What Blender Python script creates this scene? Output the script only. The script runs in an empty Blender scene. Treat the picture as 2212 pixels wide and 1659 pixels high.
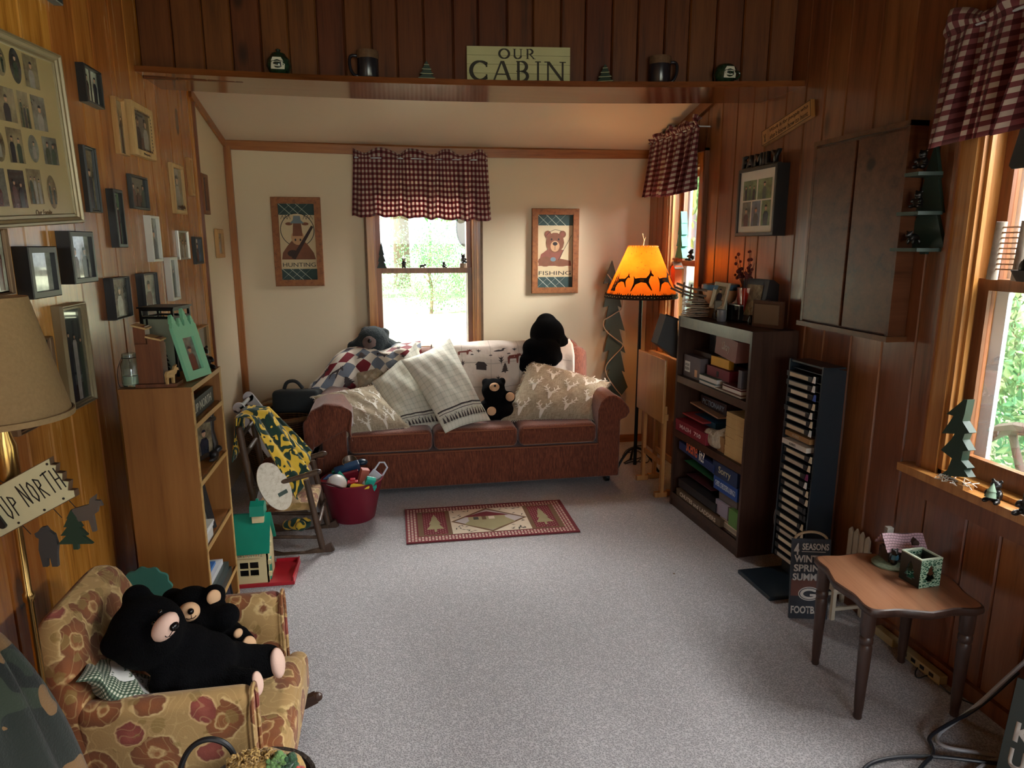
import bpy, bmesh, math, random
from mathutils import Vector, Matrix, Euler
sc = bpy.context.scene
COL = sc.collection
R = math.radians
# ---------------------------------------------------------------- camera
FPX, PITCH, YAW, CAMH = 1480.0, R(11.6), R(10.0), 1.6
cam = bpy.data.cameras.new('camera'); camo = bpy.data.objects.new('camera', cam); COL.objects.link(camo)
cam.sensor_width = 36.0; cam.lens = FPX / 2212 * 36.0; cam.clip_start = 0.02; cam.clip_end = 300
camo.location = (0, 0, CAMH); camo.rotation_euler = (R(90) - PITCH, 0, -YAW)
sc.camera = camo
# ---------------------------------------------------------------- exposure, sky, daylight
sc.view_settings.view_transform = 'Standard'; sc.view_settings.look = 'None'
sc.view_settings.gamma = 1; sc.view_settings.use_curve_mapping = False
sc.view_settings.exposure = 0.28
sc.cycles.use_denoising = True
sc.cycles.max_bounces = 10; sc.cycles.diffuse_bounces = 6; sc.cycles.transparent_max_bounces = 16
sc.cycles.sample_clamp_indirect = 6.0
w = bpy.data.worlds.new('sky'); sc.world = w; w.use_nodes = True
bg = w.node_tree.nodes['Background']; bg.inputs[0].default_value = (0.82, 0.92, 1.0, 1); bg.inputs[1].default_value = 1.6
def light(name, kind, energy, col, loc, target=None, size=None, size_y=None, rot=None):
    l = bpy.data.lights.new(name, kind); l.energy = energy; l.color = col
    o = bpy.data.objects.new(name, l); COL.objects.link(o); o.location = loc
    if target is not None: o.rotation_euler = (Vector(target) - Vector(loc)).to_track_quat('-Z', 'Y').to_euler()
    if rot: o.rotation_euler = rot
    if kind == 'AREA':
        l.shape = 'RECTANGLE'; l.size = size; l.size_y = size_y or size
    elif size is not None:
        if kind == 'SUN': l.angle = size
        else: l.shadow_soft_size = size
    return o
light('sun', 'SUN', 25.0, (1, .96, .88), (-10, 6, 14), target=(0, 7.5, 0), size=R(3))
# open sky seen by each window (outside, above the line of sight)
light('sky_back_window', 'AREA', 900, (1, .99, .95), (.3, 6.5, 3.1), target=(.25, 4.9, 1.2), size=1.8, size_y=1.2)
light('sky_rear_side_window', 'AREA', 520, (.97, .98, .96), (3.4, 3.9, 2.5), target=(1.9, 4.6, 1.4), size=1.2, size_y=1.0)
light('sky_side_window', 'AREA', 460, (1, .99, .96), (3.3, 1.6, 3.0), target=(1.6, 1.75, .9), size=1.6, size_y=1.2)
light('added_door_fill', 'AREA', 120, (.94, .97, 1), (.9, -3.3, 2.4), target=(.8, 1.2, .2), size=2.6, size_y=1.8)  # added fill light outside the unseen door behind the camera
light('added_window_fill', 'AREA', 620, (1, .99, .96), (3.3, -.4, 3.0), target=(1.2, .2, .5), size=2.2, size_y=1.2)  # added fill for carpet and left wall, through an unseen extra window
# ---------------------------------------------------------------- picture-to-surface helpers (true rays on real planes)
_fw = Vector((math.sin(YAW) * math.cos(PITCH), math.cos(YAW) * math.cos(PITCH), -math.sin(PITCH)))
_rt = Vector((math.cos(YAW), -math.sin(YAW), 0)); _up = _rt.cross(_fw); _O = Vector((0, 0, CAMH))
def _ray(x, y): return _fw * FPX + _rt * (x - 1106) - _up * (y - 829.5)
def onX(x, y, v): d = _ray(x, y); return _O + d * (v / d.x)
def onY(x, y, v): d = _ray(x, y); return _O + d * (v / d.y)
def onZ(x, y, v): d = _ray(x, y); return _O + d * ((v - CAMH) / d.z)
# ---------------------------------------------------------------- node materials
class NG:
    def __init__(s, name):
        s.m = bpy.data.materials.new(name); s.m.use_nodes = True; s.t = s.m.node_tree
        s.b = s.t.nodes['Principled BSDF']; s.out = s.t.nodes['Material Output']
    def n(s, t, _o=0, **k):
        nd = s.t.nodes.new('ShaderNode' + t)
        for a in ('operation', 'blend_type', 'data_type', 'feature', 'distance', 'wave_type', 'bands_direction', 'noise_dimensions', 'voronoi_dimensions', 'use_clamp', 'vector_type'):
            if a in k:
                v = k.pop(a)
                if hasattr(nd, a): setattr(nd, a, v)
        for a, v in k.items(): s.set(nd, a, v)
        return nd.outputs[_o]
    def set(s, nd, a, v):
        i = nd.inputs[int(a[1:])] if a[0] == 'i' and a[1:].isdigit() else nd.inputs[a.replace('_', ' ')]
        if isinstance(v, bpy.types.NodeSocket): s.t.links.new(v, i)
        else:
            if hasattr(i.default_value, '__len__') and len(i.default_value) == 4 and len(v) == 3: v = (*v, 1)
            i.default_value = v
    def math(s, op, a, b=0.0, c=0.0): return s.n('Math', operation=op, i0=a, i1=b, i2=c)
    def mix(s, f, a, b, bt='MIX'): return s.n('Mix', 2, data_type='RGBA', blend_type=bt, i0=f, i6=a, i7=b)
    def ramp(s, f, stops, interp='LINEAR'):
        nd = s.t.nodes.new('ShaderNodeValToRGB'); s.t.links.new(f, nd.inputs[0]); cr = nd.color_ramp; cr.interpolation = interp
        while len(cr.elements) < len(stops): cr.elements.new(.5)
        for e, (p, c) in zip(cr.elements, stops): e.position = p; e.color = (*c, 1) if len(c) == 3 else c
        return nd.outputs[0]
    def obj(s): return s.n('TexCoord', 3)
    def uv(s): return s.n('TexCoord', 2)
    def sep(s, v, i): return s.n('SeparateXYZ', i, i0=v)
    def comb(s, x, y, z=0.0): return s.n('CombineXYZ', i0=x, i1=y, i2=z)
    def scale(s, v, sc_, loc=(0, 0, 0), rot=(0, 0, 0)): return s.n('Mapping', i0=v, Scale=sc_, Location=loc, Rotation=rot)
    def noise(s, v, sc_, det=3.0, rough=.5, o=0): return s.n('TexNoise', o, Vector=v, Scale=sc_, Detail=det, Roughness=rough)
    def bump(s, h, st=.3, d=.01): s.t.links.new(s.n('Bump', i0=st, Distance=d, Height=h), s.b.inputs['Normal'])
    def done(s, col=None, rough=.5, metal=0.0, **k):
        if col is not None: s.set(s.b, 'Base_Color', col)
        s.set(s.b, 'Roughness', rough); s.set(s.b, 'Metallic', metal)
        for a, v in k.items(): s.set(s.b, a, v)
        return s.m
def srgb(r, g, b):
    f = lambda c: c / 12.92 if c <= .04045 else ((c + .055) / 1.055) ** 2.4
    return (f(r / 255), f(g / 255), f(b / 255))
_mc = {}
def flat(name, col, rough=.6, metal=0.0, var=.15, vs=14.0, bump=0.0, bs=120.0, bd=.002, **k):
    """plain procedural material: a base colour with a little noise variation and optional bump"""
    if name in _mc: return _mc[name]
    g = NG(name); o = g.obj()
    nz = g.noise(o, vs, 4)
    c = g.mix(nz, tuple(max(0, x * (1 - var)) for x in col), tuple(min(1, x * (1 + var)) for x in col))
    if bump: g.bump(g.noise(o, bs, 2), bump, bd)
    _mc[name] = g.done(c, rough, metal, **k); return _mc[name]
def wood(name, c1, c2, dark, rough=.3, axis=2, gs=1.0, knots=False, coat=0.0, island=True, bumpst=.12):
    """grained wood; grain runs along axis; every board (mesh island) gets its own tone and grain"""
    g = NG(name); o = g.obj()
    rnd = g.n('NewGeometry', 8) if island else 0.35
    if island:
        off = g.comb(g.math('MULTIPLY', rnd, 7.3), g.math('MULTIPLY', rnd, 11.1), g.math('MULTIPLY', rnd, 23.7))
        o = g.n('VectorMath', operation='ADD', i0=o, i1=off)
    s = [22 * gs, 22 * gs, 22 * gs]; s[axis] = 1.3 * gs
    v = g.scale(o, tuple(s))
    nz = g.noise(v, 1.0, 5, .6)
    fine = g.noise(g.scale(o, tuple(x * 6 for x in s)), 1.0, 2)
    big = g.noise(g.scale(o, tuple(4 * gs if i != axis else .8 * gs for i in range(3))), 1.0, 2)
    f = g.math('ADD', g.math('MULTIPLY', nz, .75), g.math('MULTIPLY', fine, .25))
    c = g.ramp(f, [(.30, dark), (.47, c1), (.68, c2)])
    c = g.mix(g.math('MULTIPLY', big, .5), c, tuple(x * .62 for x in c1))
    if island:
        hs = g.n('HueSaturation', Color=c, Value=g.math('ADD', g.math('MULTIPLY', rnd, .5), .75), Hue=g.math('ADD', g.math('MULTIPLY', rnd, .02), .49)); c = hs
    if knots:
        ks = [5.5, 5.5, 5.5]; ks[axis] = 2.3
        kv = g.scale(o, tuple(ks))
        d = g.n('TexVoronoi', 0, Vector=kv, Scale=1.0); rc = g.n('TexVoronoi', 1, Vector=kv, Scale=1.0)
        on = g.math('GREATER_THAN', g.sep(rc, 0), .62)
        k = g.ramp(d, [(.0, (1, 1, 1)), (.10, (.9, .9, .9)), (.19, (0, 0, 0))])
        c = g.mix(g.math('MULTIPLY', g.math('MULTIPLY', k, on), .85), c, tuple(x * .22 for x in dark))
    g.bump(f, bumpst, .002)
    return g.done(c, g.math('ADD', g.math('MULTIPLY', nz, .12), rough), Coat_Weight=coat, Coat_Roughness=.12)
# ---------------------------------------------------------------- mesh builder
def T(x=0, y=0, z=0): return Matrix.Translation((x, y, z))
def RX(a): return Matrix.Rotation(R(a), 4, 'X')
def RY(a): return Matrix.Rotation(R(a), 4, 'Y')
def RZ(a): return Matrix.Rotation(R(a), 4, 'Z')
def SC(x, y, z): return Matrix.Diagonal((x, y, z, 1))
I4 = Matrix.Identity(4)
def chain(p): return (chain(p.parent) @ p.matrix_parent_inverse if p.parent else I4) @ p.matrix_basis
def keep(o, p):
    """parent a part that was built in room coordinates"""
    o.parent = p; o.matrix_parent_inverse = chain(p).inverted()
def pb(x, y, Y, rpx, flat=(1, 1, 1)):
    c = onY(x, y, Y); k = (c - _O).dot(_fw) / FPX; return (tuple(c), tuple(rpx * k * f for f in flat))
def wallM(side, u, z, d=0.0):
    if side == 'left': return Matrix(((0, 0, 1, XL + d), (1, 0, 0, u), (0, 1, 0, z), (0, 0, 0, 1)))
    if side == 'right': return Matrix(((0, 0, -1, XR - d), (-1, 0, 0, u), (0, 1, 0, z), (0, 0, 0, 1)))
    return Matrix(((1, 0, 0, u), (0, 0, -1, YB - d), (0, 1, 0, z), (0, 0, 0, 1)))
class MB:
    def __init__(s): s.v = []; s.f = []; s.mi = []; s.uvs = {}; s.cur = 0
    def mat(s, i): s.cur = i; return s
    def add(s, vs, fs, M=I4):
        b = len(s.v); s.v += [tuple(M @ Vector(p)) for p in vs]
        for f in fs: s.f.append(tuple(b + i for i in f)); s.mi.append(s.cur)
        return s
    def box(s, c, d, M=I4, bev=0.0):
        x, y, z = d[0] / 2, d[1] / 2, d[2] / 2; b = min(bev, x * .49, y * .49, z * .49)
        if b <= 0:
            vs = [(c[0] + i * x, c[1] + j * y, c[2] + k * z) for i in (-1, 1) for j in (-1, 1) for k in (-1, 1)]
            return s.add(vs, [(0, 1, 3, 2), (4, 6, 7, 5), (0, 4, 5, 1), (2, 3, 7, 6), (0, 2, 6, 4), (1, 5, 7, 3)], M)
        bm = bmesh.new(); bmesh.ops.create_cube(bm, size=1)
        for v in bm.verts: v.co = Vector((v.co.x * 2 * x + c[0], v.co.y * 2 * y + c[1], v.co.z * 2 * z + c[2]))
        bmesh.ops.bevel(bm, geom=bm.edges[:], offset=b, segments=2, profile=.6, affect='EDGES')
        return s.bm(bm, M)
    def bm(s, bm, M=I4):
        bm.verts.ensure_lookup_table(); bm.verts.index_update()
        s.add([v.co[:] for v in bm.verts], [[v.index for v in f.verts] for f in bm.faces], M); bm.free(); return s
    def lathe(s, prof, n=24, M=I4, cap=True):
        vs = []; fs = []
        for (r, z) in prof:
            for k in range(n): a = 2 * math.pi * k / n; vs.append((r * math.cos(a), r * math.sin(a), z))
        for j in range(len(prof) - 1):
            for k in range(n): a = j * n + k; b = j * n + (k + 1) % n; fs.append((a, b, b + n, a + n))
        if cap:
            if prof[0][0] > 1e-6: fs.append(tuple(reversed(range(n))))
            if prof[-1][0] > 1e-6: fs.append(tuple((len(prof) - 1) * n + k for k in range(n)))
        return s.add(vs, fs, M)
    def cyl(s, p0, p1, r0, r1=None, n=14):
        p0, p1 = Vector(p0), Vector(p1); d = p1 - p0; r1 = r0 if r1 is None else r1
        return s.lathe([(r0, 0), (r1, d.length)], n, Matrix.Translation(p0) @ d.to_track_quat('Z', 'Y').to_matrix().to_4x4())
    def tube(s, pts, r, n=8, closed=False, smooth=0):
        pts = [Vector(p) for p in pts]
        for _ in range(smooth):
            q = [pts[0]]
            for a, b in zip(pts, pts[1:]): q += [a * .75 + b * .25, a * .25 + b * .75]
            pts = q + [pts[-1]]
        rs = r if isinstance(r, (list, tuple)) else None
        m = len(pts); vs = []; fs = []
        t = (pts[1] - pts[0]).normalized(); u = t.orthogonal().normalized()
        for i, p in enumerate(pts):
            a = pts[i - 1] if (i > 0 or closed) else p; b = pts[(i + 1) % m] if (i < m - 1 or closed) else p
            t = (b - a).normalized() if (b - a).length > 1e-9 else t
            u = (u - t * u.dot(t)); u = u.normalized() if u.length > 1e-6 else t.orthogonal().normalized()
            w_ = t.cross(u); rr = (rs[0] + (rs[-1] - rs[0]) * i / (m - 1) if len(rs) == 2 else rs[min(i, len(rs) - 1)]) if rs else r
            for k in range(n): q = 2 * math.pi * k / n; vs.append(tuple(p + (u * math.cos(q) + w_ * math.sin(q)) * rr))
        for i in range(m - (0 if closed else 1)):
            for k in range(n): a = i * n + k; b = i * n + (k + 1) % n; c = ((i + 1) % m) * n; fs.append((a, b, c + (k + 1) % n, c + k))
        if not closed: fs += [tuple(reversed(range(n))), tuple((m - 1) * n + k for k in range(n))]
        return s.add(vs, fs)
    def prism(s, out, d, M=I4):
        """outline in xy extruded 0..d in z (concave outlines are triangulated)"""
        n = len(out); A = sum(out[i][0] * out[(i + 1) % n][1] - out[(i + 1) % n][0] * out[i][1] for i in range(n))
        if A < 0: out = out[::-1]
        from mathutils.geometry import tessellate_polygon
        tri = tessellate_polygon([[Vector((p[0], p[1], 0)) for p in out]])
        vs = [(p[0], p[1], 0) for p in out] + [(p[0], p[1], d) for p in out]; fs = []
        for t in tri:
            a, b, c = t; pa, pb, pc = out[a], out[b], out[c]
            cr = (pb[0] - pa[0]) * (pc[1] - pa[1]) - (pb[1] - pa[1]) * (pc[0] - pa[0])
            if cr < 0: a, c = c, a
            fs.append((a + n, b + n, c + n))
            fs.append((c, b, a))
        fs += [(i, (i + 1) % n, (i + 1) % n + n, i + n) for i in range(n)]
        return s.add(vs, fs, M)
    def ball(s, c, r, M=I4, u=16, v=10):
        r = (r, r, r) if not hasattr(r, '__len__') else r
        bm = bmesh.new(); bmesh.ops.create_uvsphere(bm, u_segments=u, v_segments=v, radius=1)
        return s.bm(bm, M @ T(*c) @ SC(*r))
    def grid(s, fn, nu, nv, closed_u=False):
        """fn(u,v) with u,v in 0..1; keeps uv for the surface"""
        b = len(s.v); m = nu if closed_u else nu + 1
        for j in range(nv + 1):
            for i in range(m):
                s.uvs[len(s.v)] = (i / nu, j / nv); s.v.append(tuple(fn(i / nu, j / nv)))
        for j in range(nv):
            for i in range(nu):
                a = b + j * m + i; c = b + j * m + (i + 1) % m
                s.f.append((a, c, c + m, a + m)); s.mi.append(s.cur)
        return s
    def build(s, name, mats, parent=None, smooth=False, M=None, weld=False, solid=0.0, sub=0, bev=0.0, ang=40, W=None):
        me = bpy.data.meshes.new(name); me.from_pydata(s.v, [], s.f); me.validate()
        mats = mats if isinstance(mats, (list, tuple)) else [mats]
        for m in mats: me.materials.append(m)
        if len(me.polygons) == len(s.mi):
            me.polygons.foreach_set('material_index', s.mi)
        if s.uvs:
            uvl = me.uv_layers.new(name='uv')
            for l in me.loops: uvl.data[l.index].uv = s.uvs.get(l.vertex_index, (0, 0))
        if weld:
            bm = bmesh.new(); bm.from_mesh(me); bmesh.ops.remove_doubles(bm, verts=bm.verts[:], dist=1e-5); bm.to_mesh(me); bm.free()
        if smooth:
            me.polygons.foreach_set('use_smooth', [True] * len(me.polygons))
            if smooth != 'all': me.set_sharp_from_angle(angle=R(ang))
        o = bpy.data.objects.new(name, me); COL.objects.link(o)
        if M is not None: o.matrix_world = M
        if parent is not None: o.parent = parent
        if W is not None: keep(o, W)
        if bev: md = o.modifiers.new('bevel', 'BEVEL'); md.width = bev; md.segments = 2; md.limit_method = 'ANGLE'
        if solid: md = o.modifiers.new('solid', 'SOLIDIFY'); md.thickness = solid; md.offset = 0
        if sub: md = o.modifiers.new('sub', 'SUBSURF'); md.levels = sub; md.render_levels = sub
        return o
def tag(o, label, cat, group=None, kind=None):
    o['label'] = label; o['category'] = cat
    if group: o['group'] = group
    if kind: o['kind'] = kind
    return o
def thing(name, label, cat, loc=(0, 0, 0), rz=0.0, group=None, M=None):
    o = bpy.data.objects.new(name, None); COL.objects.link(o); o.empty_display_size = .05
    if M is not None: o.matrix_world = M
    else: o.location = loc; o.rotation_euler = (0, 0, R(rz))
    return tag(o, label, cat, group)
def struct(o): o['kind'] = 'structure'; return o
def copy_tree(o, parent=None):
    c = o.copy(); COL.objects.link(c)
    if parent is not None: c.parent = parent
    for ch in list(o.children): copy_tree(ch, c)
    return c
def blob(balls, vox=.012, smooth=6, name='body', mat_=None, parent=None, M=None, disp=0.0, W=None):
    """one continuous skin over overlapping ellipsoids: (centre, radii, rotation deg xyz)"""
    b = MB()
    for q in balls:
        c, r = q[0], q[1]; rot = q[2] if len(q) > 2 else (0, 0, 0)
        b.ball((0, 0, 0), r, T(*c) @ Euler([R(a) for a in rot]).to_matrix().to_4x4(), 20, 14)
    o = b.build(name, [mat_] if mat_ else [])
    m = o.modifiers.new('r', 'REMESH'); m.mode = 'VOXEL'; m.voxel_size = vox
    m = o.modifiers.new('s', 'SMOOTH'); m.factor = .5; m.iterations = smooth
    if disp:
        t = bpy.data.textures.new('fur', 'CLOUDS'); t.noise_scale = .012; m = o.modifiers.new('d', 'DISPLACE'); m.texture = t; m.strength = disp
    dg = bpy.context.evaluated_depsgraph_get()
    me = bpy.data.meshes.new_from_object(o.evaluated_get(dg)); me.name = name
    o.modifiers.clear(); o.data = me
    if mat_ and not me.materials: me.materials.append(mat_)
    me.polygons.foreach_set('use_smooth', [True] * len(me.polygons))
    if M is not None: o.matrix_world = M
    if parent is not None: o.parent = parent
    if W is not None: keep(o, W)
    return o
def text(body, size, mat_, parent, M, depth=.001, align='CENTER', sx=1.0, name='lettering', shear=0.0, space=1.0, bold=0.0):
    cu = bpy.data.curves.new(name, 'FONT'); cu.body = body; cu.size = size; cu.extrude = depth; cu.align_x = align; cu.align_y = 'CENTER'
    cu.shear = shear; cu.space_character = space; cu.offset = bold; cu.resolution_u = 3
    o = bpy.data.objects.new(name, cu); COL.objects.link(o)
    dg = bpy.context.evaluated_depsgraph_get(); me = bpy.data.meshes.new_from_object(o.evaluated_get(dg))
    bpy.data.objects.remove(o); bpy.data.curves.remove(cu)
    me.name = name; me.materials.clear(); me.materials.append(mat_)
    o = bpy.data.objects.new(name, me); COL.objects.link(o); o.parent = parent
    o.matrix_local = M @ SC(sx, 1, 1)
    return o
def fit_text(body, w, h, mat_, parent, M, depth=.001, name='lettering', bold=0.0, shear=0.0):
    """lettering scaled to fill w x h, centred on M"""
    o = text(body, 1.0, mat_, parent, I4, .0, name=name, bold=bold, shear=shear); me = o.data
    xs = [v.co.x for v in me.vertices]; ys = [v.co.y for v in me.vertices]
    cx, cy, ww, hh = (min(xs) + max(xs)) / 2, (min(ys) + max(ys)) / 2, max(xs) - min(xs), max(ys) - min(ys)
    for v in me.vertices: v.co = Vector(((v.co.x - cx) * w / ww, (v.co.y - cy) * h / hh, v.co.z))
    o.matrix_local = M
    if depth: m = o.modifiers.new('s', 'SOLIDIFY'); m.thickness = depth; m.offset = 0
    return o
# ================================================================ SETTING
XL, XR, YB, YF, ZC = -1.09, 2.0, 5.2, -2.6, 3.15
random.seed(5)
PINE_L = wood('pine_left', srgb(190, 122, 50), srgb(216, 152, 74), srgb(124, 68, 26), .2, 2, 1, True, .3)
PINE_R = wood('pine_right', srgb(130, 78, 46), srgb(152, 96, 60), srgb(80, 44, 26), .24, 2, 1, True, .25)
PINE_H = wood('pine_header_shaded', srgb(98, 52, 22), srgb(116, 65, 30), srgb(58, 28, 11), .42, 2, 1, True, .0)  # same pine, darkened so the header's shade sits in the colour
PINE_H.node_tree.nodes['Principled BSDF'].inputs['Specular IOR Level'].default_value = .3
TRIMW = wood('varnished_trim', srgb(160, 98, 48), srgb(180, 118, 62), srgb(110, 62, 28), .28, 0, 1, False, .2, island=False)
TRIMV = wood('varnished_trim_upright', srgb(160, 98, 48), srgb(184, 122, 64), srgb(110, 62, 28), .28, 2, 1, False, .2, island=False)
CASING = wood('window_casing', srgb(176, 118, 60), srgb(200, 146, 84), srgb(120, 70, 32), .3, 2, 1, False, .2)
SASH = wood('sash_brown', srgb(120, 70, 42), srgb(140, 88, 54), srgb(84, 46, 26), .35, 2, 1, False, .1)
BEAMW = wood('beam_varnish', srgb(116, 64, 30), srgb(138, 82, 40), srgb(74, 38, 16), .1, 0, .8, False, .5, island=False)
WHITEW = flat('white_plaster', srgb(216, 199, 168), .55, var=.03, vs=2.0, bump=.08, bs=60)
CEILW = flat('rear_ceiling_white', srgb(222, 207, 184), .38, var=.03, vs=2.0, bump=.04, bs=20)
def carpet():
    g = NG('carpet'); o = g.obj()
    a = g.noise(o, 260, 2, .6); b = g.noise(o, 2.2, 3); c2 = g.n('TexVoronoi', 0, Vector=o, Scale=170.0)
    f = g.math('ADD', g.math('MULTIPLY', a, .7), g.math('MULTIPLY', c2, .45))
    c = g.ramp(f, [(.28, srgb(92, 91, 94)), (.5, srgb(148, 146, 148)), (.75, srgb(196, 194, 196))])
    c = g.mix(g.math('MULTIPLY', b, .25), c, srgb(126, 122, 122))
    g.bump(f, .7, .006); return g.done(c, .95, Sheen_Weight=.3)
CARPET = carpet()
def rects(u0, u1, z0, z1, ops):
    us = sorted({u0, u1, *[x for o in ops for x in o[:2] if u0 < x < u1]}); zs = sorted({z0, z1, *[x for o in ops for x in o[2:] if z0 < x < z1]})
    for a, b in zip(us, us[1:]):
        for c, d in zip(zs, zs[1:]):
            if not any(o[0] <= a and b <= o[1] and o[2] <= c and d <= o[3] for o in ops): yield a, b, c, d
def slab(b, mp, u0, u1, z0, z1, ops, d0, d1):
    for a, e, c, d in rects(u0, u1, z0, z1, ops):
        vs = [mp(u, z, q) for u in (a, e) for z in (c, d) for q in (d0, d1)]
        b.add(vs, [(0, 1, 3, 2), (4, 6, 7, 5), (0, 4, 5, 1), (2, 3, 7, 6), (0, 2, 6, 4), (1, 5, 7, 3)])
def boards(b, mp, u0, u1, z0, z1, ops, wmin=.12, wmax=.2, t=.02, ch=.007, edges=None):
    us = [u0]
    if edges: us += [e for e in edges if u0 < e < u1]
    else:
        while us[-1] < u1 - wmin: us.append(us[-1] + random.uniform(wmin, wmax))
        us = [u for u in us if u < u1 - .05]
    us.append(u1)
    for a0, b0 in zip(us, us[1:]):
        cuts = [a0] + sorted({x for o in ops for x in o[:2] if a0 + .001 < x < b0 - .001}) + [b0]
        for a, e in zip(cuts, cuts[1:]):
            zz = [(z0, z1)]
            for o in ops:
                if o[0] <= a + 1e-4 and e <= o[1] + 1e-4:
                    zz = [s for p, q in zz for s in ((p, min(q, o[2])), (max(p, o[3]), q)) if s[1] - s[0] > .005]
            ca = ch if a == a0 else 0; ce = ch if e == b0 else 0
            for p, q in zz:
                ga = .0015 if ca else 0; ge = .0015 if ce else 0; pr = [(a + ga, 0), (a + ga, t - ca), (a + ca, t), (e - ce, t), (e - ge, t - ce), (e - ge, 0)]
                vs = [mp(u, z, d) for z in (p, q) for u, d in pr]
                b.add(vs, [(i, i + 1, i + 7, i + 6) for i in range(5)] + [(0, 6, 11, 5), (5, 4, 3, 2, 1, 0), (6, 7, 8, 9, 10, 11)])
mL = lambda u, z, d: (XL - .02 + d, u, z)
mR = lambda u, z, d: (XR + .02 - d, u, z)
mB = lambda u, z, d: (u, YB + .02 - d, z)
W1 = (-.125, .645, .74, 2.08)     # back window opening (x, z)
W2 = (4.30, 4.80, .80, 2.10)      # rear side window opening (y, z)
W3 = (1.30, 2.13, .76, 2.12)      # near side window opening (y, z)
W5 = (-1.2, .75, .76, 2.12)      # unseen window beside the camera, added to let light in (y, z)
W4 = (-.4, 1.9, .02, 2.1)         # unseen patio door behind the camera, added to let light in
# floor
b = MB(); b.box(((XL + XR) / 2, (YB + YF) / 2, -.05), (XR - XL + .5, YB - YF + .5, .1)); struct(b.build('floor', CARPET))
# left wall: pine up to the rear room, plaster beyond
b = MB(); boards(b, mL, YF, 4.455, 0, ZC, [], .13, .21)
slab(b, mL, YF - .15, YB + .15, 0, ZC, [], -.12, 0); struct(b.build('wall_left', PINE_L))
b = MB(); slab(b, mL, 4.46, YB, 0, 2.6, [], 0, .018); struct(b.build('wall_left_rear', WHITEW))
# right wall
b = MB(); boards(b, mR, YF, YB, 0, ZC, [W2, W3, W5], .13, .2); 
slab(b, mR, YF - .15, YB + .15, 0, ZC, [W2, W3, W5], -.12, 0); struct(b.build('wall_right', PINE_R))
# back wall
b = MB(); slab(b, mB, XL - .1, XR + .1, 0, 2.7, [W1], -.12, .02); struct(b.build('wall_back', WHITEW))
# wall behind the camera
mF = lambda u, z, d: (u, YF + d, z)
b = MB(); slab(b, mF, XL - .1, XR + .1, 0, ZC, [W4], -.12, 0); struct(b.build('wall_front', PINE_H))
b = MB()
for x in (-.42, .75, 1.9): b.box((x, YF, 1.06), (.08, .06, 2.1))
for z in (.06, 2.1): b.box((.75, YF, z), (2.4, .06, .1))
struct(b.build('added_door', TRIMV))  # unseen door frame, added around the fill light's opening
# ceilings
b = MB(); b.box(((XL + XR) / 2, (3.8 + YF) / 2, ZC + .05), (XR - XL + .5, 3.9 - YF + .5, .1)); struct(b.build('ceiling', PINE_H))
zc = lambda y: 2.29 + .215 * (YB - y)
def plate(b, p, t):  # quad plus thickness along normal
    p = [Vector(q) for q in p]; n = (p[1] - p[0]).cross(p[2] - p[0]).normalized() * t
    b.add([tuple(q) for q in p] + [tuple(q + n) for q in p], [(3, 2, 1, 0), (4, 5, 6, 7), (0, 1, 5, 4), (1, 2, 6, 5), (2, 3, 7, 6), (3, 0, 4, 7)])
b = MB(); plate(b, [(XL - .1, YB + .1, zc(YB + .1)), (XL - .1, 3.79, zc(3.79)), (XR + .1, 3.56, zc(3.56)), (XR + .1, YB + .1, zc(YB + .1))], .08)
for v in range(0): pass
struct(b.build('ceiling_rear', CEILW))
# header wall with its plank shelf and boxed beam (slightly sagging, not quite square to the room)
def bez(P, n=24):  # quadratic through three points
    out = []
    for i in range(n + 1):
        t = i / n; a = (1 - t) * (1 - 2 * t); c = 4 * t * (1 - t); d = t * (2 * t - 1)
        out.append(Vector(P[0]) * a + Vector(P[1]) * c + Vector(P[2]) * d)
    return out
SF = bez([(XL, 3.52, 2.352), (.42, 3.455, 2.336), (XR, 3.225, 2.342)])       # shelf front lower edge
SB = bez([(XL, 3.89, 2.352), (.42, 3.845, 2.336), (XR, 3.63, 2.342)])        # beam back lower edge
def strip(b, A, B, h):
    for i in range(len(A) - 1):
        q = [A[i], A[i + 1], B[i + 1], B[i]]; up = Vector((0, 0, h))
        fs = [(3, 2, 1, 0), (4, 5, 6, 7), (0, 1, 5, 4), (2, 3, 7, 6)]
        if i == 0: fs.append((3, 0, 4, 7))
        if i == len(A) - 2: fs.append((1, 2, 6, 5))
        b.add([tuple(v) for v in q] + [tuple(v + up) for v in q], fs)
b = MB(); strip(b, SF, SB, .026); struct(b.build('trim_1', BEAMW, weld=True))
HF = [a + (c - a) * .30 for a, c in zip(SF, SB)]
b = MB()
hm = lambda u, z, d: tuple(Vector((u, HFy(u) - d, z)))
def HFy(u):
    t = (u - XL) / (XR - XL); i = min(23, max(0, int(t * 24))); k = t * 24 - i
    return HF[i].y * (1 - k) + HF[i + 1].y * k
HE = []
x = XL
for wd in (.145, .135, .125, .13, .125, .13, .128, .125, .12, .127, .14, .12, .14, .125, .135, .12, .13, .125, .13, .12, .13, .13, .13): x += wd; HE.append(x)
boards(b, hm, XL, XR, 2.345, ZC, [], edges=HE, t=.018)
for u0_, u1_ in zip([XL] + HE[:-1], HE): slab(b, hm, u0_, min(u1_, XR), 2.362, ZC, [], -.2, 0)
struct(b.build('wall_header', PINE_H))
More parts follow.
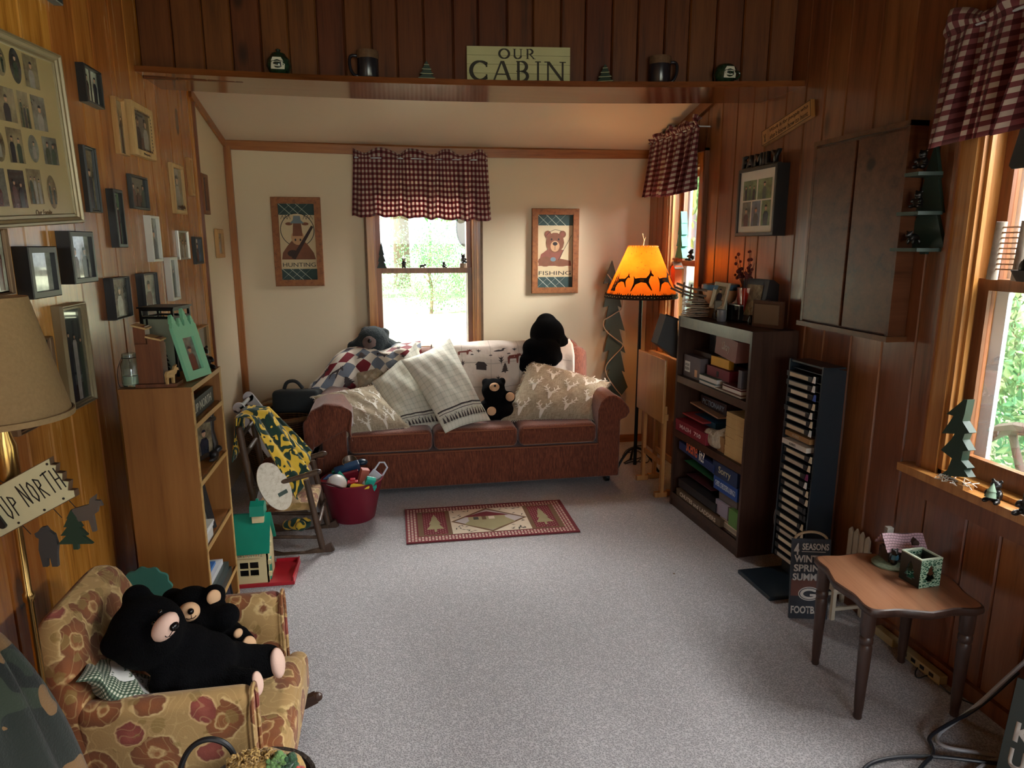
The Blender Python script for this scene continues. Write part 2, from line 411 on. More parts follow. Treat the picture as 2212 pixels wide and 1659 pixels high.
# trims
def bar(b, p, q, w_, t, n):   # board from p to q, width w_ across, thickness t along n
    p, q, n = Vector(p), Vector(q), Vector(n); d = (q - p).normalized(); s = n.cross(d).normalized() * w_ / 2; n = n * t
    v = [p - s, p + s, q + s, q - s]
    b.add([tuple(x) for x in v] + [tuple(x + n) for x in v], [(3, 2, 1, 0), (4, 5, 6, 7), (0, 1, 5, 4), (1, 2, 6, 5), (2, 3, 7, 6), (3, 0, 4, 7)])
b = MB(); TP = bez([(XL, YB - .001, 2.262), (.45, YB - .001, 2.243), (XR, YB - .001, 2.262)], 12)
for p, q in zip(TP, TP[1:]): b.add([(p.x, YB, p.z - .03), (q.x, YB, q.z - .03), (q.x, YB, q.z + .045), (p.x, YB, p.z + .045), (p.x, YB - .02, p.z - .03), (q.x, YB - .02, q.z - .03), (q.x, YB - .02, q.z + .03), (p.x, YB - .02, p.z + .03)], [(4, 5, 6, 7), (0, 1, 5, 4), (7, 6, 2, 3)])
struct(b.build('trim_2', TRIMW, weld=True))
b = MB(); bar(b, (XL, 4.40, zc(4.40) - .02), (XL, YB, zc(YB) - .02), .055, .016, (1, 0, 0)); struct(b.build('trim_3', TRIMW))
b = MB(); b.box((XL + .022, YB - .012, 1.12), (.044, .03, 2.26)); struct(b.build('trim_4', TRIMV))
b = MB(); bar(b, (XR, 3.6, zc(3.6) - .03), (XR, YB, zc(YB) - .03), .075, .016, (-1, 0, 0)); struct(b.build('trim_5', TRIMW))
b = MB(); b.box((XL + .006, 4.457, 1.2), (.014, .02, 2.4)); struct(b.build('trim_6', SASH))
b = MB(); b.box((.45, YB - .01, .03), (3.1, .02, .06)); struct(b.build('baseboard_back', TRIMW))
b = MB(); b.box((XR - .01, .9, .03), (.02, 4.2, .06)); struct(b.build('baseboard_right', SASH))
b = MB(); b.box((XL + .01, 1.4, .03), (.02, 5.8, .06)); struct(b.build('baseboard_left', TRIMW))
# windows ---------------------------------------------------------------------------------
def glassmat():
    g = NG('window_glass'); t = g.n('BsdfTransparent'); gl = g.n('BsdfGlossy', Roughness=.02); fr = g.n('Fresnel', IOR=1.45)
    g.t.links.new(g.n('MixShader', i0=g.math('MULTIPLY', fr, .7), i1=t, i2=gl), g.out.inputs[0]); return g.m
GLASS = glassmat()
WEATH = flat('weathered_trim', srgb(96, 74, 52), .8, var=.5, vs=30)
ALU = flat('storm_frame', srgb(196, 206, 214), .5, var=.05)
def window(name, W, mp, wall_t, rail, casing_w, dark_edge=False, stool=True, apron=0.0, sgn=1):
    """double-hung window in opening W=(u0,u1,z0,z1); mp maps (u, z, depth into room)"""
    u0, u1, z0, z1 = W; root = struct(bpy.data.objects.new(name, None)); COL.objects.link(root)
    def bx(b, ua, ub, za, zb, da, db):
        vs = [mp(u, z, q) for u in (ua, ub) for z in (za, zb) for q in (da, db)]
        b.add(vs, [(0, 1, 3, 2), (4, 6, 7, 5), (0, 4, 5, 1), (2, 3, 7, 6), (0, 2, 6, 4), (1, 5, 7, 3)])
    c = casing_w
    b = MB()   # casing boards on the wall face plus a raised back band
    for (ua, ub, za, zb) in ((u0 - c, u0, z0, z1 + c), (u1, u1 + c, z0, z1 + c), (u0, u1, z1, z1 + c)): bx(b, ua, ub, za, zb, .02, .04)
    b.build('casing', CASING, root)
    b = MB()
    e = .016
    for (ua, ub, za, zb) in ((u0 - c - e, u0 - c, z0, z1 + c + e), (u1 + c, u1 + c + e, z0, z1 + c + e), (u0 - c - e, u1 + c + e, z1 + c, z1 + c + e)): bx(b, ua, ub, za, zb, .02, .048)
    b.build('back_band', WEATH if dark_edge else SASH, root)
    b = MB()   # jamb lining
    t = .018
    for (ua, ub, za, zb) in ((u0, u0 + t, z0, z1), (u1 - t, u1, z0, z1), (u0, u1, z1 - t, z1), (u0, u1, z0, z0 + t)): bx(b, ua, ub, za, zb, -.12, .03)
    for uu in (u0 + t, u1 - t - .012): bx(b, uu, uu + .012, z0, z1, -.005, .012)
    b.build('jamb', CASING, root)
    s = .045
    for nm, za, zb, d in (('upper_sash', rail - .02, z1 - t, -.055), ('lower_sash', z0 + t, rail + .02, -.02)):
        b = MB(); a0, a1 = u0 + t + .001, u1 - t - .001
        lo = .07 if nm == 'lower_sash' else .04
        for (ua, ub, ya, yb) in ((a0, a0 + s, za, zb), (a1 - s, a1, za, zb), (a0 + s, a1 - s, zb - .04, zb), (a0 + s, a1 - s, za, za + lo)): bx(b, ua, ub, ya, yb, d - .03, d)
        sa = b.build(nm, SASH, root)
        b = MB(); bx(b, a0 + s, a1 - s, za + lo, zb - .04, d - .018, d - .014); b.build('pane', GLASS, sa)
    b = MB()   # storm window frame outside
    for (ua, ub, za, zb) in ((u0 + t, u0 + t + .05, z0, z1), (u1 - t - .05, u1 - t, z0, z1), (u0, u1, z0, z0 + .05), (u0, u1, rail - .015, rail + .015)): bx(b, ua, ub, za, zb, -.118, -.1)
    b.build('storm_frame', ALU, root)
    if stool:
        b = MB(); bx(b, u0 - c - .07, u1 + c + .07, z0 - .03, z0, -.02, .085); b.build('sill', CASING, root)
        b = MB(); bx(b, u0 - c - .03, u1 + c + .03, z0 - .03 - apron, z0 - .03, .02, .036); b.build('apron', SASH, root)
    return root
window('window_1', W1, mB, .12, 1.40, .03, True, True, .06)
window('window_2', W2, mR, .12, 1.465, .07, False, True, .06)
window('window_3', W3, mR, .12, 1.46, .07, False, True, .09)
window('added_window', W5, mR, .12, 1.46, .07, False, True, .09)  # unseen extra window, added to light the carpet and left wall
b = MB(); b.box((.3, 5.47, 2.53), (5, .3, .06)); struct(b.build('roof_eave', flat('eave_boards', srgb(120, 96, 72), .8)))
# outdoors ---------------------------------------------------------------------------------
def lawn():
    g = NG('lawn'); o = g.obj(); n1 = g.noise(o, .5, 4); n2 = g.noise(o, 30, 3)
    c = g.mix(n1, srgb(206, 212, 182), srgb(232, 230, 212)); c = g.mix(g.math('MULTIPLY', n2, .5), c, srgb(150, 176, 110)); g.bump(n2, .5, .03); return g.done(c, .9)
b = MB(); b.box((4, 8, -.55), (120, 120, .1)); struct(b.build('ground', lawn()))
b = MB(); b.box((.5, -5.7, -.06), (9, 6, .1)); struct(b.build('added_dark_deck', flat('bounce_cutting_brown', srgb(92, 76, 62), .8)))  # unseen dark deck, added to cut ground bounce onto the header
LEAF = [flat('leaf_%d' % i, c, .6, var=.4, vs=1.5, Transmission_Weight=0.0) for i, c in enumerate((srgb(126, 178, 118), srgb(98, 158, 110), srgb(162, 198, 140)))]
BARK = flat('bark', srgb(130, 112, 92), .9, var=.4, vs=8, bump=.6, bs=20, bd=.02)
random.seed(11)
def crown(rad, h, n, leaf, mats):
    b = MB()
    cl = [(Vector((random.gauss(0, .5) * rad, random.gauss(0, .5) * rad, random.uniform(.12, 1) * h)), random.uniform(.25, .5) * rad) for _ in range(26)]
    for _ in range(n):
        c, r = random.choice(cl); d = Vector((random.gauss(0, 1), random.gauss(0, 1), random.gauss(0, .7))).normalized() * r * random.uniform(.5, 1.05)
        p = c + d; M_ = Matrix.Translation(p) @ Euler((random.uniform(0, 6), random.uniform(0, 6), random.uniform(0, 6))).to_matrix().to_4x4()
        s = leaf * random.uniform(.6, 1.3); b.mat(random.randrange(3))
        b.add([(-s * .5, 0, 0), (0, -s * .28, .1 * s), (s * .6, 0, 0), (0, s * .28, .1 * s)], [(0, 1, 2, 3)], M_)
    return b
def trunk(h, r):
    b = MB(); b.tube([(0, 0, -.1), (.05, .02, h * .4), (-.04, .05, h * .7), (.02, 0, h)], [r, r * .4], 10)
    for k in range(7):
        a = random.uniform(0, 6.3); z = h * random.uniform(.4, .85); b.tube([(0, 0, z), (math.cos(a) * h * .12, math.sin(a) * h * .12, z + h * .1), (math.cos(a) * h * .2, math.sin(a) * h * .2, z + h * .22)], [r * .35, r * .08], 6)
    return b
protos = [(crown(1.7, 4.2, 5200, .16, 0).build('crown', LEAF), trunk(4.4, .15).build('trunk', BARK)), (crown(1.3, 2.0, 9000, .065, 0).build('crown', LEAF), trunk(1.7, .05).build('trunk', BARK))]
for pr in protos:
    for o in pr: COL.objects.unlink(o)
def tree(name, lab, kind, x, y, s, rz, zb=-.5, lift=1.4):
    t = thing(name, lab, 'tree' if kind == 0 else 'bush', (x, y, zb), rz, 'trees and bushes outside the cabin windows')
    for o in protos[kind]:
        c = o.copy(); COL.objects.link(c); c.parent = t; c.scale = (s, s, s)
        if o.name.startswith('crown'): c.location = (0, 0, lift * s if kind == 0 else .1)
L_ = 'beyond the back window, over the sofa'
tree('tree', 'leafy green tree left of centre in the view ' + L_, 0, -3.4, 27, 2.0, 20)
tree('tree', 'leafy green tree right of centre in the view ' + L_, 0, 3.9, 26, 1.9, 140)
tree('tree', 'tallest tree, middle of the far row ' + L_, 0, .6, 34, 2.8, 250)
tree('tree', 'leftmost tree of the far row ' + L_, 0, -7.5, 33, 2.5, 70)
tree('tree', 'rightmost tree of the far row ' + L_, 0, 9, 33, 2.5, 310)
tree('bush', 'low bush at the foot of the trees ' + L_, 1, 1.2, 21, 1.1, 10)
tree('tree', 'pale green tree outside the side window behind the orange lamp', 0, 6.4, 10.6, 1.2, 95)
tree('tree', 'tree farther off outside the side window behind the orange lamp', 0, 8.5, 15.5, 1.6, 200)
tree('bush', 'feathery green bush outside the side window at the right edge', 1, 5.6, 4.9, 1.3, 40)
tree('bush', 'low leafy bush by the wheel outside the side window at the right edge', 1, 5.4, 2.9, .7, 140)
tree('tree', 'tree farther off outside the side window at the right edge', 0, 9, 8.2, 1.4, 10)
# ================================================================ LEFT WALL: PICTURES
def ph(name, col, rough=.25): return flat(name, col, rough, var=.35, vs=40)
def phbg(name, a, b_, sc_=9):
    g = NG(name); o = g.obj(); n1 = g.noise(o, sc_, 4, .6); n2 = g.noise(o, sc_ * 5, 3, .6)
    f = g.math('ADD', g.math('MULTIPLY', n1, .7), g.math('MULTIPLY', n2, .3))
    return g.done(g.ramp(f, [(.32, a), (.5, tuple((x + y) / 2 for x, y in zip(a, b_))), (.66, b_)]), .12, Coat_Weight=.6, Coat_Roughness=.03)
PHOTO = {'grey': phbg('photo_grey', srgb(42, 44, 42), srgb(150, 152, 140)), 'dark': phbg('photo_dark', srgb(18, 22, 24), srgb(86, 90, 88)),
         'green': phbg('photo_green', srgb(30, 52, 30), srgb(128, 150, 104)), 'sepia': phbg('photo_sepia', srgb(60, 52, 40), srgb(168, 156, 124)),
         'light': phbg('photo_light', srgb(120, 128, 116), srgb(214, 222, 208)), 'blue': phbg('photo_blue', srgb(30, 38, 58), srgb(140, 150, 170))}
SKIN = ph('photo_face', srgb(188, 150, 122)); CL = [ph('photo_cloth_%d' % i, c) for i, c in enumerate((srgb(40, 42, 52), srgb(150, 146, 138), srgb(84, 40, 38), srgb(56, 70, 58)))]
def ell(cx, cy, rx, ry, n=14, a0=0, a1=360): return [(cx + rx * math.cos(R(a0 + (a1 - a0) * k / n)), cy + ry * math.sin(R(a0 + (a1 - a0) * k / n))) for k in range(n + (0 if a1 - a0 == 360 else 1))]
def poly(b, pts, z):
    from mathutils.geometry import tessellate_polygon
    n = len(pts); tri = tessellate_polygon([[Vector((p[0], p[1], 0)) for p in pts]]); fs = []
    for a, c, d in tri:
        if (pts[c][0] - pts[a][0]) * (pts[d][1] - pts[a][1]) - (pts[c][1] - pts[a][1]) * (pts[d][0] - pts[a][0]) < 0: a, d = d, a
        fs.append((a, c, d))
    b.add([(p[0], p[1], z) for p in pts], fs)
def photo(parent, w_, h_, z, seed, tone='grey', cx=0, cy=0, oval=False, name='photo', people=None):
    """a print: mottled backdrop with the shapes of people standing in it"""
    rd = random.Random(seed); b = MB(); e = .0004
    if oval: poly(b, ell(cx, cy, w_ / 2, h_ / 2, 24), z)
    else: poly(b, [(cx - w_ / 2, cy - h_ / 2), (cx + w_ / 2, cy - h_ / 2), (cx + w_ / 2, cy + h_ / 2), (cx - w_ / 2, cy + h_ / 2)], z)
    n = rd.choice((1, 1, 2, 3)) if people is None else people
    for i in range(n):
        s = min(w_ / max(n, 1) * .85, h_ * .55); x = cx + (i - (n - 1) / 2) * w_ / (n + .3) + rd.uniform(-.04, .04) * w_
        top = cy + h_ * rd.uniform(.1, .26); hr = s * .19
        if oval: s *= .7; hr *= .8
        b.mat(1 + rd.randrange(4)); bt = cy - h_ / 2 * (.72 if oval else .98)
        poly(b, [(x - s * .32, bt), (x + s * .32, bt), (x + s * .36, top - hr * 2.6), (x + s * .2, top - hr * 1.3), (x - s * .2, top - hr * 1.3), (x - s * .36, top - hr * 2.6)], z + e)
        b.mat(5); poly(b, ell(x, top, hr * .8, hr), z + 2 * e)
        b.mat(1); poly(b, ell(x, top + hr * .35, hr * .9, hr * .8, 10, 0, 180), z + 3 * e); b.mat(0)
    return b.build(name, [PHOTO[tone]] + CL + [SKIN], parent)
def ring(b, w_, h_, prof):
    """mitred moulding: prof = (inset, height) pairs going from outside to inside"""
    vs = []; fs = []
    for ins, z in prof: vs += [(-w_ / 2 + ins, -h_ / 2 + ins, z), (w_ / 2 - ins, -h_ / 2 + ins, z), (w_ / 2 - ins, h_ / 2 - ins, z), (-w_ / 2 + ins, h_ / 2 - ins, z)]
    for j in range(len(prof) - 1):
        for k in range(4): a = 4 * j + k; c = 4 * j + (k + 1) % 4; fs.append((a, c, c + 4, a + 4))
    return b.add(vs, fs)
def moulding(w_, h_, bd, d, style='flat'):
    b = MB()
    if style == 'flat': ring(b, w_, h_, [(0, 0), (0, d - .003), (.003, d), (bd - .002, d), (bd, d - .003), (bd, .003)])
    elif style == 'box': ring(b, w_, h_, [(0, 0), (0, d - .003), (.003, d), (bd, d), (bd, .006)])
    else: ring(b, w_, h_, [(0, 0), (0, d * .7), (bd * .12, d), (bd * .3, d), (bd * .38, d * .78), (bd * .6, d * .7), (bd * .68, d * .5), (bd * .92, d * .5), (bd, d * .4), (bd, .003)])
    return b
BLK = flat('black_frame', srgb(34, 34, 34), .38, var=.1); BLK2 = flat('charcoal_frame', srgb(52, 54, 52), .42, var=.12)
GOLDW = wood('honey_wood', srgb(190, 142, 84), srgb(214, 170, 108), srgb(140, 92, 46), .35, 1, 2, island=False)
PALEW = wood('pale_wood', srgb(206, 168, 110), srgb(224, 190, 132), srgb(160, 120, 70), .45, 1, 2, island=False)
BRNW = wood('brown_wood', srgb(120, 72, 38), srgb(146, 92, 52), srgb(76, 42, 22), .35, 1, 2, island=False)
SILV = flat('silver_frame', srgb(176, 172, 160), .35, .5); WHITEF = flat('white_frame', srgb(226, 226, 216), .4, var=.04)
CHAMP = flat('champagne_frame', srgb(150, 136, 106), .32, .35, var=.12); BRONZE = flat('bronze_frame', srgb(122, 94, 66), .35, .3)
MATB = flat('cream_mount', srgb(224, 218, 202), .8, var=.03); CARVE = flat('carved_dark', srgb(70, 44, 22), .7)
BDK = .46
def frame(name, label, side, TL, BR, d, bd, m, tone, seed, style='flat', mount=0.0, people=None, ndiv=1, rot=0.0, extra=None, group='framed family photos on the left wall'):
    pl = XL + d + .0005 if side == 'left' else (XR - d if side == 'right' else None)
    if side == 'back': a, c = onY(*TL, YB - d), onY(*BR, YB - d); u0, u1 = a.x, c.x
    else: a, c = onX(*TL, pl), onX(*BR, pl); u0, u1 = a.y, c.y
    w_, h_ = abs(u1 - u0), a.z - c.z; bd *= BDK; mount *= BDK
    root = thing(name, label, 'picture frame', group=group, M=wallM(side, (u0 + u1) / 2, (a.z + c.z) / 2, .0005) @ RZ(rot))
    moulding(w_, h_, bd, d, style).build('moulding', m, root)
    iw, ih = w_ - 2 * bd, h_ - 2 * bd; zz = max(.006, d - .016)
    b = MB(); b.box((0, 0, zz / 2 + .001), (w_ - bd, h_ - bd, zz)); b.build('backing', MATB if mount else m, root)
    iw -= 2 * mount; ih -= 2 * mount
    for i in range(ndiv):
        ww = iw / ndiv - (.012 if ndiv > 1 else 0)
        photo(root, ww, ih, zz + .0015, seed + i, tone, cx=(i - (ndiv - 1) / 2) * iw / ndiv, people=people)
    if extra: extra(root, w_, h_, d)
    return root
q = lambda x, y: (x * .42178, y * .42178)
q2 = lambda x, y: (x * .42178, 480 + y * .42178)
def carved(root, w_, h_, d):
    b = MB()
    for y in (-h_ * .36, h_ * .33):
        for k in range(9): x = (k - 4) * w_ * .068; b.box((x, y, d + .0006), (w_ * .03, h_ * .035, .0012))
    for x in (-w_ * .33, w_ * .33):
        for k in range(10): b.box((x, (k - 4.7) * h_ * .066, d + .0006), (w_ * .025, h_ * .03, .0012))
    b.build('carved_border', CARVE, root)
    fit_text('Memories', w_ * .3, h_ * .045, CARVE, root, T(0, -h_ * .44, d + .0008))
def grand(root, w_, h_, d): fit_text('grandkids', w_ * .62, h_ * .1, CARVE, root, T(0, -h_ * .36, d + .0008), bold=.02)
F = 'picture_frame'
frame(F, 'black double photo frame, the topmost on the left wall', 'left', q(428, 318), q(541, 562), .03, .02, BLK, 'light', 1, ndiv=2, people=1)
frame(F, 'dark frame cut off by the top edge above the collage', 'left', (106, -75), (138, 13), .03, .025, BLK2, 'dark', 2)
frame(F, 'tall gold wood frame just right of the black double frame', 'left', q(590, 490), q(668, 802), .022, .016, GOLDW, 'sepia', 3, 'step', people=2)
frame(F, 'pale wood frame with a carved dotted border', 'left', q(672, 508), q(806, 826), .03, .06, PALEW, 'dark', 5, people=2, extra=carved)
frame(F, 'dark grey upright frame touching the right side of the big collage', 'left', q(432, 740), q(530, 1092), .022, .028, BLK2, 'sepia', 7, 'step', people=1)
frame(F, 'tall narrow black frame in the middle of the left wall', 'left', q(580, 965), q(660, 1268), .03, .03, BLK, 'green', 9, 'box', people=2)
frame(F, 'small pewter grey frame with a group of people, middle of the left wall', 'left', q(668, 888), q(773, 1079), .018, .022, BLK2, 'dark', 12, people=3)
frame(F, 'pale wood frame with carved lettering under its photo', 'left', q(880, 830), q(963, 1101), .02, .045, PALEW, 'grey', 14, people=1, extra=grand)
frame(F, 'slim upright honey wood frame beside the lettered frame', 'left', q(968, 805), q(1003, 1006), .02, .03, GOLDW, 'light', 16, people=1)
frame(F, 'brown rounded frame at the edge of the white rear wall', 'left', q(1035, 885), q(1081, 1100), .022, .05, BRNW, 'dark', 18, people=1)
frame(F, 'small lone wooden frame on the white rear wall', 'left', q(1112, 1172), q(1156, 1319), .02, .06, GOLDW, 'sepia', 20, people=1)
frame(F, 'taller of the two white frames, above and left of the other', 'left', q(768, 1102), q(839, 1338), .03, .028, WHITEF, 'grey', 22, people=1)
frame(F, 'silver frame with a colourful group photo near the rear of the pine wall', 'left', q(912, 1180), q(978, 1327), .016, .022, SILV, 'sepia', 24, 'step', people=3)
frame(F, 'small dark frame at the very rear edge of the pine wall', 'left', q(998, 1212), q(1047, 1350), .02, .028, BLK2, 'blue', 27, people=1)
frame(F, 'lower white frame, just above the black lantern', 'left', q(870, 1318), q(930, 1532), .03, .03, WHITEF, 'grey', 28, people=2)
frame(F, 'deep black shadow box with a pale photo, left of its twin', 'left', q(142, 1262), q(322, 1512), .045, .042, BLK, 'light', 30, 'box', people=0)
frame(F, 'deep black shadow box with dark figures against water, right of its twin', 'left', q(355, 1182), q(507, 1441), .045, .038, BLK, 'light', 32, 'box', people=2)
frame(F, 'black stepped frame hanging left of the frame behind the lantern', 'left', q(577, 1425), q(686, 1618), .035, .024, BLK, 'grey', 34, 'step', people=1)
frame(F, 'black stepped frame half hidden behind the black lantern', 'left', q(735, 1402), q(830, 1628), .035, .022, BLK, 'light', 36, 'step', people=1)
frame(F, 'bronze brown ridged frame at the left edge above the lampshade', 'left', q(-80, 1160), q(88, 1508), .03, .026, BRONZE, 'light', 38, 'step', people=2)
frame(F, 'champagne grey upright frame with a cloudy landscape, above the bookcase', 'left', q2(318, 430), q2(504, 905), .035, .042, CHAMP, 'dark', 40, 'step', people=3)
frame(F, 'brown ridged frame half hidden behind the tan lampshade', 'left', (18, 752), (138, 895), .03, .03, BRONZE, 'blue', 44, 'step', people=2)
# the big collage ---------------------------------------------------------------------------
AGED = flat('aged_mat_board', srgb(176, 158, 112), .35, var=.1, vs=5, Coat_Weight=.7, Coat_Roughness=.03)
root = thing('collage_frame', 'large brown framed collage of old photos on the upper left wall', 'picture frame', group='framed family photos on the left wall', M=wallM('left', 2.345, 1.925, .001) @ RZ(3.2))
CW, CH = .74, .55
moulding(CW, CH, .034, .03, 'step').build('moulding', CHAMP, root)
b = MB(); b.box((0, 0, .005), (CW - .02, CH - .02, .008)); b.build('mat_board', AGED, root)
rd = random.Random(3)
for r_, (y, hh) in enumerate(((.185, .10), (.065, .105), (-.05, .10), (-.165, .115))):
    x = -.31 + .02 * (r_ % 2)
    while x < .28:
        ww = rd.choice((.065, .075, .09, .1)); ov = rd.random() < .28
        if x + ww > .325: break
        photo(root, ww if not ov else .065, hh * rd.uniform(.8, 1.0), .0096, rd.randrange(999), rd.choice(('grey', 'sepia', 'dark', 'sepia')), cx=x + ww / 2, cy=y + rd.uniform(-.008, .008), oval=ov); x += ww + .018
text('Our Family', .024, CARVE, root, T(.12, -.236, .0095), depth=.0003)
# ================================================================ LIGHT BOOKCASE AND WHAT IT HOLDS
BOOKW = wood('bookcase_veneer', srgb(152, 100, 48), srgb(168, 114, 58), srgb(118, 72, 32), .38, 2, .8, island=False)
EDGEW = wood('bookcase_edge', srgb(206, 164, 98), srgb(222, 182, 116), srgb(164, 118, 62), .4, 1, 1, island=False)
bx0, bx1, by0, by1, bzt = -.975, -.73, 2.615, 3.055, 1.085
root = thing('bookcase', 'light maple bookcase with five open shelves against the left wall', 'bookcase', (-.85, 2.83, 0))
SH = (.05, .175, .45, .717, .942)
for y in (by0 + .009, by1 - .009): b = MB(); b.box(((bx0 + bx1) / 2, y, .535), (bx1 - bx0, .018, 1.07)); b.build('side_panel', BOOKW, W=root)
b = MB(); b.box((bx0 + .004, (by0 + by1) / 2, .54), (.006, by1 - by0 - .036, 1.06)); b.build('back_panel', BOOKW, W=root)
b = MB(); b.box(((bx0 + bx1) / 2, (by0 + by1) / 2, bzt - .0095), (bx1 - bx0 + .004, by1 - by0 + .004, .019)); b.build('top', BOOKW, W=root)
for z in SH: b = MB(); b.box(((bx0 + bx1) / 2, (by0 + by1) / 2, z - .009), (bx1 - bx0 - .02, by1 - by0 - .037, .018)); b.build('shelf', BOOKW, W=root)
b = MB()
for z in SH + (bzt,): b.box((bx1 + .002, (by0 + by1) / 2, z - .0095), (.003, by1 - by0, .019))
for y in (by0 + .009, by1 - .009): b.box((bx1 + .0015, y, .535), (.003, .018, 1.07))
b.build('front_edging', EDGEW, W=root)
BKG = flat('block_dark', srgb(34, 42, 36), .5); LET = flat('pale_lettering', srgb(186, 186, 168), .6)
r = thing('word_block', 'dark wooden block lettered UP NORTH on the top shelf of the light bookcase', 'sign', (-.765, 2.83, .9425))
b = MB(); b.box((-.765, 2.83, .9785), (.03, .34, .07), bev=.003); b.build('block', BKG, W=r)
o = fit_text('UP NORTH', .25, .034, LET, r, Matrix(((0, 0, 1, .0155), (1, 0, 0, 0), (0, 1, 0, .036), (0, 0, 0, 1))))
# rustic bear frame on the second shelf
RUST = flat('rustic_resin', srgb(40, 32, 26), .45, var=.6, vs=40, bump=.8, bs=60); BEARB = flat('black_bear_resin', srgb(22, 20, 19), .35, var=.4)
r = thing('rustic_frame', 'dark rustic branch photo frame with a small bear on the bookcase', 'picture frame', (-.775, 2.885, .7175), -22)
for dy in (-.055, .06): b = MB(); b.tube([(0, dy, 0), (.004, dy + .004, .06), (-.004, dy - .002, .12), (0, dy, .19)], [.013, .011], 9); b.build('branch', RUST, r, smooth=True)
for z in (.018, .165): b = MB(); b.tube([(0, -.07, z), (0, 0, z + .008), (0, .075, z)], .011, 9); b.build('branch', RUST, r, smooth=True)
po = photo(r, .1, .14, 0, 71, 'sepia', people=1); po.matrix_local = T(.002, 0, .092) @ Matrix(((0, 0, 1, 0), (1, 0, 0, 0), (0, 1, 0, 0), (0, 0, 0, 1)))
blob([((.02, .03, .022), (.018, .022, .022)), ((.03, .05, .045), (.014, .014, .014)), ((.03, .01, .01), (.012, .03, .01))], .005, 3, 'bear_ornament', BEARB, r)
r = thing('green_disc', 'dark green round plaque leaning behind the rustic bear frame', 'plaque', (-.90, 2.95, .7175))
b = MB(); b.lathe([(.0, 0), (.085, 0), (.09, .006), (.085, .012), (0, .012)], 28, T(.04, .03, .09) @ RY(72)); b.build('disc', flat('green_disc', srgb(30, 66, 42), .4), r, smooth=True)
r = thing('photo_stand', 'black mottled standing photo frame on the third shelf of the bookcase', 'picture frame', M=T(-.778, 2.76, .452) @ RZ(-22) @ RY(-12) @ Matrix(((0, 0, 1, 0), (1, 0, 0, 0), (0, 1, 0, .1), (0, 0, 0, 1))))
moulding(.15, .2, .036, .014).build('moulding', flat('speckled_black', srgb(38, 38, 40), .4, var=.8, vs=160), r); b = MB(); b.box((0, 0, .004), (.14, .19, .006)); b.build('backing', BLK, r); photo(r, .078, .128, .0075, 66, 'grey', people=2)
PAPER = flat('paper_white', srgb(222, 222, 214), .7, var=.05)
for i, (x, y, z, sx, sy, sz, col, lab) in enumerate(((-.80, 2.70, .4505, .13, .1, .05, srgb(206, 204, 196), 'white paper box on the third bookcase shelf, under the other'), (-.79, 2.70, .5012, .12, .095, .018, srgb(232, 232, 236), 'flat white box lying on top of the paper box in the bookcase'))):
    r = thing('paper_box', lab, 'box', (x, y, z), group='paper boxes in the light bookcase'); b = MB(); b.box((0, 0, sz / 2), (sx, sy, sz), bev=.003); b.build('box_body', flat('boxcol%d' % i, col, .6), r); b = MB(); b.box((0, 0, sz - .004), (sx + .004, sy + .004, .009)); b.build('lid', PAPER, r)
def book(label, x, y, z, sx, sy, sz, col, rz=0, group='books on the light bookcase', cat='book', spine='x', M=None, name='book', title=None, tcol=None):
    """a lying book: cover boards and spine wrap a page block (spine on the -local x side)"""
    r = thing(name, label, cat, (x, y, z), rz, group, M=M); c = flat('cover_%d_%d_%d' % tuple(int(q * 999) for q in col), col, .45, var=.12)
    b = MB(); t = min(.003, sz * .15)
    b.box((0, 0, t / 2), (sx, sy, t)); b.box((0, 0, sz - t / 2), (sx, sy, t)); b.box((-sx / 2 + t / 2, 0, sz / 2), (t, sy, sz - 2 * t)); b.build('cover', c, r)
    b = MB(); b.box((.001, 0, sz / 2), (sx - .008, sy - .006, sz - 2 * t - .0004)); b.build('pages', PAPER, r)
    if title: fit_text(title, sy * .7, sz * .5, tcol or LET, r, Matrix(((0, 0, -1, -sx / 2 - .0004), (-1, 0, 0, 0), (0, 1, 0, sz / 2), (0, 0, 0, 1))), .0003)
    return r
zb = .1755
for lab, dx, sx, sy, sz, col in (('large dark green binder lying lowest on the fourth bookcase shelf', 0, .21, .30, .035, srgb(30, 44, 42)), ('dark green album lying on the lowest binder of the bookcase', -.004, .20, .29, .026, srgb(36, 52, 50)), ('white spined book in the bookcase pile, above the dark album', -.012, .18, .25, .022, srgb(206, 210, 212)), ('blue picture book in the bookcase pile under the red one', -.02, .16, .22, .012, srgb(40, 106, 176)), ('red and white book topmost in the bookcase pile', -.03, .14, .18, .012, srgb(190, 70, 58))):
    book(lab, -.835 + dx, 2.81 - (0.0 if sz > .02 else .03), zb, sx, sy, sz, col, 180); zb += sz + .0005
for k in range(7):
    book('dark disc case at the foot of the light bookcase, ' + ('first in the row' if k == 0 else '%s in the row' % ('second', 'third', 'fourth', 'fifth', 'sixth', 'last')[k - 1]), 0, 0, 0, .12, .135, .012, (srgb(40, 44, 54), srgb(70, 66, 88), srgb(58, 60, 66))[k % 3], group='disc cases at the foot of the bookcase', cat='disc case', name='disc_case', M=T(-.8, 2.98 - k * .032, .052) @ RX(-72) @ T(0, -.07, 0))
# teal scalloped thing standing between chair and bookcase
r = thing('teal_paddle', 'teal scalloped edge board standing between floral chair and bookcase', 'decoration', (-.92, 2.52, 0))
sc_out = [(.085 * math.cos(R(a)) * (1 + .05 * math.cos(R(a * 11))), .36 + .08 * math.sin(R(a)) * (1 + .05 * math.cos(R(a * 11)))) for a in range(0, 360, 4)]
b = MB(); b.prism(sc_out, .012, RX(90)); b.prism([(-.03, 0), (.03, 0), (.03, .3), (-.03, .3)], .012, RX(90)); b.build('board', flat('teal_paint', srgb(62, 128, 116), .6), r)
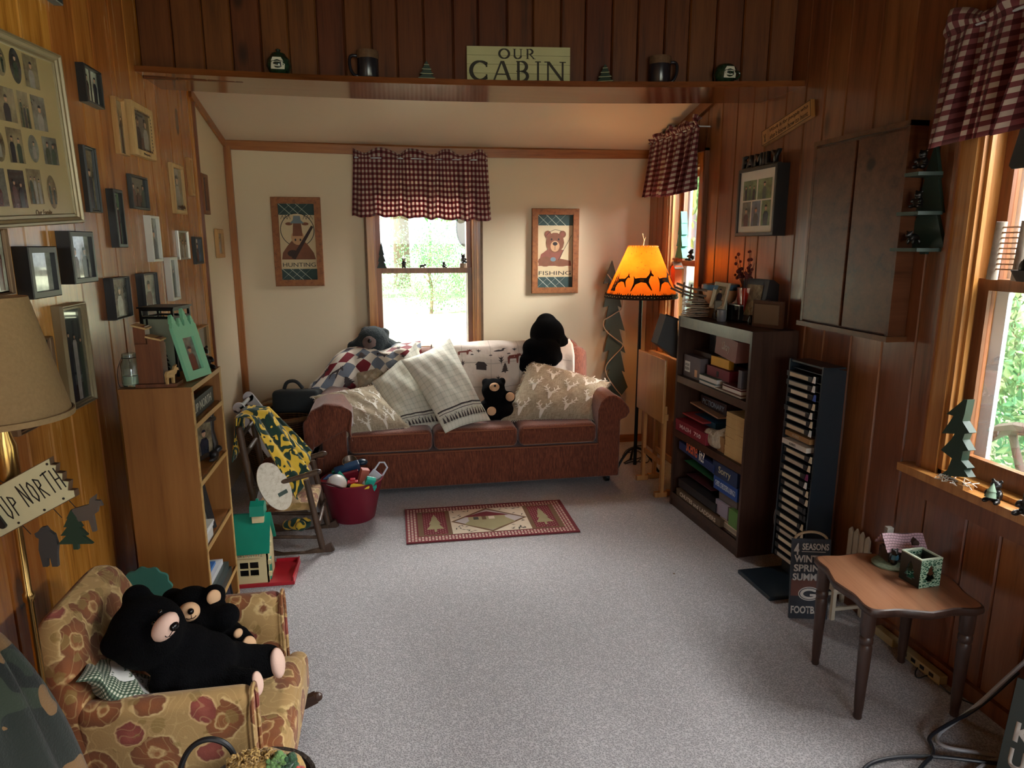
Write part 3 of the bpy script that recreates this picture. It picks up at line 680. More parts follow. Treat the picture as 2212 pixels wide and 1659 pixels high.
# ---- on top of the bookcase (z 1.085) ----------------------------------------------------
ZT = bzt + .0005
r = thing('picture_frame', 'pale wood standing picture with dark glass at the rear end of the bookcase top', 'picture frame', M=T(-1.04, 3.42, .92) @ Matrix(((0, 0, 1, 0), (1, 0, 0, 0), (0, 1, 0, 0), (0, 0, 0, 1))))
bpy.data.objects.remove(r)
fr = frame(F, 'pale edged picture with dark glass hung low at the rear end of the pine wall', 'left', q2(1016, 545), q2(1086, 720), .03, .018, PALEW, 'dark', 49, people=0)
METAL = flat('black_iron', srgb(26, 28, 27), .4, .6, var=.1)
g = NG('frosted_pane'); FROST = g.done(srgb(176, 186, 160), .45, Transmission_Weight=.35, Alpha=1.0)
r = thing('lantern', 'black metal candle lantern with pine cut-outs on the bookcase top', 'lantern', (-.882, 2.915, ZT), -12)
L, Hh = .125, .27
def pine(w_, h_, tiers=5, trunk=.0, sag=.25):
    """outline of a fir, base at y=0"""
    L_, t0 = [], h_ * trunk; hh = h_ - t0
    for k in range(tiers):
        ww = w_ / 2 * (1 - k / (tiers + .3)); y0 = t0 + hh * k / tiers; L_ += [(ww, y0), (ww * .45 if k < tiers - 1 else 0, y0 + hh / tiers * (1 if k < tiers - 1 else 1) * (1 - sag * .0))]
    pts = ([(w_ * .07, 0), (w_ * .07, t0)] if trunk else []) + L_
    return pts + [(-x, y) for x, y in reversed(pts) if x > 1e-6 or False]
b = MB()
for sx in (-1, 1):
    for sy in (-1, 1): b.box((sx * L / 2, sy * L / 2, Hh / 2), (.009, .009, Hh))
for z in (.022, .232, .262):
    for s_ in (-1, 1): b.box((s_ * L / 2, 0, z), (.008, L, .008)); b.box((0, s_ * L / 2, z), (L, .008, .008))
b.box((0, 0, Hh), (L + .02, L + .02, .006)); b.box((0, 0, .022), (L, L, .005))
for s_ in (-1, 1):
    for k in (-.025, .025): b.box((s_ * L / 2, k, .12), (.004, .004, .22)) if False else None
    b.box((s_ * L / 2, -.042, .127), (.005, .005, .2)); b.box((-.042, s_ * L / 2, .127), (.005, .005, .2))
b.build('cage', METAL, r)
for k in range(4): b = MB(); b.box((0, L / 2 - .006, .125), (L - .008, .002, .2)); b.build('pane', FROST, r, M=RZ(90 * k))
for k in range(4):
    b = MB(); b.prism(pine(.055, .13, 7), .002, RZ(90 * k) @ T(.012, -L / 2 - .001, .024) @ RX(90)); b.build('tree_cutout', METAL, r)
GLS = NG('jar_glass').done(srgb(225, 240, 232), .03, Transmission_Weight=.95, IOR=1.45)
WAXM = flat('candle_wax', srgb(214, 218, 190), .5, var=.05)
r = thing('jar', 'clear glass mason jar with a wire handle on the bookcase top', 'jar', (-.945, 2.672, ZT))
b = MB(); b.lathe([(.0, .003), (.032, .003), (.034, .01), (.034, .085), (.026, .1), (.025, .122), (.0225, .122), (.0235, .1), (.031, .083), (.031, .012), (0, .008)], 28); b.build('glass', GLS, r, smooth=True)
b = MB(); b.lathe([(0, .009), (.029, .009), (.029, .04), (0, .042)], 20); b.build('candle', WAXM, r, smooth=True)
b = MB(); b.tube([(math.cos(a) * .027, math.sin(a) * .027, .108) for a in [k * .5236 for k in range(12)]], .0012, 5, closed=True); b.tube([(-.027, 0, .108), (-.045, -.01, .06), (-.04, -.02, .0), (-.02, -.035, .004)], .001, 5, smooth=1); b.build('wire_handle', METAL, r)
BIRD = wood('birdhouse_wood', srgb(112, 62, 34), srgb(134, 80, 46), srgb(72, 38, 20), .4, 2, 2); BIRDP = PALEW
r = thing('wooden_cabin', 'stepped brown wooden cabin ornament with a carved moose on the bookcase', 'ornament', (-.862, 2.672, ZT), 0)
b = MB(); b.box((.01, 0, .006), (.14, .085, .012)); b.build('base', BIRD, r)
b = MB(); b.box((-.01, .005, .085), (.085, .06, .145)); b.build('body', BIRD, r)
def gable(w_, h_, rh, d): return [(-w_ / 2, 0), (w_ / 2, 0), (w_ / 2, h_), (0, h_ + rh), (-w_ / 2, h_)]
for cx, cy, z0, w_, h_ in ((-.038, .012, .15, .04, .07), (.012, -.004, .13, .042, .05)):
    b = MB(); b.box((cx, cy, z0 + h_ / 2), (w_, .05, h_)); u = b.build('tower', BIRD, r)
    b = MB(); plate(b, [(cx - w_ * .62, cy - .03, z0 + h_ + .002), (cx + w_ * .62, cy - .03, z0 + h_ - .012), (cx + w_ * .62, cy + .034, z0 + h_ - .012), (cx - w_ * .62, cy + .034, z0 + h_ + .002)], .006); b.build('tower_roof', BIRDP, u)
moose_o = [(-.02, 0), (-.014, 0), (-.013, .022), (.006, .022), (.007, 0), (.013, 0), (.016, .03), (.024, .034), (.03, .046), (.036, .044), (.034, .054), (.026, .056), (.03, .066), (.018, .06), (.014, .05), (-.016, .046), (-.022, .036)]
b = MB(); b.prism(moose_o, .01, T(.055, -.03, .012) @ RZ(60) @ RX(90)); b.build('moose', BIRDP, r)
MINT = flat('mint_paint', srgb(136, 206, 164), .5, var=.05)
r = thing('mint_frame', 'mint green photo frame with treetop points leaning on the bookcase edge', 'picture frame', M=T(-.748, 2.785, ZT + .003) @ RZ(-16) @ RY(-14) @ Matrix(((0, 0, 1, 0), (1, 0, 0, 0), (0, 1, 0, 0), (0, 0, 0, 1))))
tw = .155; sp = lambda x, h_, w_: [(x - w_, .205), (x - w_ * .5, .205 + h_ * .35), (x - w_ * .8, .205 + h_ * .35), (x - w_ * .3, .205 + h_ * .7), (x - w_ * .5, .205 + h_ * .7), (x, .205 + h_), (x + w_ * .5, .205 + h_ * .7), (x + w_ * .3, .205 + h_ * .7), (x + w_ * .8, .205 + h_ * .35), (x + w_ * .5, .205 + h_ * .35), (x + w_, .205)]
def hole_frame(b, w_, h_, bx_, by_, by2, d): 
    for c, s_ in (((-w_ / 2 + bx_ / 2, h_ / 2, d / 2), (bx_, h_, d)), ((w_ / 2 - bx_ / 2, h_ / 2, d / 2), (bx_, h_, d)), ((0, by_ / 2, d / 2), (w_ - 2 * bx_, by_, d)), ((0, h_ - by2 / 2, d / 2), (w_ - 2 * bx_, by2, d))): b.box(c, s_)
b = MB(); hole_frame(b, tw, .206, .04, .032, .046, .014)
for x, h_, w_ in ((-.058, .05, .02), (-.018, .034, .014), (.022, .068, .02), (.06, .036, .015)): b.prism(sp(x, h_, w_), .014)
b.build('frame_body', MINT, r)
ph_ = photo(r, .075, .13, .004, 90, 'grey', cy=.097, people=1); b = MB(); b.box((0, .1, .001), (.1, .17, .003)); b.build('backing', BLK, r)
def bearling(name, label, M, s=1.0, pose='sit', m=None, group=None, muzzle=None, extra=(), cat='bear figurine'):
    """small moulded bear: body, head with ears and muzzle, four limbs; faces local +x"""
    r = thing(name, label, cat, M=M, group=group)
    if pose == 'sit': B = [((0, 0, .3), (.24, .26, .3)), ((.03, 0, .68), (.19, .2, .19)), ((.2, 0, .64), (.1, .1, .09)), ((-.02, .15, .86), (.05, .07, .08)), ((-.02, -.15, .86), (.05, .07, .08)), ((.25, .2, .09), (.22, .1, .1)), ((.25, -.2, .09), (.22, .1, .1)), ((.16, .23, .38), (.16, .08, .09), (0, 35, 0)), ((.16, -.23, .38), (.16, .08, .09), (0, 35, 0))]
    elif pose == 'stand': B = [((0, 0, .45), (.2, .22, .34)), ((.03, 0, .86), (.17, .18, .17)), ((.18, 0, .83), (.09, .09, .08)), ((-.02, .14, 1.02), (.04, .06, .07)), ((-.02, -.14, 1.02), (.04, .06, .07)), ((.03, .12, .1), (.13, .1, .14)), ((.03, -.12, .1), (.13, .1, .14)), ((.16, .22, .58), (.16, .07, .08), (0, 10, 0)), ((.16, -.22, .5), (.16, .07, .08), (0, 25, 0))]
    else: B = [((0, 0, .36), (.42, .2, .22)), ((.48, 0, .5), (.18, .17, .17)), ((.64, 0, .45), (.1, .09, .08)), ((.44, .13, .66), (.05, .06, .07)), ((.44, -.13, .66), (.05, .06, .07)), ((.28, .13, .14), (.09, .08, .16)), ((.3, -.13, .14), (.09, .08, .16)), ((-.3, .13, .14), (.1, .09, .16)), ((-.28, -.13, .14), (.1, .09, .16))]
    S = lambda t: tuple(v * s for v in t)
    blob([(S(q[0]), S(q[1]), *(q[2:])) for q in B], .035 * s, 4, 'bear_body', m or BEARB, r)
    hx, hz = {'sit': (.28, .64), 'stand': (.25, .83), 'walk': (.72, .45)}[pose]
    if muzzle: b = MB(); b.ball(S((hx - .045, 0, hz - .01)), S((.065, .085, .07)), u=12, v=8); b.build('muzzle', muzzle, r, smooth='all')
    b = MB(); b.ball(S((hx + .02, 0, hz + .03)), S((.03, .04, .03)), u=8, v=6); b.build('nose', BLK, r, smooth='all')
    return r
TANM = flat('tan_muzzle', srgb(150, 116, 80), .5)
bearling('bear_figurine', 'small black bear figurine at the rear end of the bookcase top', T(-.775, 3.0, ZT) @ RZ(-50), .105, 'sit', muzzle=TANM)
r = thing('iron_bear', 'small dark iron piece sitting below the lantern on the bookcase', 'ornament', (-.835, 2.76, ZT)); bpy.data.objects.remove(r)
# ================================================================ LEFT FOREGROUND
def P(x, y, Y): return onY(x, y, Y)
def floral():
    g = NG('floral_upholstery'); o = g.obj()
    wob = g.n('VectorMath', operation='ADD', i0=o, i1=g.n('VectorMath', 0, operation='SCALE', i0=g.noise(o, 14, 3, .6, 1), Scale=.05))
    base = srgb(170, 136, 84)
    v = g.scale(wob, (10.5, 10.5, 10.5)); d = g.n('TexVoronoi', 0, Vector=v, Scale=1.0); rc = g.n('TexVoronoi', 1, Vector=v, Scale=1.0)
    petal = g.math('SINE', g.math('MULTIPLY', g.noise(o, 11, 1), 60))
    fl = g.ramp(d, [(.0, srgb(112, 60, 28)), (.20, srgb(150, 96, 50)), (.26, srgb(206, 172, 116)), (.30, srgb(138, 80, 40)), (.56, srgb(120, 70, 36)), (.60, srgb(206, 176, 122)), (.66, base)])
    red = g.ramp(d, [(.0, srgb(176, 100, 80)), (.24, srgb(140, 66, 52)), (.36, srgb(128, 60, 48)), (.40, srgb(206, 170, 118)), (.45, base)])
    c = g.mix(g.math('GREATER_THAN', g.sep(rc, 0), .76), fl, red)
    v2 = g.scale(wob, (22, 22, 22), (3.1, 1.7, .4)); d2 = g.n('TexVoronoi', 0, Vector=v2, Scale=1.0); r2 = g.n('TexVoronoi', 1, Vector=v2, Scale=1.0)
    lf = g.math('MULTIPLY', g.ramp(d2, [(.36, (1, 1, 1)), (.42, (0, 0, 0))]), g.math('GREATER_THAN', g.sep(r2, 1), .45))
    c = g.mix(g.math('MULTIPLY', lf, .75), c, srgb(140, 112, 58))
    ln = g.ramp(petal, [(.86, (0, 0, 0)), (.97, (1, 1, 1))])
    c = g.mix(g.math('MULTIPLY', ln, .22), c, srgb(220, 190, 130))
    g.bump(g.noise(o, 220, 2), .35, .002); return g.done(c, .85, Sheen_Weight=.2)
FLORAL = floral()
DARKW = wood('dark_stained_wood', srgb(58, 36, 24), srgb(78, 50, 34), srgb(34, 20, 14), .35, 0, 1, island=False)
def rbox(b, c, s, bev, M=I4, seg=4):
    bm = bmesh.new(); bmesh.ops.create_cube(bm, size=1)
    for v in bm.verts: v.co = Vector((v.co.x * s[0] + c[0], v.co.y * s[1] + c[1], v.co.z * s[2] + c[2]))
    bmesh.ops.bevel(bm, geom=bm.edges[:], offset=bev, segments=seg, profile=.5, affect='EDGES'); return b.bm(bm, M)
r = thing('child_armchair', "child's floral upholstered rocking armchair with frayed arms, lower left", 'armchair', (-.6, 1.97, 0))
for yy, nm in ((1.715, 'near'), (2.225, 'far')):
    b = MB(); rbox(b, (-.61, yy, .285), (.43, .075, .33), .034); b.build('arm', FLORAL, W=r, smooth=True)
    b = MB(); b.tube([(-.396, yy + sg * .036, z) for sg, z in ((-1, .13), (-1, .3), (-1, .40), (-.6, .446), (0, .455), (.6, .446), (1, .40), (1, .3), (1, .13))], .006, 6, smooth=1); b.build('welt', FLORAL, W=r, smooth=True)
b = MB()
def backf(u, v):   # rounded padded back, leaning
    a = 2 * math.pi * u; cx, cy = math.cos(a), math.sin(a); k = lambda t: math.copysign(abs(t) ** .45, t)
    hw = .285 - .10 * v ** 2.2; th = .052 - .012 * v; z = .2 + .47 * v
    e = 1 if v < .86 else max(.0, 1 - ((v - .86) / .14) ** 2.2)
    return (-.775 - .12 * v + th * k(cx) * (e ** .5), 1.965 - .03 * v + (hw - .045 * (1 - e)) * k(cy), z - .012 * (1 - e))
b.grid(backf, 40, 22, True); n = len(b.v); b.f.append(tuple(range(n - 40, n))); b.mi.append(0)
b.build('backrest', FLORAL, W=r, smooth='all')
b = MB(); rbox(b, (-.545, 1.97, .185), (.43, .44, .13), .045); b.build('seat', FLORAL, W=r, smooth=True)
b = MB(); rbox(b, (-.358, 1.97, .153), (.07, .54, .15), .033); b.build('seat_front', FLORAL, W=r, smooth=True)
for yy in (1.76, 2.18):
    b = MB(); pts = [(-.93, .085), (-.8, .04), (-.65, .018), (-.5, .02), (-.38, .035), (-.30, .07)]
    for (xa, za), (xb, zb_) in zip(pts, pts[1:]): bar(b, (xa, yy - .013, za), (xb, yy - .013, zb_), .034, .026, (0, 1, 0))
    b.ball((-.298, yy, .07), (.02, .013, .018), u=10, v=6); b.build('rocker', DARKW, W=r)
for yy in (1.76, 2.18):
    for xx in (-.75, -.45): b = MB(); b.cyl((xx, yy, .03), (xx, yy, .13), .016); b.build('leg', DARKW, W=r)
# plush bears --------------------------------------------------------------------------------
FUR = flat('black_fur', srgb(7, 7, 9), 1.0, var=.4, vs=60, bump=.9, bs=240, bd=.006, Specular_IOR_Level=.12)
TFUR = flat('teal_black_fur', srgb(24, 38, 42), .95, var=.5, vs=50, bump=.9, bs=200, bd=.008, Sheen_Weight=.15)
PINK = flat('pink_plush', srgb(226, 190, 172), .9, var=.06, bump=.3, bs=160); PEACH = flat('peach_plush', srgb(214, 172, 132), .9, var=.06, bump=.3, bs=160); TAUPE = flat('taupe_plush', srgb(110, 92, 88), .9, var=.1, bump=.3)
NOSE = flat('plastic_nose', srgb(14, 13, 14), .18); EYE = flat('glass_eye', srgb(20, 14, 12), .06, Coat_Weight=.5)
def part_ball(r, name, c, rad, m, rot=None, ex=1.0, n=16):
    b = MB(); M = T(*c); 
    if rot is not None: M = M @ rot
    b.ball((0, 0, 0), rad, M, n, n - 4); return b.build(name, m, W=r, smooth='all')
def facing(d): return Vector(d).normalized().to_track_quat('X', 'Z').to_matrix().to_4x4()
# large bear in front: lies back, head on a small cushion, soles to the right
r = thing('plush_bear', 'large black plush bear with a pink muzzle lying in front on the floral chair', 'plush bear', (-.62, 1.9, .25), group='plush black bears')
D = Vector((.86, -.42, .28))
hc, hr = pb(318, 1366, 1.86, 78)
B = [(hc, hr), pb(296, 1292, 1.92, 30), pb(248, 1392, 1.82, 30), pb(345, 1372, 1.82, 46), pb(400, 1415, 1.89, 66), pb(450, 1428, 1.90, 62), pb(370, 1405, 1.88, 60), pb(505, 1428, 1.95, 42), pb(545, 1430, 1.97, 38), pb(575, 1428, 1.98, 36), pb(470, 1468, 1.84, 34), pb(510, 1468, 1.83, 28), pb(540, 1470, 1.82, 27), pb(355, 1472, 1.80, 30), pb(395, 1478, 1.79, 27), pb(430, 1470, 1.82, 30)]
blob([(c, rr) for c, rr in B], .009, 8, 'bear_body', FUR, W=r)
mc, mr = pb(357, 1354, 1.775, 30); Fm = facing(D)
lx = (P(372, 1326, 1.8) - P(336, 1384, 1.8)).normalized(); fx_ = (D - lx * D.dot(lx)).normalized(); Rm = Matrix((lx, fx_.cross(lx) * -1, fx_)).transposed().to_4x4()
part_ball(r, 'muzzle', mc, (mr[0] * 1.22, mr[0] * .86, mr[0] * .72), PINK, Rm)
part_ball(r, 'nose', tuple(Vector(mc) + fx_ * mr[0] * .62 + lx * mr[0] * .55), (mr[0] * .3, mr[0] * .38, mr[0] * .34), NOSE, Fm, n=12)
for s_ in (-1, 1):
    e = P(332, 1347, 1.775) if s_ < 0 else P(346, 1322, 1.785)
    part_ball(r, 'eye', tuple(e), mr[0] * .17, EYE, n=10)
def smile(r, mc, R_, up, fw):
    sd = fw.cross(up); b = MB(); q_ = lambda a, c_: Vector(mc) + sd * R_ * a + up * R_ * c_ + fw * R_ * (.80 - .25 * (a * a + c_ * c_)); b.tube([q_(0, .25), q_(0, -.1), q_(0, -.3)], .0013, 5); b.tube([q_(-.4, -.2), q_(-.2, -.36), q_(0, -.32), q_(.2, -.36), q_(.4, -.2)], .0013, 5, smooth=1); b.build('stitched_mouth', NOSE, W=r)
smile(r, mc, mr[0] * .9, lx, fx_)
for (x, y, Y, rp, dv) in ((588, 1432, 1.965, 32, (.9, -.35, .12)), (546, 1476, 1.815, 26, (.9, -.4, .1))):
    c, rr = pb(x, y, Y, rp); part_ball(r, 'paw_pad', tuple(Vector(c) + Vector(dv) * rr[0] * .42), (rr[0] * .42, rr[0] * .62, rr[0] * 1.08), PINK, facing(dv))
# smaller bear behind
r = thing('plush_bear', 'smaller black plush bear with peach muzzle and ears, behind on the floral chair', 'plush bear', (-.55, 2.1, .25), group='plush black bears')
B = [pb(415, 1318, 2.08, 52), pb(463, 1286, 2.07, 25), pb(374, 1296, 2.12, 26), pb(440, 1365, 2.1, 60), pb(480, 1390, 2.1, 52), pb(470, 1335, 2.02, 34), pb(490, 1330, 2.0, 28), pb(430, 1352, 2.0, 30), pb(515, 1375, 2.08, 24), pb(530, 1388, 2.06, 22), pb(450, 1420, 2.08, 44), pb(528, 1408, 2.05, 24), pb(498, 1410, 2.04, 34)]
blob([(c, rr) for c, rr in B], .009, 8, 'bear_body', FUR, W=r)
Dm = Vector((.45, -.85, .1)); mc, mr = pb(408, 1322, 1.985, 23)
part_ball(r, 'muzzle', mc, (mr[0] * .9, mr[0], mr[0] * .9), PEACH, facing(Dm)); part_ball(r, 'nose', tuple(Vector(mc) + Dm.normalized() * mr[0] * .85 + Vector((0, 0, mr[0] * .35))), mr[0] * .3, NOSE, n=10); smile(r, mc, mr[0] * 1.1, Vector((0, 0, 1)), Dm.normalized())
c, rr = pb(462, 1290, 2.035, 15); part_ball(r, 'inner_ear', c, (rr[0] * .5, rr[0], rr[0] * 1.1), PEACH, facing((.5, -.8, .1)))
c, rr = pb(514, 1368, 2.035, 12); part_ball(r, 'paw_pad', c, (rr[0] * .6, rr[0], rr[0] * .8), PEACH, facing((.8, -.5, .2)))
c, rr = pb(538, 1392, 2.0, 17); part_ball(r, 'paw_pad', c, (rr[0] * .5, rr[0], rr[0] * 1.05), PEACH, facing((.7, -.6, .3)))
# checked little cushion under the big bear
def gingham(name, n, a, b2, c, thin=False, rough=.9, trans=0):
    """woven check in uv: dark where both stripes meet, mid where one runs"""
    g = NG(name); u = g.uv(); x = g.math('FRACT', g.math('MULTIPLY', g.sep(u, 0), n[0])); y = g.math('FRACT', g.math('MULTIPLY', g.sep(u, 1), n[1]))
    t = .2 if thin else .5
    sx = g.math('LESS_THAN', x, t); sy = g.math('LESS_THAN', y, t)
    s = g.math('MULTIPLY', g.math('ADD', sx, sy), .5)
    col = g.ramp(s, [(0, a), (.25, b2), (.75, c)], 'CONSTANT')
    nz = g.noise(g.obj(), 60, 3); col = g.mix(g.math('MULTIPLY', nz, .25), col, tuple(v * .7 for v in b2))
    g.bump(g.noise(g.obj(), 400, 2), .25, .001); g.done(col, rough, Sheen_Weight=.15)
    if trans: g.t.links.new(g.n('MixShader', i0=trans, i1=g.b.outputs[0], i2=g.n('BsdfTranslucent', Color=col)), g.out.inputs[0])
    return g.m
def pillow_surf(M, w_, h_, t, seed=0, sag=0.0, cr=.10):
    rd = random.Random(seed); f1, f2, f3 = rd.uniform(3, 6), rd.uniform(3, 6), rd.uniform(0, 6)
    def S(u, v, s):
        x, y = 2 * u - 1, 2 * v - 1
        k = max(0, (1 - abs(x) ** 2.6)) ** .55 * max(0, (1 - abs(y) ** 2.6)) ** .55
        px, py = x * w_ / 2 * (1 - cr * (1 - y * y) * abs(x)), y * h_ / 2 * (1 - cr * (1 - x * x) * abs(y))
        z = s * t / 2 * k * (1 + .10 * math.sin(f1 * x + f3) * math.cos(f2 * y)) + .012 * math.sin(f1 * 1.7 * x + f2 * y + f3) * (1 - k * .6) - sag * (x * x) 
        z += s * k * .006 * math.sin(13 * x + 5 * y + f3)
        return M @ Vector((px, py, z))
    return S
def pillow(root, S, m, name='cover', n=30):
    b = MB(); b.grid(lambda u, v: S(u, v, 1), n, n); b.grid(lambda u, v: S(1 - u, v, -1), n, n)
    for k in list(b.uvs):
        if k >= (n + 1) ** 2: u, v = b.uvs[k]; b.uvs[k] = (1 - u, v)
    return b.build(name, m, W=root, smooth='all')
r = thing('cushion', 'small green checked cushion tucked under the large bear', 'cushion', (-.72, 1.8, .25))
cg = gingham('green_gingham', (26, 26), srgb(220, 220, 200), srgb(96, 116, 92), srgb(36, 56, 44))
Sq = pillow_surf(T(*P(262, 1478, 1.80)) @ RZ(12) @ RY(42) @ RX(-14), .24, .2, .055, 4); pillow(r, Sq, cg)
b = MB(); b.grid(lambda u, v: Sq(.28 + .5 * u, .25 + .5 * v, 1) + Vector((0.0012, -.0012, .001)), 8, 8); b.build('white_patch', flat('white_applique', srgb(232, 232, 226), .9), W=r, smooth='all')
# ---------------------------------------------------------------- floor lamp with hanging sign
BRASS = flat('brass', srgb(178, 142, 84), .22, .95, var=.1)
BUR = flat('burlap_shade', srgb(150, 122, 84), .95, var=.2, vs=140, bump=.5, bs=300, bd=.001)
LX, LY = -.835, 1.60
r = thing('floor_lamp', 'brass pole floor lamp with a tan burlap shade, far left', 'floor lamp', (LX, LY, 0))
b = MB(); b.lathe([(0, 0), (.10, 0), (.10, .012), (.05, .03), (.016, .05), (0, .05)], 28); b.build('base', BRASS, r, smooth=True)
b = MB(); b.lathe([(.0085, .05), (.0085, .80), (.012, .805), (.012, .82), (.0085, .825), (.0085, 1.0), (.016, 1.005), (.016, 1.03), (.021, 1.04), (.021, 1.17), (.013, 1.2), (.013, 1.3)], 18); b.build('pole', BRASS, r, smooth=True)
b = MB(); b.lathe([(.135, 1.232), (.132, 1.236), (.078, 1.49), (.076, 1.488), (.130, 1.234), (.135, 1.232)], 48, cap=False); sh = b.build('lamp_shade', BUR, r, smooth=True)
b = MB(); b.lathe([(.1365, 1.230), (.1365, 1.242), (.1335, 1.243)], 48, cap=False); b.build('hem', BUR, sh, smooth=True)
b = MB(); b.lathe([(.0, 1.3), (.014, 1.3), (.016, 1.34), (.03, 1.39), (.025, 1.43), (0, 1.445)], 18); b.build('bulb', PAPER, r, smooth=True)
CREAM = flat('crackled_cream', srgb(206, 200, 160), .55, var=.1, vs=30); SIGNEDGE = flat('sign_edge', srgb(96, 70, 46), .7); INKM = flat('black_paint', srgb(26, 26, 28), .5)
Sd = (P(130, 985, 1.52) - P(-20, 1070, 1.58)).normalized()
c0 = P(55, 1075, 1.55)
Ms = Matrix.Translation(c0) @ Matrix.Rotation(R(-8), 4, 'Z') @ Matrix.Rotation(R(-28), 4, 'Y') @ RX(90)
r = thing('hanging_sign', 'cream wooden UP NORTH sign hanging crookedly from the brass lamp', 'sign', M=Ms)
W_, H_ = .20, .098
jag = [(-W_ / 2, -H_ / 2), (W_ / 2 - .006, -H_ / 2), (W_ / 2, -.036), (W_ / 2 - .011, -.03), (W_ / 2 + .002, -.014), (W_ / 2 - .009, -.006), (W_ / 2 + .001, .008), (W_ / 2 - .011, .016), (W_ / 2, .03), (W_ / 2 - .01, .036), (W_ / 2 - .004, H_ / 2), (-W_ / 2, H_ / 2), (-W_ / 2 + .009, .03), (-W_ / 2 - .002, .016), (-W_ / 2 + .01, .004), (-W_ / 2, -.014), (-W_ / 2 + .01, -.028)]
b = MB(); b.prism(jag, .014, T(0, 0, -.014)); b.build('plank_back', SIGNEDGE, r)
b = MB(); b.prism([(x * .985, y * .97) for x, y in jag], .0015); b.build('plank_face', CREAM, r)
def strokes(b, ls, w_, z):
    for (x0, y0, x1, y1) in ls:
        d = Vector((x1 - x0, y1 - y0, 0)); n = Vector((-d.y, d.x, 0)).normalized() * w_ / 2; e = d.normalized() * w_ * .4
        p0, p1 = Vector((x0, y0, z)) - e, Vector((x1, y1, z)) + e
        b.add([tuple(p0 - n), tuple(p1 - n), tuple(p1 + n), tuple(p0 + n)], [(0, 1, 2, 3)])
GL = {'U': [(0, 1, .05, .2), (.05, .2, .3, 0), (.3, 0, .6, .25), (.6, .25, .62, 1)], 'P': [(0, 0, .1, 1), (.1, 1, .55, .85), (.55, .85, .55, .6), (.55, .6, .05, .5)], 'N': [(0, 0, .05, 1), (.05, 1, .6, .05), (.6, .05, .62, 1)],
      'O': [(.3, 0, .02, .35), (.02, .35, .1, .85), (.1, .85, .35, 1), (.35, 1, .6, .7), (.6, .7, .55, .2), (.55, .2, .3, 0)], 'R': [(0, 0, .05, 1), (.05, 1, .5, .85), (.5, .85, .45, .6), (.45, .6, .05, .5), (.15, .5, .6, 0)], 'T': [(.3, 0, .35, 1), (0, .95, .75, 1)], 'H': [(0, 0, .05, 1), (.6, 0, .6, 1), (.03, .5, .6, .5)]}
b = MB(); x = -.055
for ch, h_ in zip('UP NORTH', (.052, .045, 0, .05, .046, .046, .048, .046)):
    if ch == ' ': x += .010; continue
    dy = -.026 if ch in 'UP' else -.02
    strokes(b, [(x + a * .02, dy + b0 * h_, x + c * .02, dy + d * h_) for a, b0, c, d in GL[ch]], .0032, .0019); x += .0205
b.build('lettering', INKM, r)
b = MB(); b.prism(ell(-.075, -.01, .013, .026, 18, 60, 300) , .006, T(0, 0, .0015)); b.build('moon', INKM, r)
b = MB()
for px_, py_ in ((-.06, .04), (.085, .04), (-.045, -.04), (.02, -.042), (.07, -.04)): b.prism(ell(px_, py_, .0028, .0028, 8), .0012, T(0, 0, .0014))
b.build('nail_heads', INKM, r)
b = MB(); hp = [(.02 * math.cos(t * .9) * .25 + t * .0022 - .03, H_ / 2 + t * .0055, .004 * math.sin(t * .9) - .006) for t in range(0, 18)]; b.tube(hp, .0009, 5, smooth=1); b.build('wire', INKM, r)
GRN = flat('forest_green_paint', srgb(28, 54, 40), .55); GRYP = flat('slate_paint', srgb(58, 58, 58), .6)
M2 = Matrix.Rotation(R(-28), 4, 'Z')
bear_o = [(-.012, 0), (-.002, 0), (0, .02), (.006, .02), (.008, 0), (.02, 0), (.022, .03), (.026, .05), (.022, .075), (.012, .084), (.006, .094), (-.004, .092), (-.012, .082), (-.02, .078), (-.018, .07), (-.012, .066), (-.016, .04)]
b = MB(); b.prism(bear_o, .008, T(-.055, -.155, -.012) @ M2 @ RZ(0)); b.build('bear_pendant', GRYP, r)
b = MB(); b.prism(pine(.075, .092, 4, .14), .008, T(.02, -.15, -.012) @ M2); b.build('tree_pendant', GRN, r)
b = MB(); b.prism([(x_ * 1.25, y_ * 1.25) for x_, y_ in moose_o], .007, T(.066, -.13, -.012) @ M2 @ RZ(8)); b.build('moose_pendant', flat('moose_paint', srgb(84, 74, 66), .6), r)
for px_ in (-.05, .03, .07): b = MB(); b.tube([(px_, -.046, -.008), (px_ + .004, -.075, -.008)], .0008, 4); b.build('pendant_wire', INKM, r)
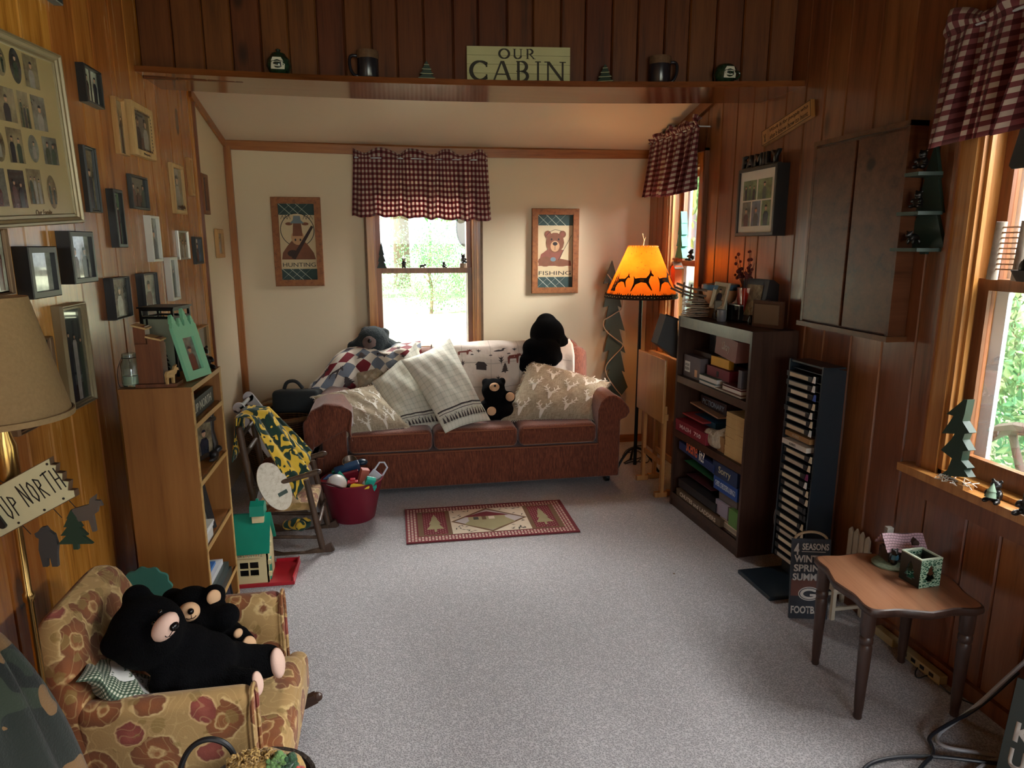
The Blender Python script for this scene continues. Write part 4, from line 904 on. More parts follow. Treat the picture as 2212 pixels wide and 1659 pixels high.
# ---------------------------------------------------------------- camouflage jacket over a low back, lower left
def camo():
    g = NG('camouflage_fleece'); o = g.obj(); n1 = g.noise(o, 5.5, 2, .4); n2 = g.noise(g.scale(o, (1, 1, 1), (4, 2, 7)), 7, 2, .4)
    c = g.ramp(n1, [(.40, srgb(26, 32, 26)), (.49, srgb(48, 58, 42)), (.56, srgb(14, 18, 15)), (.6, srgb(40, 50, 36))], 'CONSTANT')
    c = g.mix(g.math('GREATER_THAN', n2, .58), c, srgb(140, 104, 62)); c = g.mix(.25, c, srgb(40, 46, 38)); g.bump(g.noise(o, 260, 2), .5, .003); return g.done(c, .95, Sheen_Weight=.2)
r = thing('camouflage_jacket', 'green and tan camouflage jacket heaped at the lower left edge', 'jacket', (-.75, 1.2, 0))
b = MB()
def cam_f(u, v):
    a = 2 * math.pi * u; zz = .96 * (1 - (1 - v) ** 1.0) * 0
    k = (1 - v) ** .62; rx, ry = .26 * (k + .02), .26 * (k + .02)
    z = .0 + 1.0 * (v ** .9)
    w = .018 * math.sin(5 * a + 6 * v) * (1 - v) + .012 * math.sin(9 * a - 4 * v)
    return (-.755 + .0 * v + (rx + w) * math.cos(a), 1.2 + (ry + w) * math.sin(a), z + .01 * math.sin(7 * a))
b.grid(cam_f, 48, 24, True); n = len(b.v); b.f.append(tuple(range(n - 48, n))); b.mi.append(0)
b.build('jacket_body', camo(), W=r, smooth='all')
b = MB(); b.tube([(-.73, 1.03, .74), (-.66, 1.06, .58), (-.64, 1.08, .38), (-.66, 1.1, .2)], [.055, .05, .048, .045], 14, smooth=2); b.build('sleeve', camo(), W=r, smooth='all')
# ---------------------------------------------------------------- basket with crochet, bottom edge
r = thing('handled_basket', 'dark basket with a black hoop handle at the bottom edge', 'basket', (-.40, 1.42, 0))
b = MB(); b.lathe([(0, .005), (.09, .005), (.10, .02), (.125, .33), (.131, .345), (.12, .345), (.11, .03), (0, .03)], 30, T(-.345, 1.475, 0)); b.build('bowl', flat('dark_wicker', srgb(46, 36, 28), .8, var=.5, vs=50, bump=.9, bs=70, bd=.01), W=r, smooth=True)
cb = [P(x_, y_, 1.47) for x_, y_ in ((385, 1690), (392, 1650), (408, 1618), (432, 1600), (460, 1595), (490, 1606), (508, 1632), (514, 1680))]
b = MB(); b.tube(cb, .0065, 8, smooth=2); b.build('handle', INKM, W=r, smooth=True)
def crochet(name, c1):
    return flat(name, c1, .95, var=.35, vs=60, bump=1.0, bs=90, bd=.012, Sheen_Weight=.2)
YA, YG, YG2, YR = crochet('yarn_ochre', srgb(176, 142, 80)), crochet('yarn_green', srgb(96, 132, 72)), crochet('yarn_dark_green', srgb(44, 76, 50)), crochet('yarn_red', srgb(170, 66, 54))
r = thing('crochet_blanket', 'ochre crochet blanket with green and red yarn flowers in the basket', 'blanket', (-.33, 1.45, .33))
blob([pb(530, 1668, 1.42, 46), pb(575, 1660, 1.41, 44), pb(620, 1668, 1.41, 42)], .012, 6, 'blanket_heap', YA, W=r)
rd = random.Random(8)
b = MB()
for k in range(170):
    u = rd.uniform(0, 1); x_ = 490 + 150 * u; c_, q_ = pb(x_, 1655 - 34 * math.sin(math.pi * (u * .8 + .12)) + rd.uniform(-4, 26), 1.392 + rd.uniform(-.01, .02), 7)
    b.lathe([(.004 + .002 * math.cos(t), .002 * math.sin(t)) for t in (0, 1.57, 3.14, 4.71, 6.28)], 10, T(*c_) @ Euler((rd.uniform(0, 3), rd.uniform(0, 3), 0)).to_matrix().to_4x4(), cap=False)
b.build('stitches', YA, W=r, smooth=True)
for nm, m_, cs in (('light_green_yarn', YG, ((590, 1640), (602, 1626), (612, 1634), (585, 1652), (600, 1645))), ('dark_green_yarn', YG2, ((625, 1640), (636, 1650), (618, 1650), (630, 1630))), ('red_yarn', YR, ((640, 1656), (650, 1660), (630, 1664)))):
    b = MB()
    for (x_, y_) in cs:
        c_, q_ = pb(x_, y_ + 6, 1.385, 11); b.ball(c_, q_[0], u=10, v=8)
        for k in range(5): b.ball((c_[0] + rd.uniform(-.01, .01), c_[1] - .006, c_[2] + rd.uniform(-.01, .01)), q_[0] * .5, u=8, v=6)
    b.build(nm, m_, W=r, smooth='all')
# ================================================================ TOY CORNER
TEAL = flat('teal_plastic', srgb(22, 142, 118), .3); CRMP = flat('cream_plastic', srgb(224, 208, 160), .35, var=.04); REDP = flat('red_plastic', srgb(176, 34, 46), .3)
r = thing('toy_schoolhouse', 'toy schoolhouse with a teal roof on a red base on the floor', 'toy', (-.72, 3.27, 0))
b = MB(); b.box((-.68, 3.27, .009), (.36, .23, .018), bev=.003); b.box((-.505, 3.27, .024), (.006, .23, .03)); b.box((-.56, 3.383, .022), (.11, .005, .024)); b.build('base', REDP, W=r)
x0, x1, y0, y1, zw = -.86, -.615, 3.165, 3.33, .175
b = MB(); yw = y0
wx = (-.745, -.66); wz = (.055, .125)
for u0, u1, c0_, c1_ in rects(x0, x1, .018, zw, [(wx[0], wx[1], wz[0], wz[1])]): b.box(((u0 + u1) / 2, y0 + .004, (c0_ + c1_) / 2), (u1 - u0, .008, c1_ - c0_))
b.box(((wx[0] + wx[1]) / 2, y0 + .003, .09), (.006, .008, .07)); b.box(((wx[0] + wx[1]) / 2, y0 + .003, .09), (.085, .008, .006))
b.box((x1 - .004, (y0 + y1) / 2, .097), (.008, y1 - y0, .157)); b.box((x0 + .004, (y0 + y1) / 2, .097), (.008, y1 - y0, .157)); b.box(((x0 + x1) / 2, y1 - .004, .097), (x1 - x0, .008, .157))
b.prism([(-(y1 - y0) / 2, 0), ((y1 - y0) / 2, 0), (0, .145)], .008, T(x1 - .008, (y0 + y1) / 2, zw) @ RZ(90) @ RX(90))
for zz in (.06, .12, .2, .25): b.box((x1 + .006, y0 + .006 + (.0 if zz < .18 else .03), zz), (.014, .014, .02))
b.build('walls', CRMP, W=r)
b = MB(); yc = (y0 + y1) / 2
for s_ in (-1, 1): plate(b, [(x0 - .01, yc + s_ * .098, zw - .004), (x1 + .012, yc + s_ * .098, zw - .004), (x1 + .012, yc, zw + .158), (x0 - .01, yc, zw + .158)], .008 * (-1 if s_ < 0 else 1) * -1)
b.build('roof', TEAL, W=r)
b = MB(); b.box((x1 + .001, yc - .035, .07), (.006, .04, .1)); b.build('door', TEAL, W=r)
b = MB(); b.box(((x0 + x1) / 2, y0 + .04, .1), (.2, .002, .14)); b.build('dark_interior', INKM, W=r)
tx = -.655
b = MB(); b.box((tx, yc - .02, .335), (.052, .05, .06)); b.build('belfry', CRMP, W=r)
b = MB(); rf = [(-.036, 0), (.036, 0), (.0, .056)]
b.prism([(-.04, -.002), (.04, -.002), (.03, .045), (0, .062), (-.03, .045)], .064, T(tx - .032, yc - .02, .345) @ RZ(90) @ RX(90)); b.box((tx, yc - .02, .41), (.012, .012, .014)); b.build('belfry_roof', TEAL, W=r)
b = MB(); b.box((-.725, y0 - .008, .163), (.17, .004, .024)); b.build('sign_strip', CRMP, W=r)
for i, ch in enumerate('LMNOPQRSTUVWXYZ'):
    o = fit_text(ch, .0085, .014, flat('alpha_%d' % (i % 4), (srgb(170, 40, 40), srgb(40, 80, 120), srgb(30, 30, 30), srgb(30, 110, 80))[i % 4], .5), None, I4, 0, 'letter'); o.matrix_basis = T(-.800 + i * .0113, y0 - .0104, .163) @ RX(90); keep(o, r)
# old child's rocking chair -------------------------------------------------------------------
OLDW = wood('worn_dark_wood', srgb(78, 58, 44), srgb(104, 80, 62), srgb(46, 32, 24), .4, 2, 1.5, island=True)
r = thing('rocking_chair', "worn dark wooden child's rocking chair with a floral seat", 'rocking chair', (-.55, 3.65, 0))
Yn, Yf = 3.50, 3.82
def both(name, p0, p1, r0, r1=None, ylist=(Yn, Yf)):
    for yy in ylist:
        b = MB(); pa, pb_ = P(*p0, Yn), P(*p1, Yn); pa = Vector((pa.x, yy, pa.z)); pb_ = Vector((pb_.x, yy, pb_.z)); b.cyl(pa, pb_, r0, r1, 12); b.build(name, OLDW, W=r, smooth=True)
for yy in (Yn, Yf):   # turned posts, arms, rockers on both sides
    k = lambda x_, y_: (lambda c_: (c_.x, yy, c_.z))(P(x_, y_, Yn))
    b = MB(); b.cyl(k(697, 1184), k(661, 1036), .017, .015); b.build('front_post', OLDW, W=r, smooth=True)
    b = MB(); b.tube([k(560, 1185), k(552, 1100), k(517, 928)], [.016, .017], 12); b.ball(k(517, 927), .0165, u=12, v=8); b.build('back_post', OLDW, W=r, smooth=True)
    b = MB(); b.tube([k(545, 1052), k(600, 1044), k(650, 1030), k(686, 1019)], [.010, .015], 12, smooth=1); b.ball(k(687, 1019), (.02, .015, .014), u=12, v=8); b.build('arm', OLDW, W=r, smooth=True)
    b = MB(); rp = [k(520, 1172), k(560, 1192), k(610, 1203), k(660, 1200), k(700, 1190), k(719, 1180)]
    for pa, pb_ in zip(rp, rp[1:]): bar(b, (pa[0], yy - .012, pa[2]), (pb_[0], yy - .012, pb_[2]), .042, .024, (0, 1, 0))
    o = b.build('rocker', OLDW, W=r)
    b = MB(); b.cyl(k(560, 1160), k(690, 1160), .009); b.build('side_rung', OLDW, W=r, smooth=True)
for (x_, y_, rr) in ((690, 1128, .010), (556, 1110, .010), (520, 945, .010), (528, 985, .012), (684, 1150, .008)):
    c_ = P(x_, y_, Yn); b = MB(); b.cyl((c_.x, Yn, c_.z), (c_.x, Yf, c_.z), rr); b.build('cross_rung', OLDW, W=r, smooth=True)
ca, cb_ = P(556, 1105, Yn), P(672, 1098, Yn)
b = MB(); rbox(b, ((ca.x + cb_.x) / 2 + .01, (Yn + Yf) / 2, (ca.z + cb_.z) / 2 + .004), (cb_.x - ca.x + .03, .3, .045), .018); b.build('seat_pad', FLORAL, W=r, smooth=True)
# gold and green team blanket over its back
def teamcloth():
    g = NG('green_gold_fleece'); o = g.obj(); w = g.noise(g.scale(o, (1, 1, .8)), 7, 2, .5); w2 = g.noise(o, 18, 2)
    s = g.math('SINE', g.math('MULTIPLY', w, 46)); c = g.ramp(s, [(.0, srgb(30, 62, 50)), (.18, srgb(30, 62, 50)), (.24, srgb(232, 190, 60)), (1, srgb(238, 200, 70))])
    c = g.mix(g.math('GREATER_THAN', w2, .6), c, srgb(28, 54, 46)); g.bump(g.noise(o, 200, 2), .3, .002); return g.done(c, .95, Sheen_Weight=.2)
TEAM = teamcloth()
r = thing('team_blanket', 'gold and dark green fleece blanket draped over the rocking chair back', 'blanket', (-.66, 3.66, .3))
ct = P(520, 918, Yn)
b = MB()
def bl(u, v):
    y = Yn + .01 + (Yf - Yn - .02) * u; w = .010 * math.sin(11 * u + 3 * v) + .008 * math.sin(23 * u + 2)
    if v < .3: t = v / .3; x, z = ct.x - .035 - .03 * (1 - t), ct.z - .2 * (1 - t)
    elif v < .42: t = (v - .3) / .12; x, z = ct.x - .035 + .075 * t, ct.z + .02 + .012 * math.sin(math.pi * t)
    else: t = (v - .42) / .58; x, z = ct.x + .04 + .20 * t, ct.z + .02 - .27 * t
    f = max(0, (v - .42) / .58) ** .7; return (x + w + (.02 * math.sin(math.pi * u) + .05 * u) * (v > .42), y, z + w * .6 - .17 * (1 - u) * f * (v > .42))
b.grid(bl, 34, 40); b.build('cloth', TEAM, W=r, smooth='all', solid=.007)
r = thing('cushion', 'dark green and gold bundle of cloth lying under the rocking chair', 'cloth bundle', (-.5, 3.7, 0))
blob([pb(640, 1132, 3.66, 15), pb(660, 1130, 3.66, 13), pb(622, 1134, 3.68, 12), pb(650, 1136, 3.6, 12)], .008, 4, 'bundle', TEAM, W=r); r['category'] = 'cloth'
# white oval paddle
r = thing('oval_paddle', 'whitish oval wooden paddle leaning in the rocking chair', 'paddle', P(590, 1050, 3.6))
OVW = wood('bleached_wood', srgb(206, 192, 164), srgb(224, 214, 190), srgb(160, 140, 108), .3, 1, 2, island=False)
d1 = (P(618, 1100, 3.46) - P(566, 1002, 3.50)); ln_ = d1.length; yv = d1.normalized(); zv = Vector((.45, -.8, .38)); zv = (zv - yv * zv.dot(yv)).normalized(); xv = yv.cross(zv)
Mo = Matrix((xv, yv, zv)).transposed().to_4x4(); Mo.translation = P(592, 1051, 3.475)
b = MB(); b.prism(ell(0, 0, .075, ln_ / 2, 36), .01, Mo); b.build('blade', OVW, W=r)
b = MB(); b.box((-.02, .05, .012), (.05, .02, .003), M=Mo); b.build('green_tag', GRN, W=r)
# football and plush doll on the chair
r = thing('toy_football', 'small brown toy football with white laces in the rocking chair', 'toy', P(592, 998, 3.62))
cF, rF = pb(592, 1000, 3.62, 21); b = MB(); b.lathe([(rF[0] * math.sin(t * math.pi / 12) ** .8 * .72 if 0 < t < 12 else 0, -rF[0] * math.cos(t * math.pi / 12) * 1.25) for t in range(13)], 20, T(*cF) @ RZ(-15) @ RY(80)); b.build('ball', flat('brown_leather', srgb(110, 58, 40), .5, bump=.4, bs=200), W=r, smooth='all')
b = MB(); [b.box((cF[0] - .012 + .008 * k, cF[1] - rF[0] * .74, cF[2] + .004), (.003, .003, .018)) for k in range(4)]; b.box((cF[0], cF[1] - rF[0] * .74, cF[2] + .004), (.032, .003, .003)); b.build('laces', PAPER, W=r)
r = thing('toy_clapper', 'yellow and dark green toy lying beside the football in the rocking chair', 'toy', P(622, 990, 3.64))
b = MB(); c_, q_ = pb(612, 985, 3.66, 9); b.ball(c_, q_); c_, q_ = pb(625, 998, 3.66, 9); b.ball(c_, (q_[0] * 1.9, q_[0], q_[0] * .7)); b.build('toy_body', flat('yellow_plush', srgb(214, 178, 60), .8), W=r, smooth='all'); b = MB(); c_, q_ = pb(610, 977, 3.66, 6); b.ball(c_, q_); c_, q_ = pb(638, 1000, 3.66, 9); b.ball(c_, (q_[0] * 1.6, q_[0], q_[0] * .5)); b.build('toy_trim', GRN, W=r, smooth='all')
r = thing('cloth_doll', 'cloth doll with dark navy hair and pink face behind the rocking chair arm', 'doll', P(645, 1000, 3.98))
blob([pb(640, 1005, 3.98, 15), pb(655, 1012, 3.98, 16), pb(650, 1030, 3.98, 17)], .008, 4, 'head', PINK, W=r); blob([pb(632, 978, 3.98, 16), pb(650, 975, 3.98, 15), pb(665, 984, 3.99, 12), pb(628, 988, 3.99, 11)], .008, 4, 'hair', flat('navy_yarn', srgb(26, 30, 46), .9, var=.5, vs=60, bump=.9, bs=90), W=r)
# white folding deck-chair frame --------------------------------------------------------------
WP = flat('white_paint_wood', srgb(214, 216, 216), .45, var=.04)
r = thing('white_folding_frame', 'white wooden folding frame with a chain behind the rocking chair', 'folding stand', (-.7, 4.1, 0))
for yy, a0, a1, e0, e1 in ((3.98, (515, 882), (665, 1085), (520, 1180), (600, 985)), (4.26, (536, 858), (690, 1050), (552, 1110), (592, 962))):
    b = MB(); pa, pe = P(*a0, yy), P(*a1, yy); dv = (pe - pa).normalized(); pe = pa + dv * (pa.z - .01) / -dv.z; bar(b, tuple(pa), tuple(pe), .062, .02, (0, 1, 0)); b.prism(ell(0, 0, .031, .031, 20), .02, T(*pa) @ RX(-90)); b.build('rail', WP, W=r)
    b = MB(); pe = pa + dv * .33; bar(b, (pa.x + .04, yy + .021, .005), (pe.x, yy + .021, pe.z), .05, .018, (0, 1, 0)); b.build('leg', WP, W=r)
pa, pe = P(515, 885, 3.98), P(536, 860, 4.26)
b = MB(); b.cyl((pa.x, 3.97, pa.z), (pa.x, 4.28, pa.z), .012); b.build('top_bar', WP, W=r, smooth=True)
b = MB(); c0_, c1_ = P(540, 882, 4.25), P(600, 925, 4.25); b.tube([c0_.lerp(c1_, t / 16) - Vector((0, 0, .03 * math.sin(math.pi * t / 16) + .002 * (t % 2))) for t in range(17)], .003, 5); b.build('chain', BLK2, W=r)
# wicker basket with black bag -----------------------------------------------------------------
def wick():
    g = NG('brown_wicker'); o = g.obj(); z = g.math('SINE', g.math('MULTIPLY', g.sep(o, 2), 420)); a = g.noise(g.scale(o, (60, 60, 6)), 1, 2); c = g.ramp(g.math('ADD', g.math('MULTIPLY', z, .3), a), [(.2, srgb(50, 34, 22)), (.6, srgb(104, 76, 48)), (.9, srgb(140, 106, 68))]); g.bump(z, .8, .006); return g.done(c, .7)
r = thing('wicker_basket', 'large brown wicker basket beside the left sofa arm', 'basket', (-.74, 4.62, 0))
b = MB(); b.lathe([(0, 0), (.19, 0), (.2, .02), (.27, .46), (.275, .475), (.25, .475), (.18, .02), (0, .02)], 40, T(-.76, 4.72, 0)); b.build('basket_body', wick(), W=r, smooth=True)
b = MB(); b.tube([(-.76 + .268 * math.cos(t * .2618), 4.72 + .268 * math.sin(t * .2618), .475) for t in range(24)], .016, 8, closed=True); b.build('rim', flat('wicker_rim', srgb(140, 104, 66), .6, var=.4, vs=40, bump=.8, bs=80), W=r, smooth=True)
b = MB(); b.tube([(-.98, 4.6, .47), (-.9, 4.62, .56), (-.78, 4.66, .6), (-.6, 4.7, .55), (-.53, 4.7, .47)], .008, 7, smooth=2); b.build('handle', flat('wicker_rim', srgb(150, 112, 72), .6), W=r, smooth=True)
r = thing('black_bag', 'black padded bag lying on top of the wicker basket', 'bag', (-.66, 4.6, .48))
CANV = flat('black_canvas', srgb(32, 38, 40), .75, bump=.3)
b = MB(); rbox(b, (0, 0, .075), (.30, .2, .15), .03, T(-.63, 4.62, .5) @ RZ(-6) @ RX(-8)); b.build('bag_body', CANV, W=r, smooth=True)
b = MB(); b.tube([(-.72, 4.66, .65), (-.70, 4.66, .7), (-.64, 4.66, .705), (-.6, 4.66, .65)], .012, 8, smooth=2); b.build('bag_handle', CANV, W=r, smooth=True)
# red bucket of toys -----------------------------------------------------------------------------
BX, BY = -.262, 3.955
MARO = flat('maroon_plastic', srgb(126, 28, 48), .38, var=.05)
r = thing('toy_bucket', 'maroon plastic tub of toys standing on the carpet before the sofa', 'bucket', (BX, BY, 0))
b = MB(); b.lathe([(0, .0), (.118, 0), (.126, .008), (.176, .235), (.182, .243), (.176, .248), (.17, .24), (.12, .016), (0, .014)], 48); b.build('tub', MARO, r, smooth=True)
b = MB(); b.tube([(-.172, -.06, .22), (-.18, -.1, .262), (-.12, -.145, .268), (-.04, -.175, .245)], .006, 7, smooth=2); b.build('handle', flat('dark_maroon', srgb(70, 22, 34), .4), r, smooth=True)
b = MB(); b.lathe([(0, .12), (.148, .12), (.15, .14), (0, .15)], 30); b.build('toy_fill', flat('toy_shadow_mix', srgb(70, 60, 70), .6, var=.8, vs=30), r)
def toy(name, label, px_, py_, Y, build_, m, ex=None):
    t = thing(name, label, 'toy', P(px_, py_, Y), group='toys in the maroon tub'); build_(t, P(px_, py_, Y), m); return t
def tb(dims, rot, bev=.006, nm='toy_body'):
    def f(t, c_, m):
        b = MB(); b.box((0, 0, 0), dims, Matrix.Translation(c_) @ Euler([R(a) for a in rot]).to_matrix().to_4x4(), bev); b.build(nm, m, W=t)
    return f
PL = lambda n, c_: flat('toy_' + n, c_, .32, var=.05)
def ballf(t, c_, m): b = MB(); b.ball(c_, .058, u=24, v=16); b.build('ball', m, W=t, smooth='all'); b = MB(); b.tube([(c_[0] + .0585 * math.cos(a * .3) * .3 - .02, c_[1] - .0585 * abs(math.cos((a - 5) * .2)), c_[2] + .058 * math.sin((a - 5) * .3)) for a in range(0, 11)], .0012, 5); b.build('seam', flat('seam_grey', srgb(190, 186, 180), .6), W=t)
toy('toy_ball', 'white toy ball in the maroon tub', 727, 1046, 3.875, ballf, PL('white', srgb(224, 220, 214)))
toy('toy_case', 'navy blue toy case with red lining at the back of the maroon tub', 752, 1018, 4.03, tb((.15, .05, .09), (20, -14, 10)), PL('navy', srgb(30, 62, 96)))
toy('toy_case', 'dark red toy panel inside the maroon tub below the navy case', 756, 1032, 3.99, tb((.11, .02, .09), (20, -10, 10)), PL('crimson', srgb(110, 26, 40)))
toy('toy_block', 'teal green toy strip leaning in the middle of the maroon tub', 744, 1034, 3.95, tb((.016, .02, .11), (0, -35, 0)), TEAL)
toy('toy_block', 'small teal toy peg at the rear left of the maroon tub', 724, 1022, 4.02, tb((.022, .03, .05), (10, -35, 0)), PL('tealg', srgb(20, 110, 84)))
def trif(t, c_, m): b = MB(); b.prism([(-.07, 0), (.06, 0), (.045, .015), (.02, .05), (-.0, .05), (-.05, .012)], .03, Matrix.Translation(c_) @ RX(75)); b.build('toy_body', m, W=t)
toy('toy_ramp', 'bright blue toy ramp at the left rim of the maroon tub', 712, 1042, 3.98, trif, PL('blue', srgb(34, 92, 156)))
toy('toy_block', 'red toy piece at the left rim of the maroon tub', 703, 1042, 3.92, tb((.06, .05, .02), (0, 12, 30)), REDP)
toy('toy_box', 'salmon pink toy box with grooves in the maroon tub', 785, 1028, 3.98, tb((.05, .04, .095), (10, 14, 20)), PL('salmon', srgb(196, 110, 96)))
def keyf(t, c_, m):
    M_ = Matrix.Translation(c_) @ RZ(-10) @ RX(70) @ RZ(-38)
    b = MB(); b.box((0, -.03, 0), (.075, .11, .018), M_, .004); b.build('plate', m, W=t); b = MB(); b.tube([M_ @ Vector(q_) for q_ in ((-.03, .024, 0), (-.034, .075, 0), (-.012, .092, 0), (.022, .08, 0), (.03, .024, 0))], .0055, 7); b.build('loop', m, W=t)
toy('toy_carrier', 'white toy carrier with a loop handle at the right of the maroon tub', 812, 1028, 3.97, keyf, PL('bluewhite', srgb(214, 218, 232)))
def telf(t, c_, m):
    M_ = Matrix.Translation(c_) @ RX(30) @ RY(22); b = MB(); b.box((-.012, 0, .026), (.055, .03, .045), M_, .005); b.box((.012, 0, -.026), (.05, .03, .05), M_, .005); b.build('toy_body', m, W=t)
toy('toy_block', 'turquoise double toy block hanging over the rim of the maroon tub', 801, 1046, 3.84, telf, PL('turq', srgb(40, 176, 156)))
def yelf(t, c_, m): b = MB(); b.prism([(-.06, -.02), (.055, -.008), (.06, .004), (.01, .02), (-.03, .026), (-.045, .02)], .03, Matrix.Translation(c_) @ RX(68)); b.build('toy_body', m, W=t)
toy('toy_scoop', 'bright yellow toy scoop at the front of the maroon tub', 776, 1054, 3.83, yelf, PL('yellow', srgb(240, 206, 24)))
def carf(t, c_, m):
    b = MB(); b.box(c_, (.06, .03, .022), bev=.006); b.box((c_[0], c_[1], c_[2] + .016), (.03, .026, .016), bev=.005); b.build('car_body', m, W=t); b = MB(); [b.cyl((c_[0] + s_ * .019, c_[1] - .017, c_[2] - .008), (c_[0] + s_ * .019, c_[1] + .017, c_[2] - .008), .009) for s_ in (-1, 1)]; b.build('wheels', INKM, W=t)
toy('toy_car', 'small red and black toy car in the middle of the maroon tub', 762, 1042, 3.89, carf, PL('redcar', srgb(196, 30, 52)))
def panf(t, c_, m):
    b = MB(); b.lathe([(.045, 0), (.045, .028), (.042, .028), (.042, .003), (0, .003)], 26, Matrix.Translation(c_) @ RX(35)); b.build('pan_body', m, W=t, smooth=True)
toy('toy_pan', 'shiny metal toy pan at the back of the maroon tub', 756, 1002, 4.06, panf, flat('steel', srgb(170, 160, 150), .2, .9))
toy('toy_dome', 'dark blue rounded toy at the back right of the maroon tub', 782, 998, 4.07, lambda t, c_, m: part_ball(t, 'toy_body', c_, (.035, .03, .02), m), PL('ink', srgb(22, 48, 66)))
# ================================================================ SOFA AND WHAT LIES ON IT
def rustm():
    g = NG('rust_corduroy'); o = g.obj(); z = g.noise(g.scale(o, (150, 150, 26)), 1, 2, .6); b2 = g.noise(o, 5, 3)
    c = g.ramp(z, [(.3, srgb(80, 40, 26)), (.55, srgb(120, 64, 42)), (.75, srgb(146, 86, 58))]); c = g.mix(g.math('MULTIPLY', b2, .4), c, srgb(112, 56, 34))
    g.bump(z, .6, .004); return g.done(c, .9, Sheen_Weight=.5, Sheen_Roughness=.4)
RUST_F = rustm()
PIPE = flat('sofa_piping', srgb(140, 84, 56), .8)
SX0, SX1, SY = -.50, 1.49, 4.22
root = thing('sofa', 'rust brown three-seat corduroy sofa below the back window', 'sofa', (.5, 4.6, 0))
b = MB(); rbox(b, ((SX0 + SX1) / 2 - .01, 4.665, .175), (SX1 - SX0 - .03, .87, .24), .018, seg=3); b.build('base', RUST_F, W=root, smooth=True)
b = MB(); b.tube([(SX0 + .02, SY + .006, .292), (SX1 - .03, SY + .006, .292)], .005, 6); b.build('base_piping', PIPE, W=root, smooth=True)
ux = (-.30, .236, .79, 1.325)
for i in range(3):
    b = MB(); S_ = (lambda a, e: (lambda: rbox(b, ((a + e) / 2, 4.52, .367), (e - a - .006, .60, .135), .04)))(ux[i], ux[i + 1]); S_()
    c_ = b.build('seat_cushion', RUST_F, W=root, smooth=True)
    b = MB(); b.tube([(ux[i] + .03, SY + .005, .42), (ux[i + 1] - .03, SY + .005, .42)], .0045, 6); b.tube([(ux[i] + .03, SY + .004, .315), (ux[i + 1] - .03, SY + .004, .315)], .0045, 6); b.build('piping', PIPE, W=c_, smooth=True)
for s_, x_ in ((1, 1.325), (-1, -.30)):
    o_ = [(0, .06), (0, .52), (.02, .575), (.06, .615), (.11, .62), (.16, .59), (.205, .535), (.215, .50), (.19, .465), (.15, .45), (.15, .06)]
    b = MB(); b.prism([(x_ + s_ * a * (1.02 if s_ > 0 else 1), z) for a, z in o_], .80, T(0, 5.02, 0) @ RX(90)); b.build('arm', RUST_F, W=root, smooth=True, bev=.012)
b = MB()
def sback(u, v):
    a = 2 * math.pi * v; k = lambda t: math.copysign(abs(t) ** .4, t); x = -.42 + 1.86 * u
    e = min(1, (min(u, 1 - u) / .05)) ** .5 if True else 1
    top = .845 + .012 * math.sin(5 * x) - .05 * (1 - e)
    cy, cz = 4.95 - .0, (.3 + top) / 2; yy = .125 * k(math.cos(a)); zz = (top - .3) / 2 * k(math.sin(a))
    return (x, cy + yy * (.3 + .7 * e) + .10 * (cz + zz - .5) * .6, cz + zz)
b.grid(sback, 60, 28); m_ = 61
b.build('backrest', RUST_F, W=root, smooth='all')
b = MB(); b.tube([(1.36, 4.93, .44), (1.37, 4.925, .7), (1.33, 4.94, .84), (1.27, 4.97, .862)], .05, 12, smooth=2); b.build('back_wing', RUST_F, W=root, smooth='all')
for x_ in (SX0 + .1, SX1 - .07):
    b = MB(); b.cyl((x_ - .012, 4.30, .027), (x_ + .012, 4.30, .027), .026, n=16); b.box((x_, 4.30, .055), (.03, .03, .02)); b.build('caster', METAL, W=root, smooth=True)
# brown cloth over the left arm
r = thing('arm_cover', 'loose rust brown cloth draped over the left sofa arm', 'arm cover', (-.4, 4.4, .6))
b = MB()
def acov(u, v):
    pr = [(-.262, .50), (-.268, .58), (-.32, .632), (-.42, .64), (-.5, .60), (-.535, .53), (-.525, .42), (-.515, .33)]
    t = u * (len(pr) - 1); i = min(int(t), len(pr) - 2); k = t - i; x = pr[i][0] * (1 - k) + pr[i + 1][0] * k; z = pr[i][1] * (1 - k) + pr[i + 1][1] * k
    if v < .45: q_ = v / .45; y = 4.18; z = z - (.19 - .05 * math.sin(u * 9)) * (1 - q_) * (1 if .1 < u < .98 else .5) ; z = max(z, .28); y -= .012 * math.sin(u * 21) + .02 * math.sin(q_ * 3.1) * .5; x += -.012 * math.sin(17 * u + 4 * v)
    else: y = 4.18 + .55 * (v - .45) / .55
    return (x, y, z + .004 * math.sin(25 * u + 9 * v))
b.grid(acov, 44, 34); b.build('cloth', RUST_F, W=r, smooth='all', solid=.008)
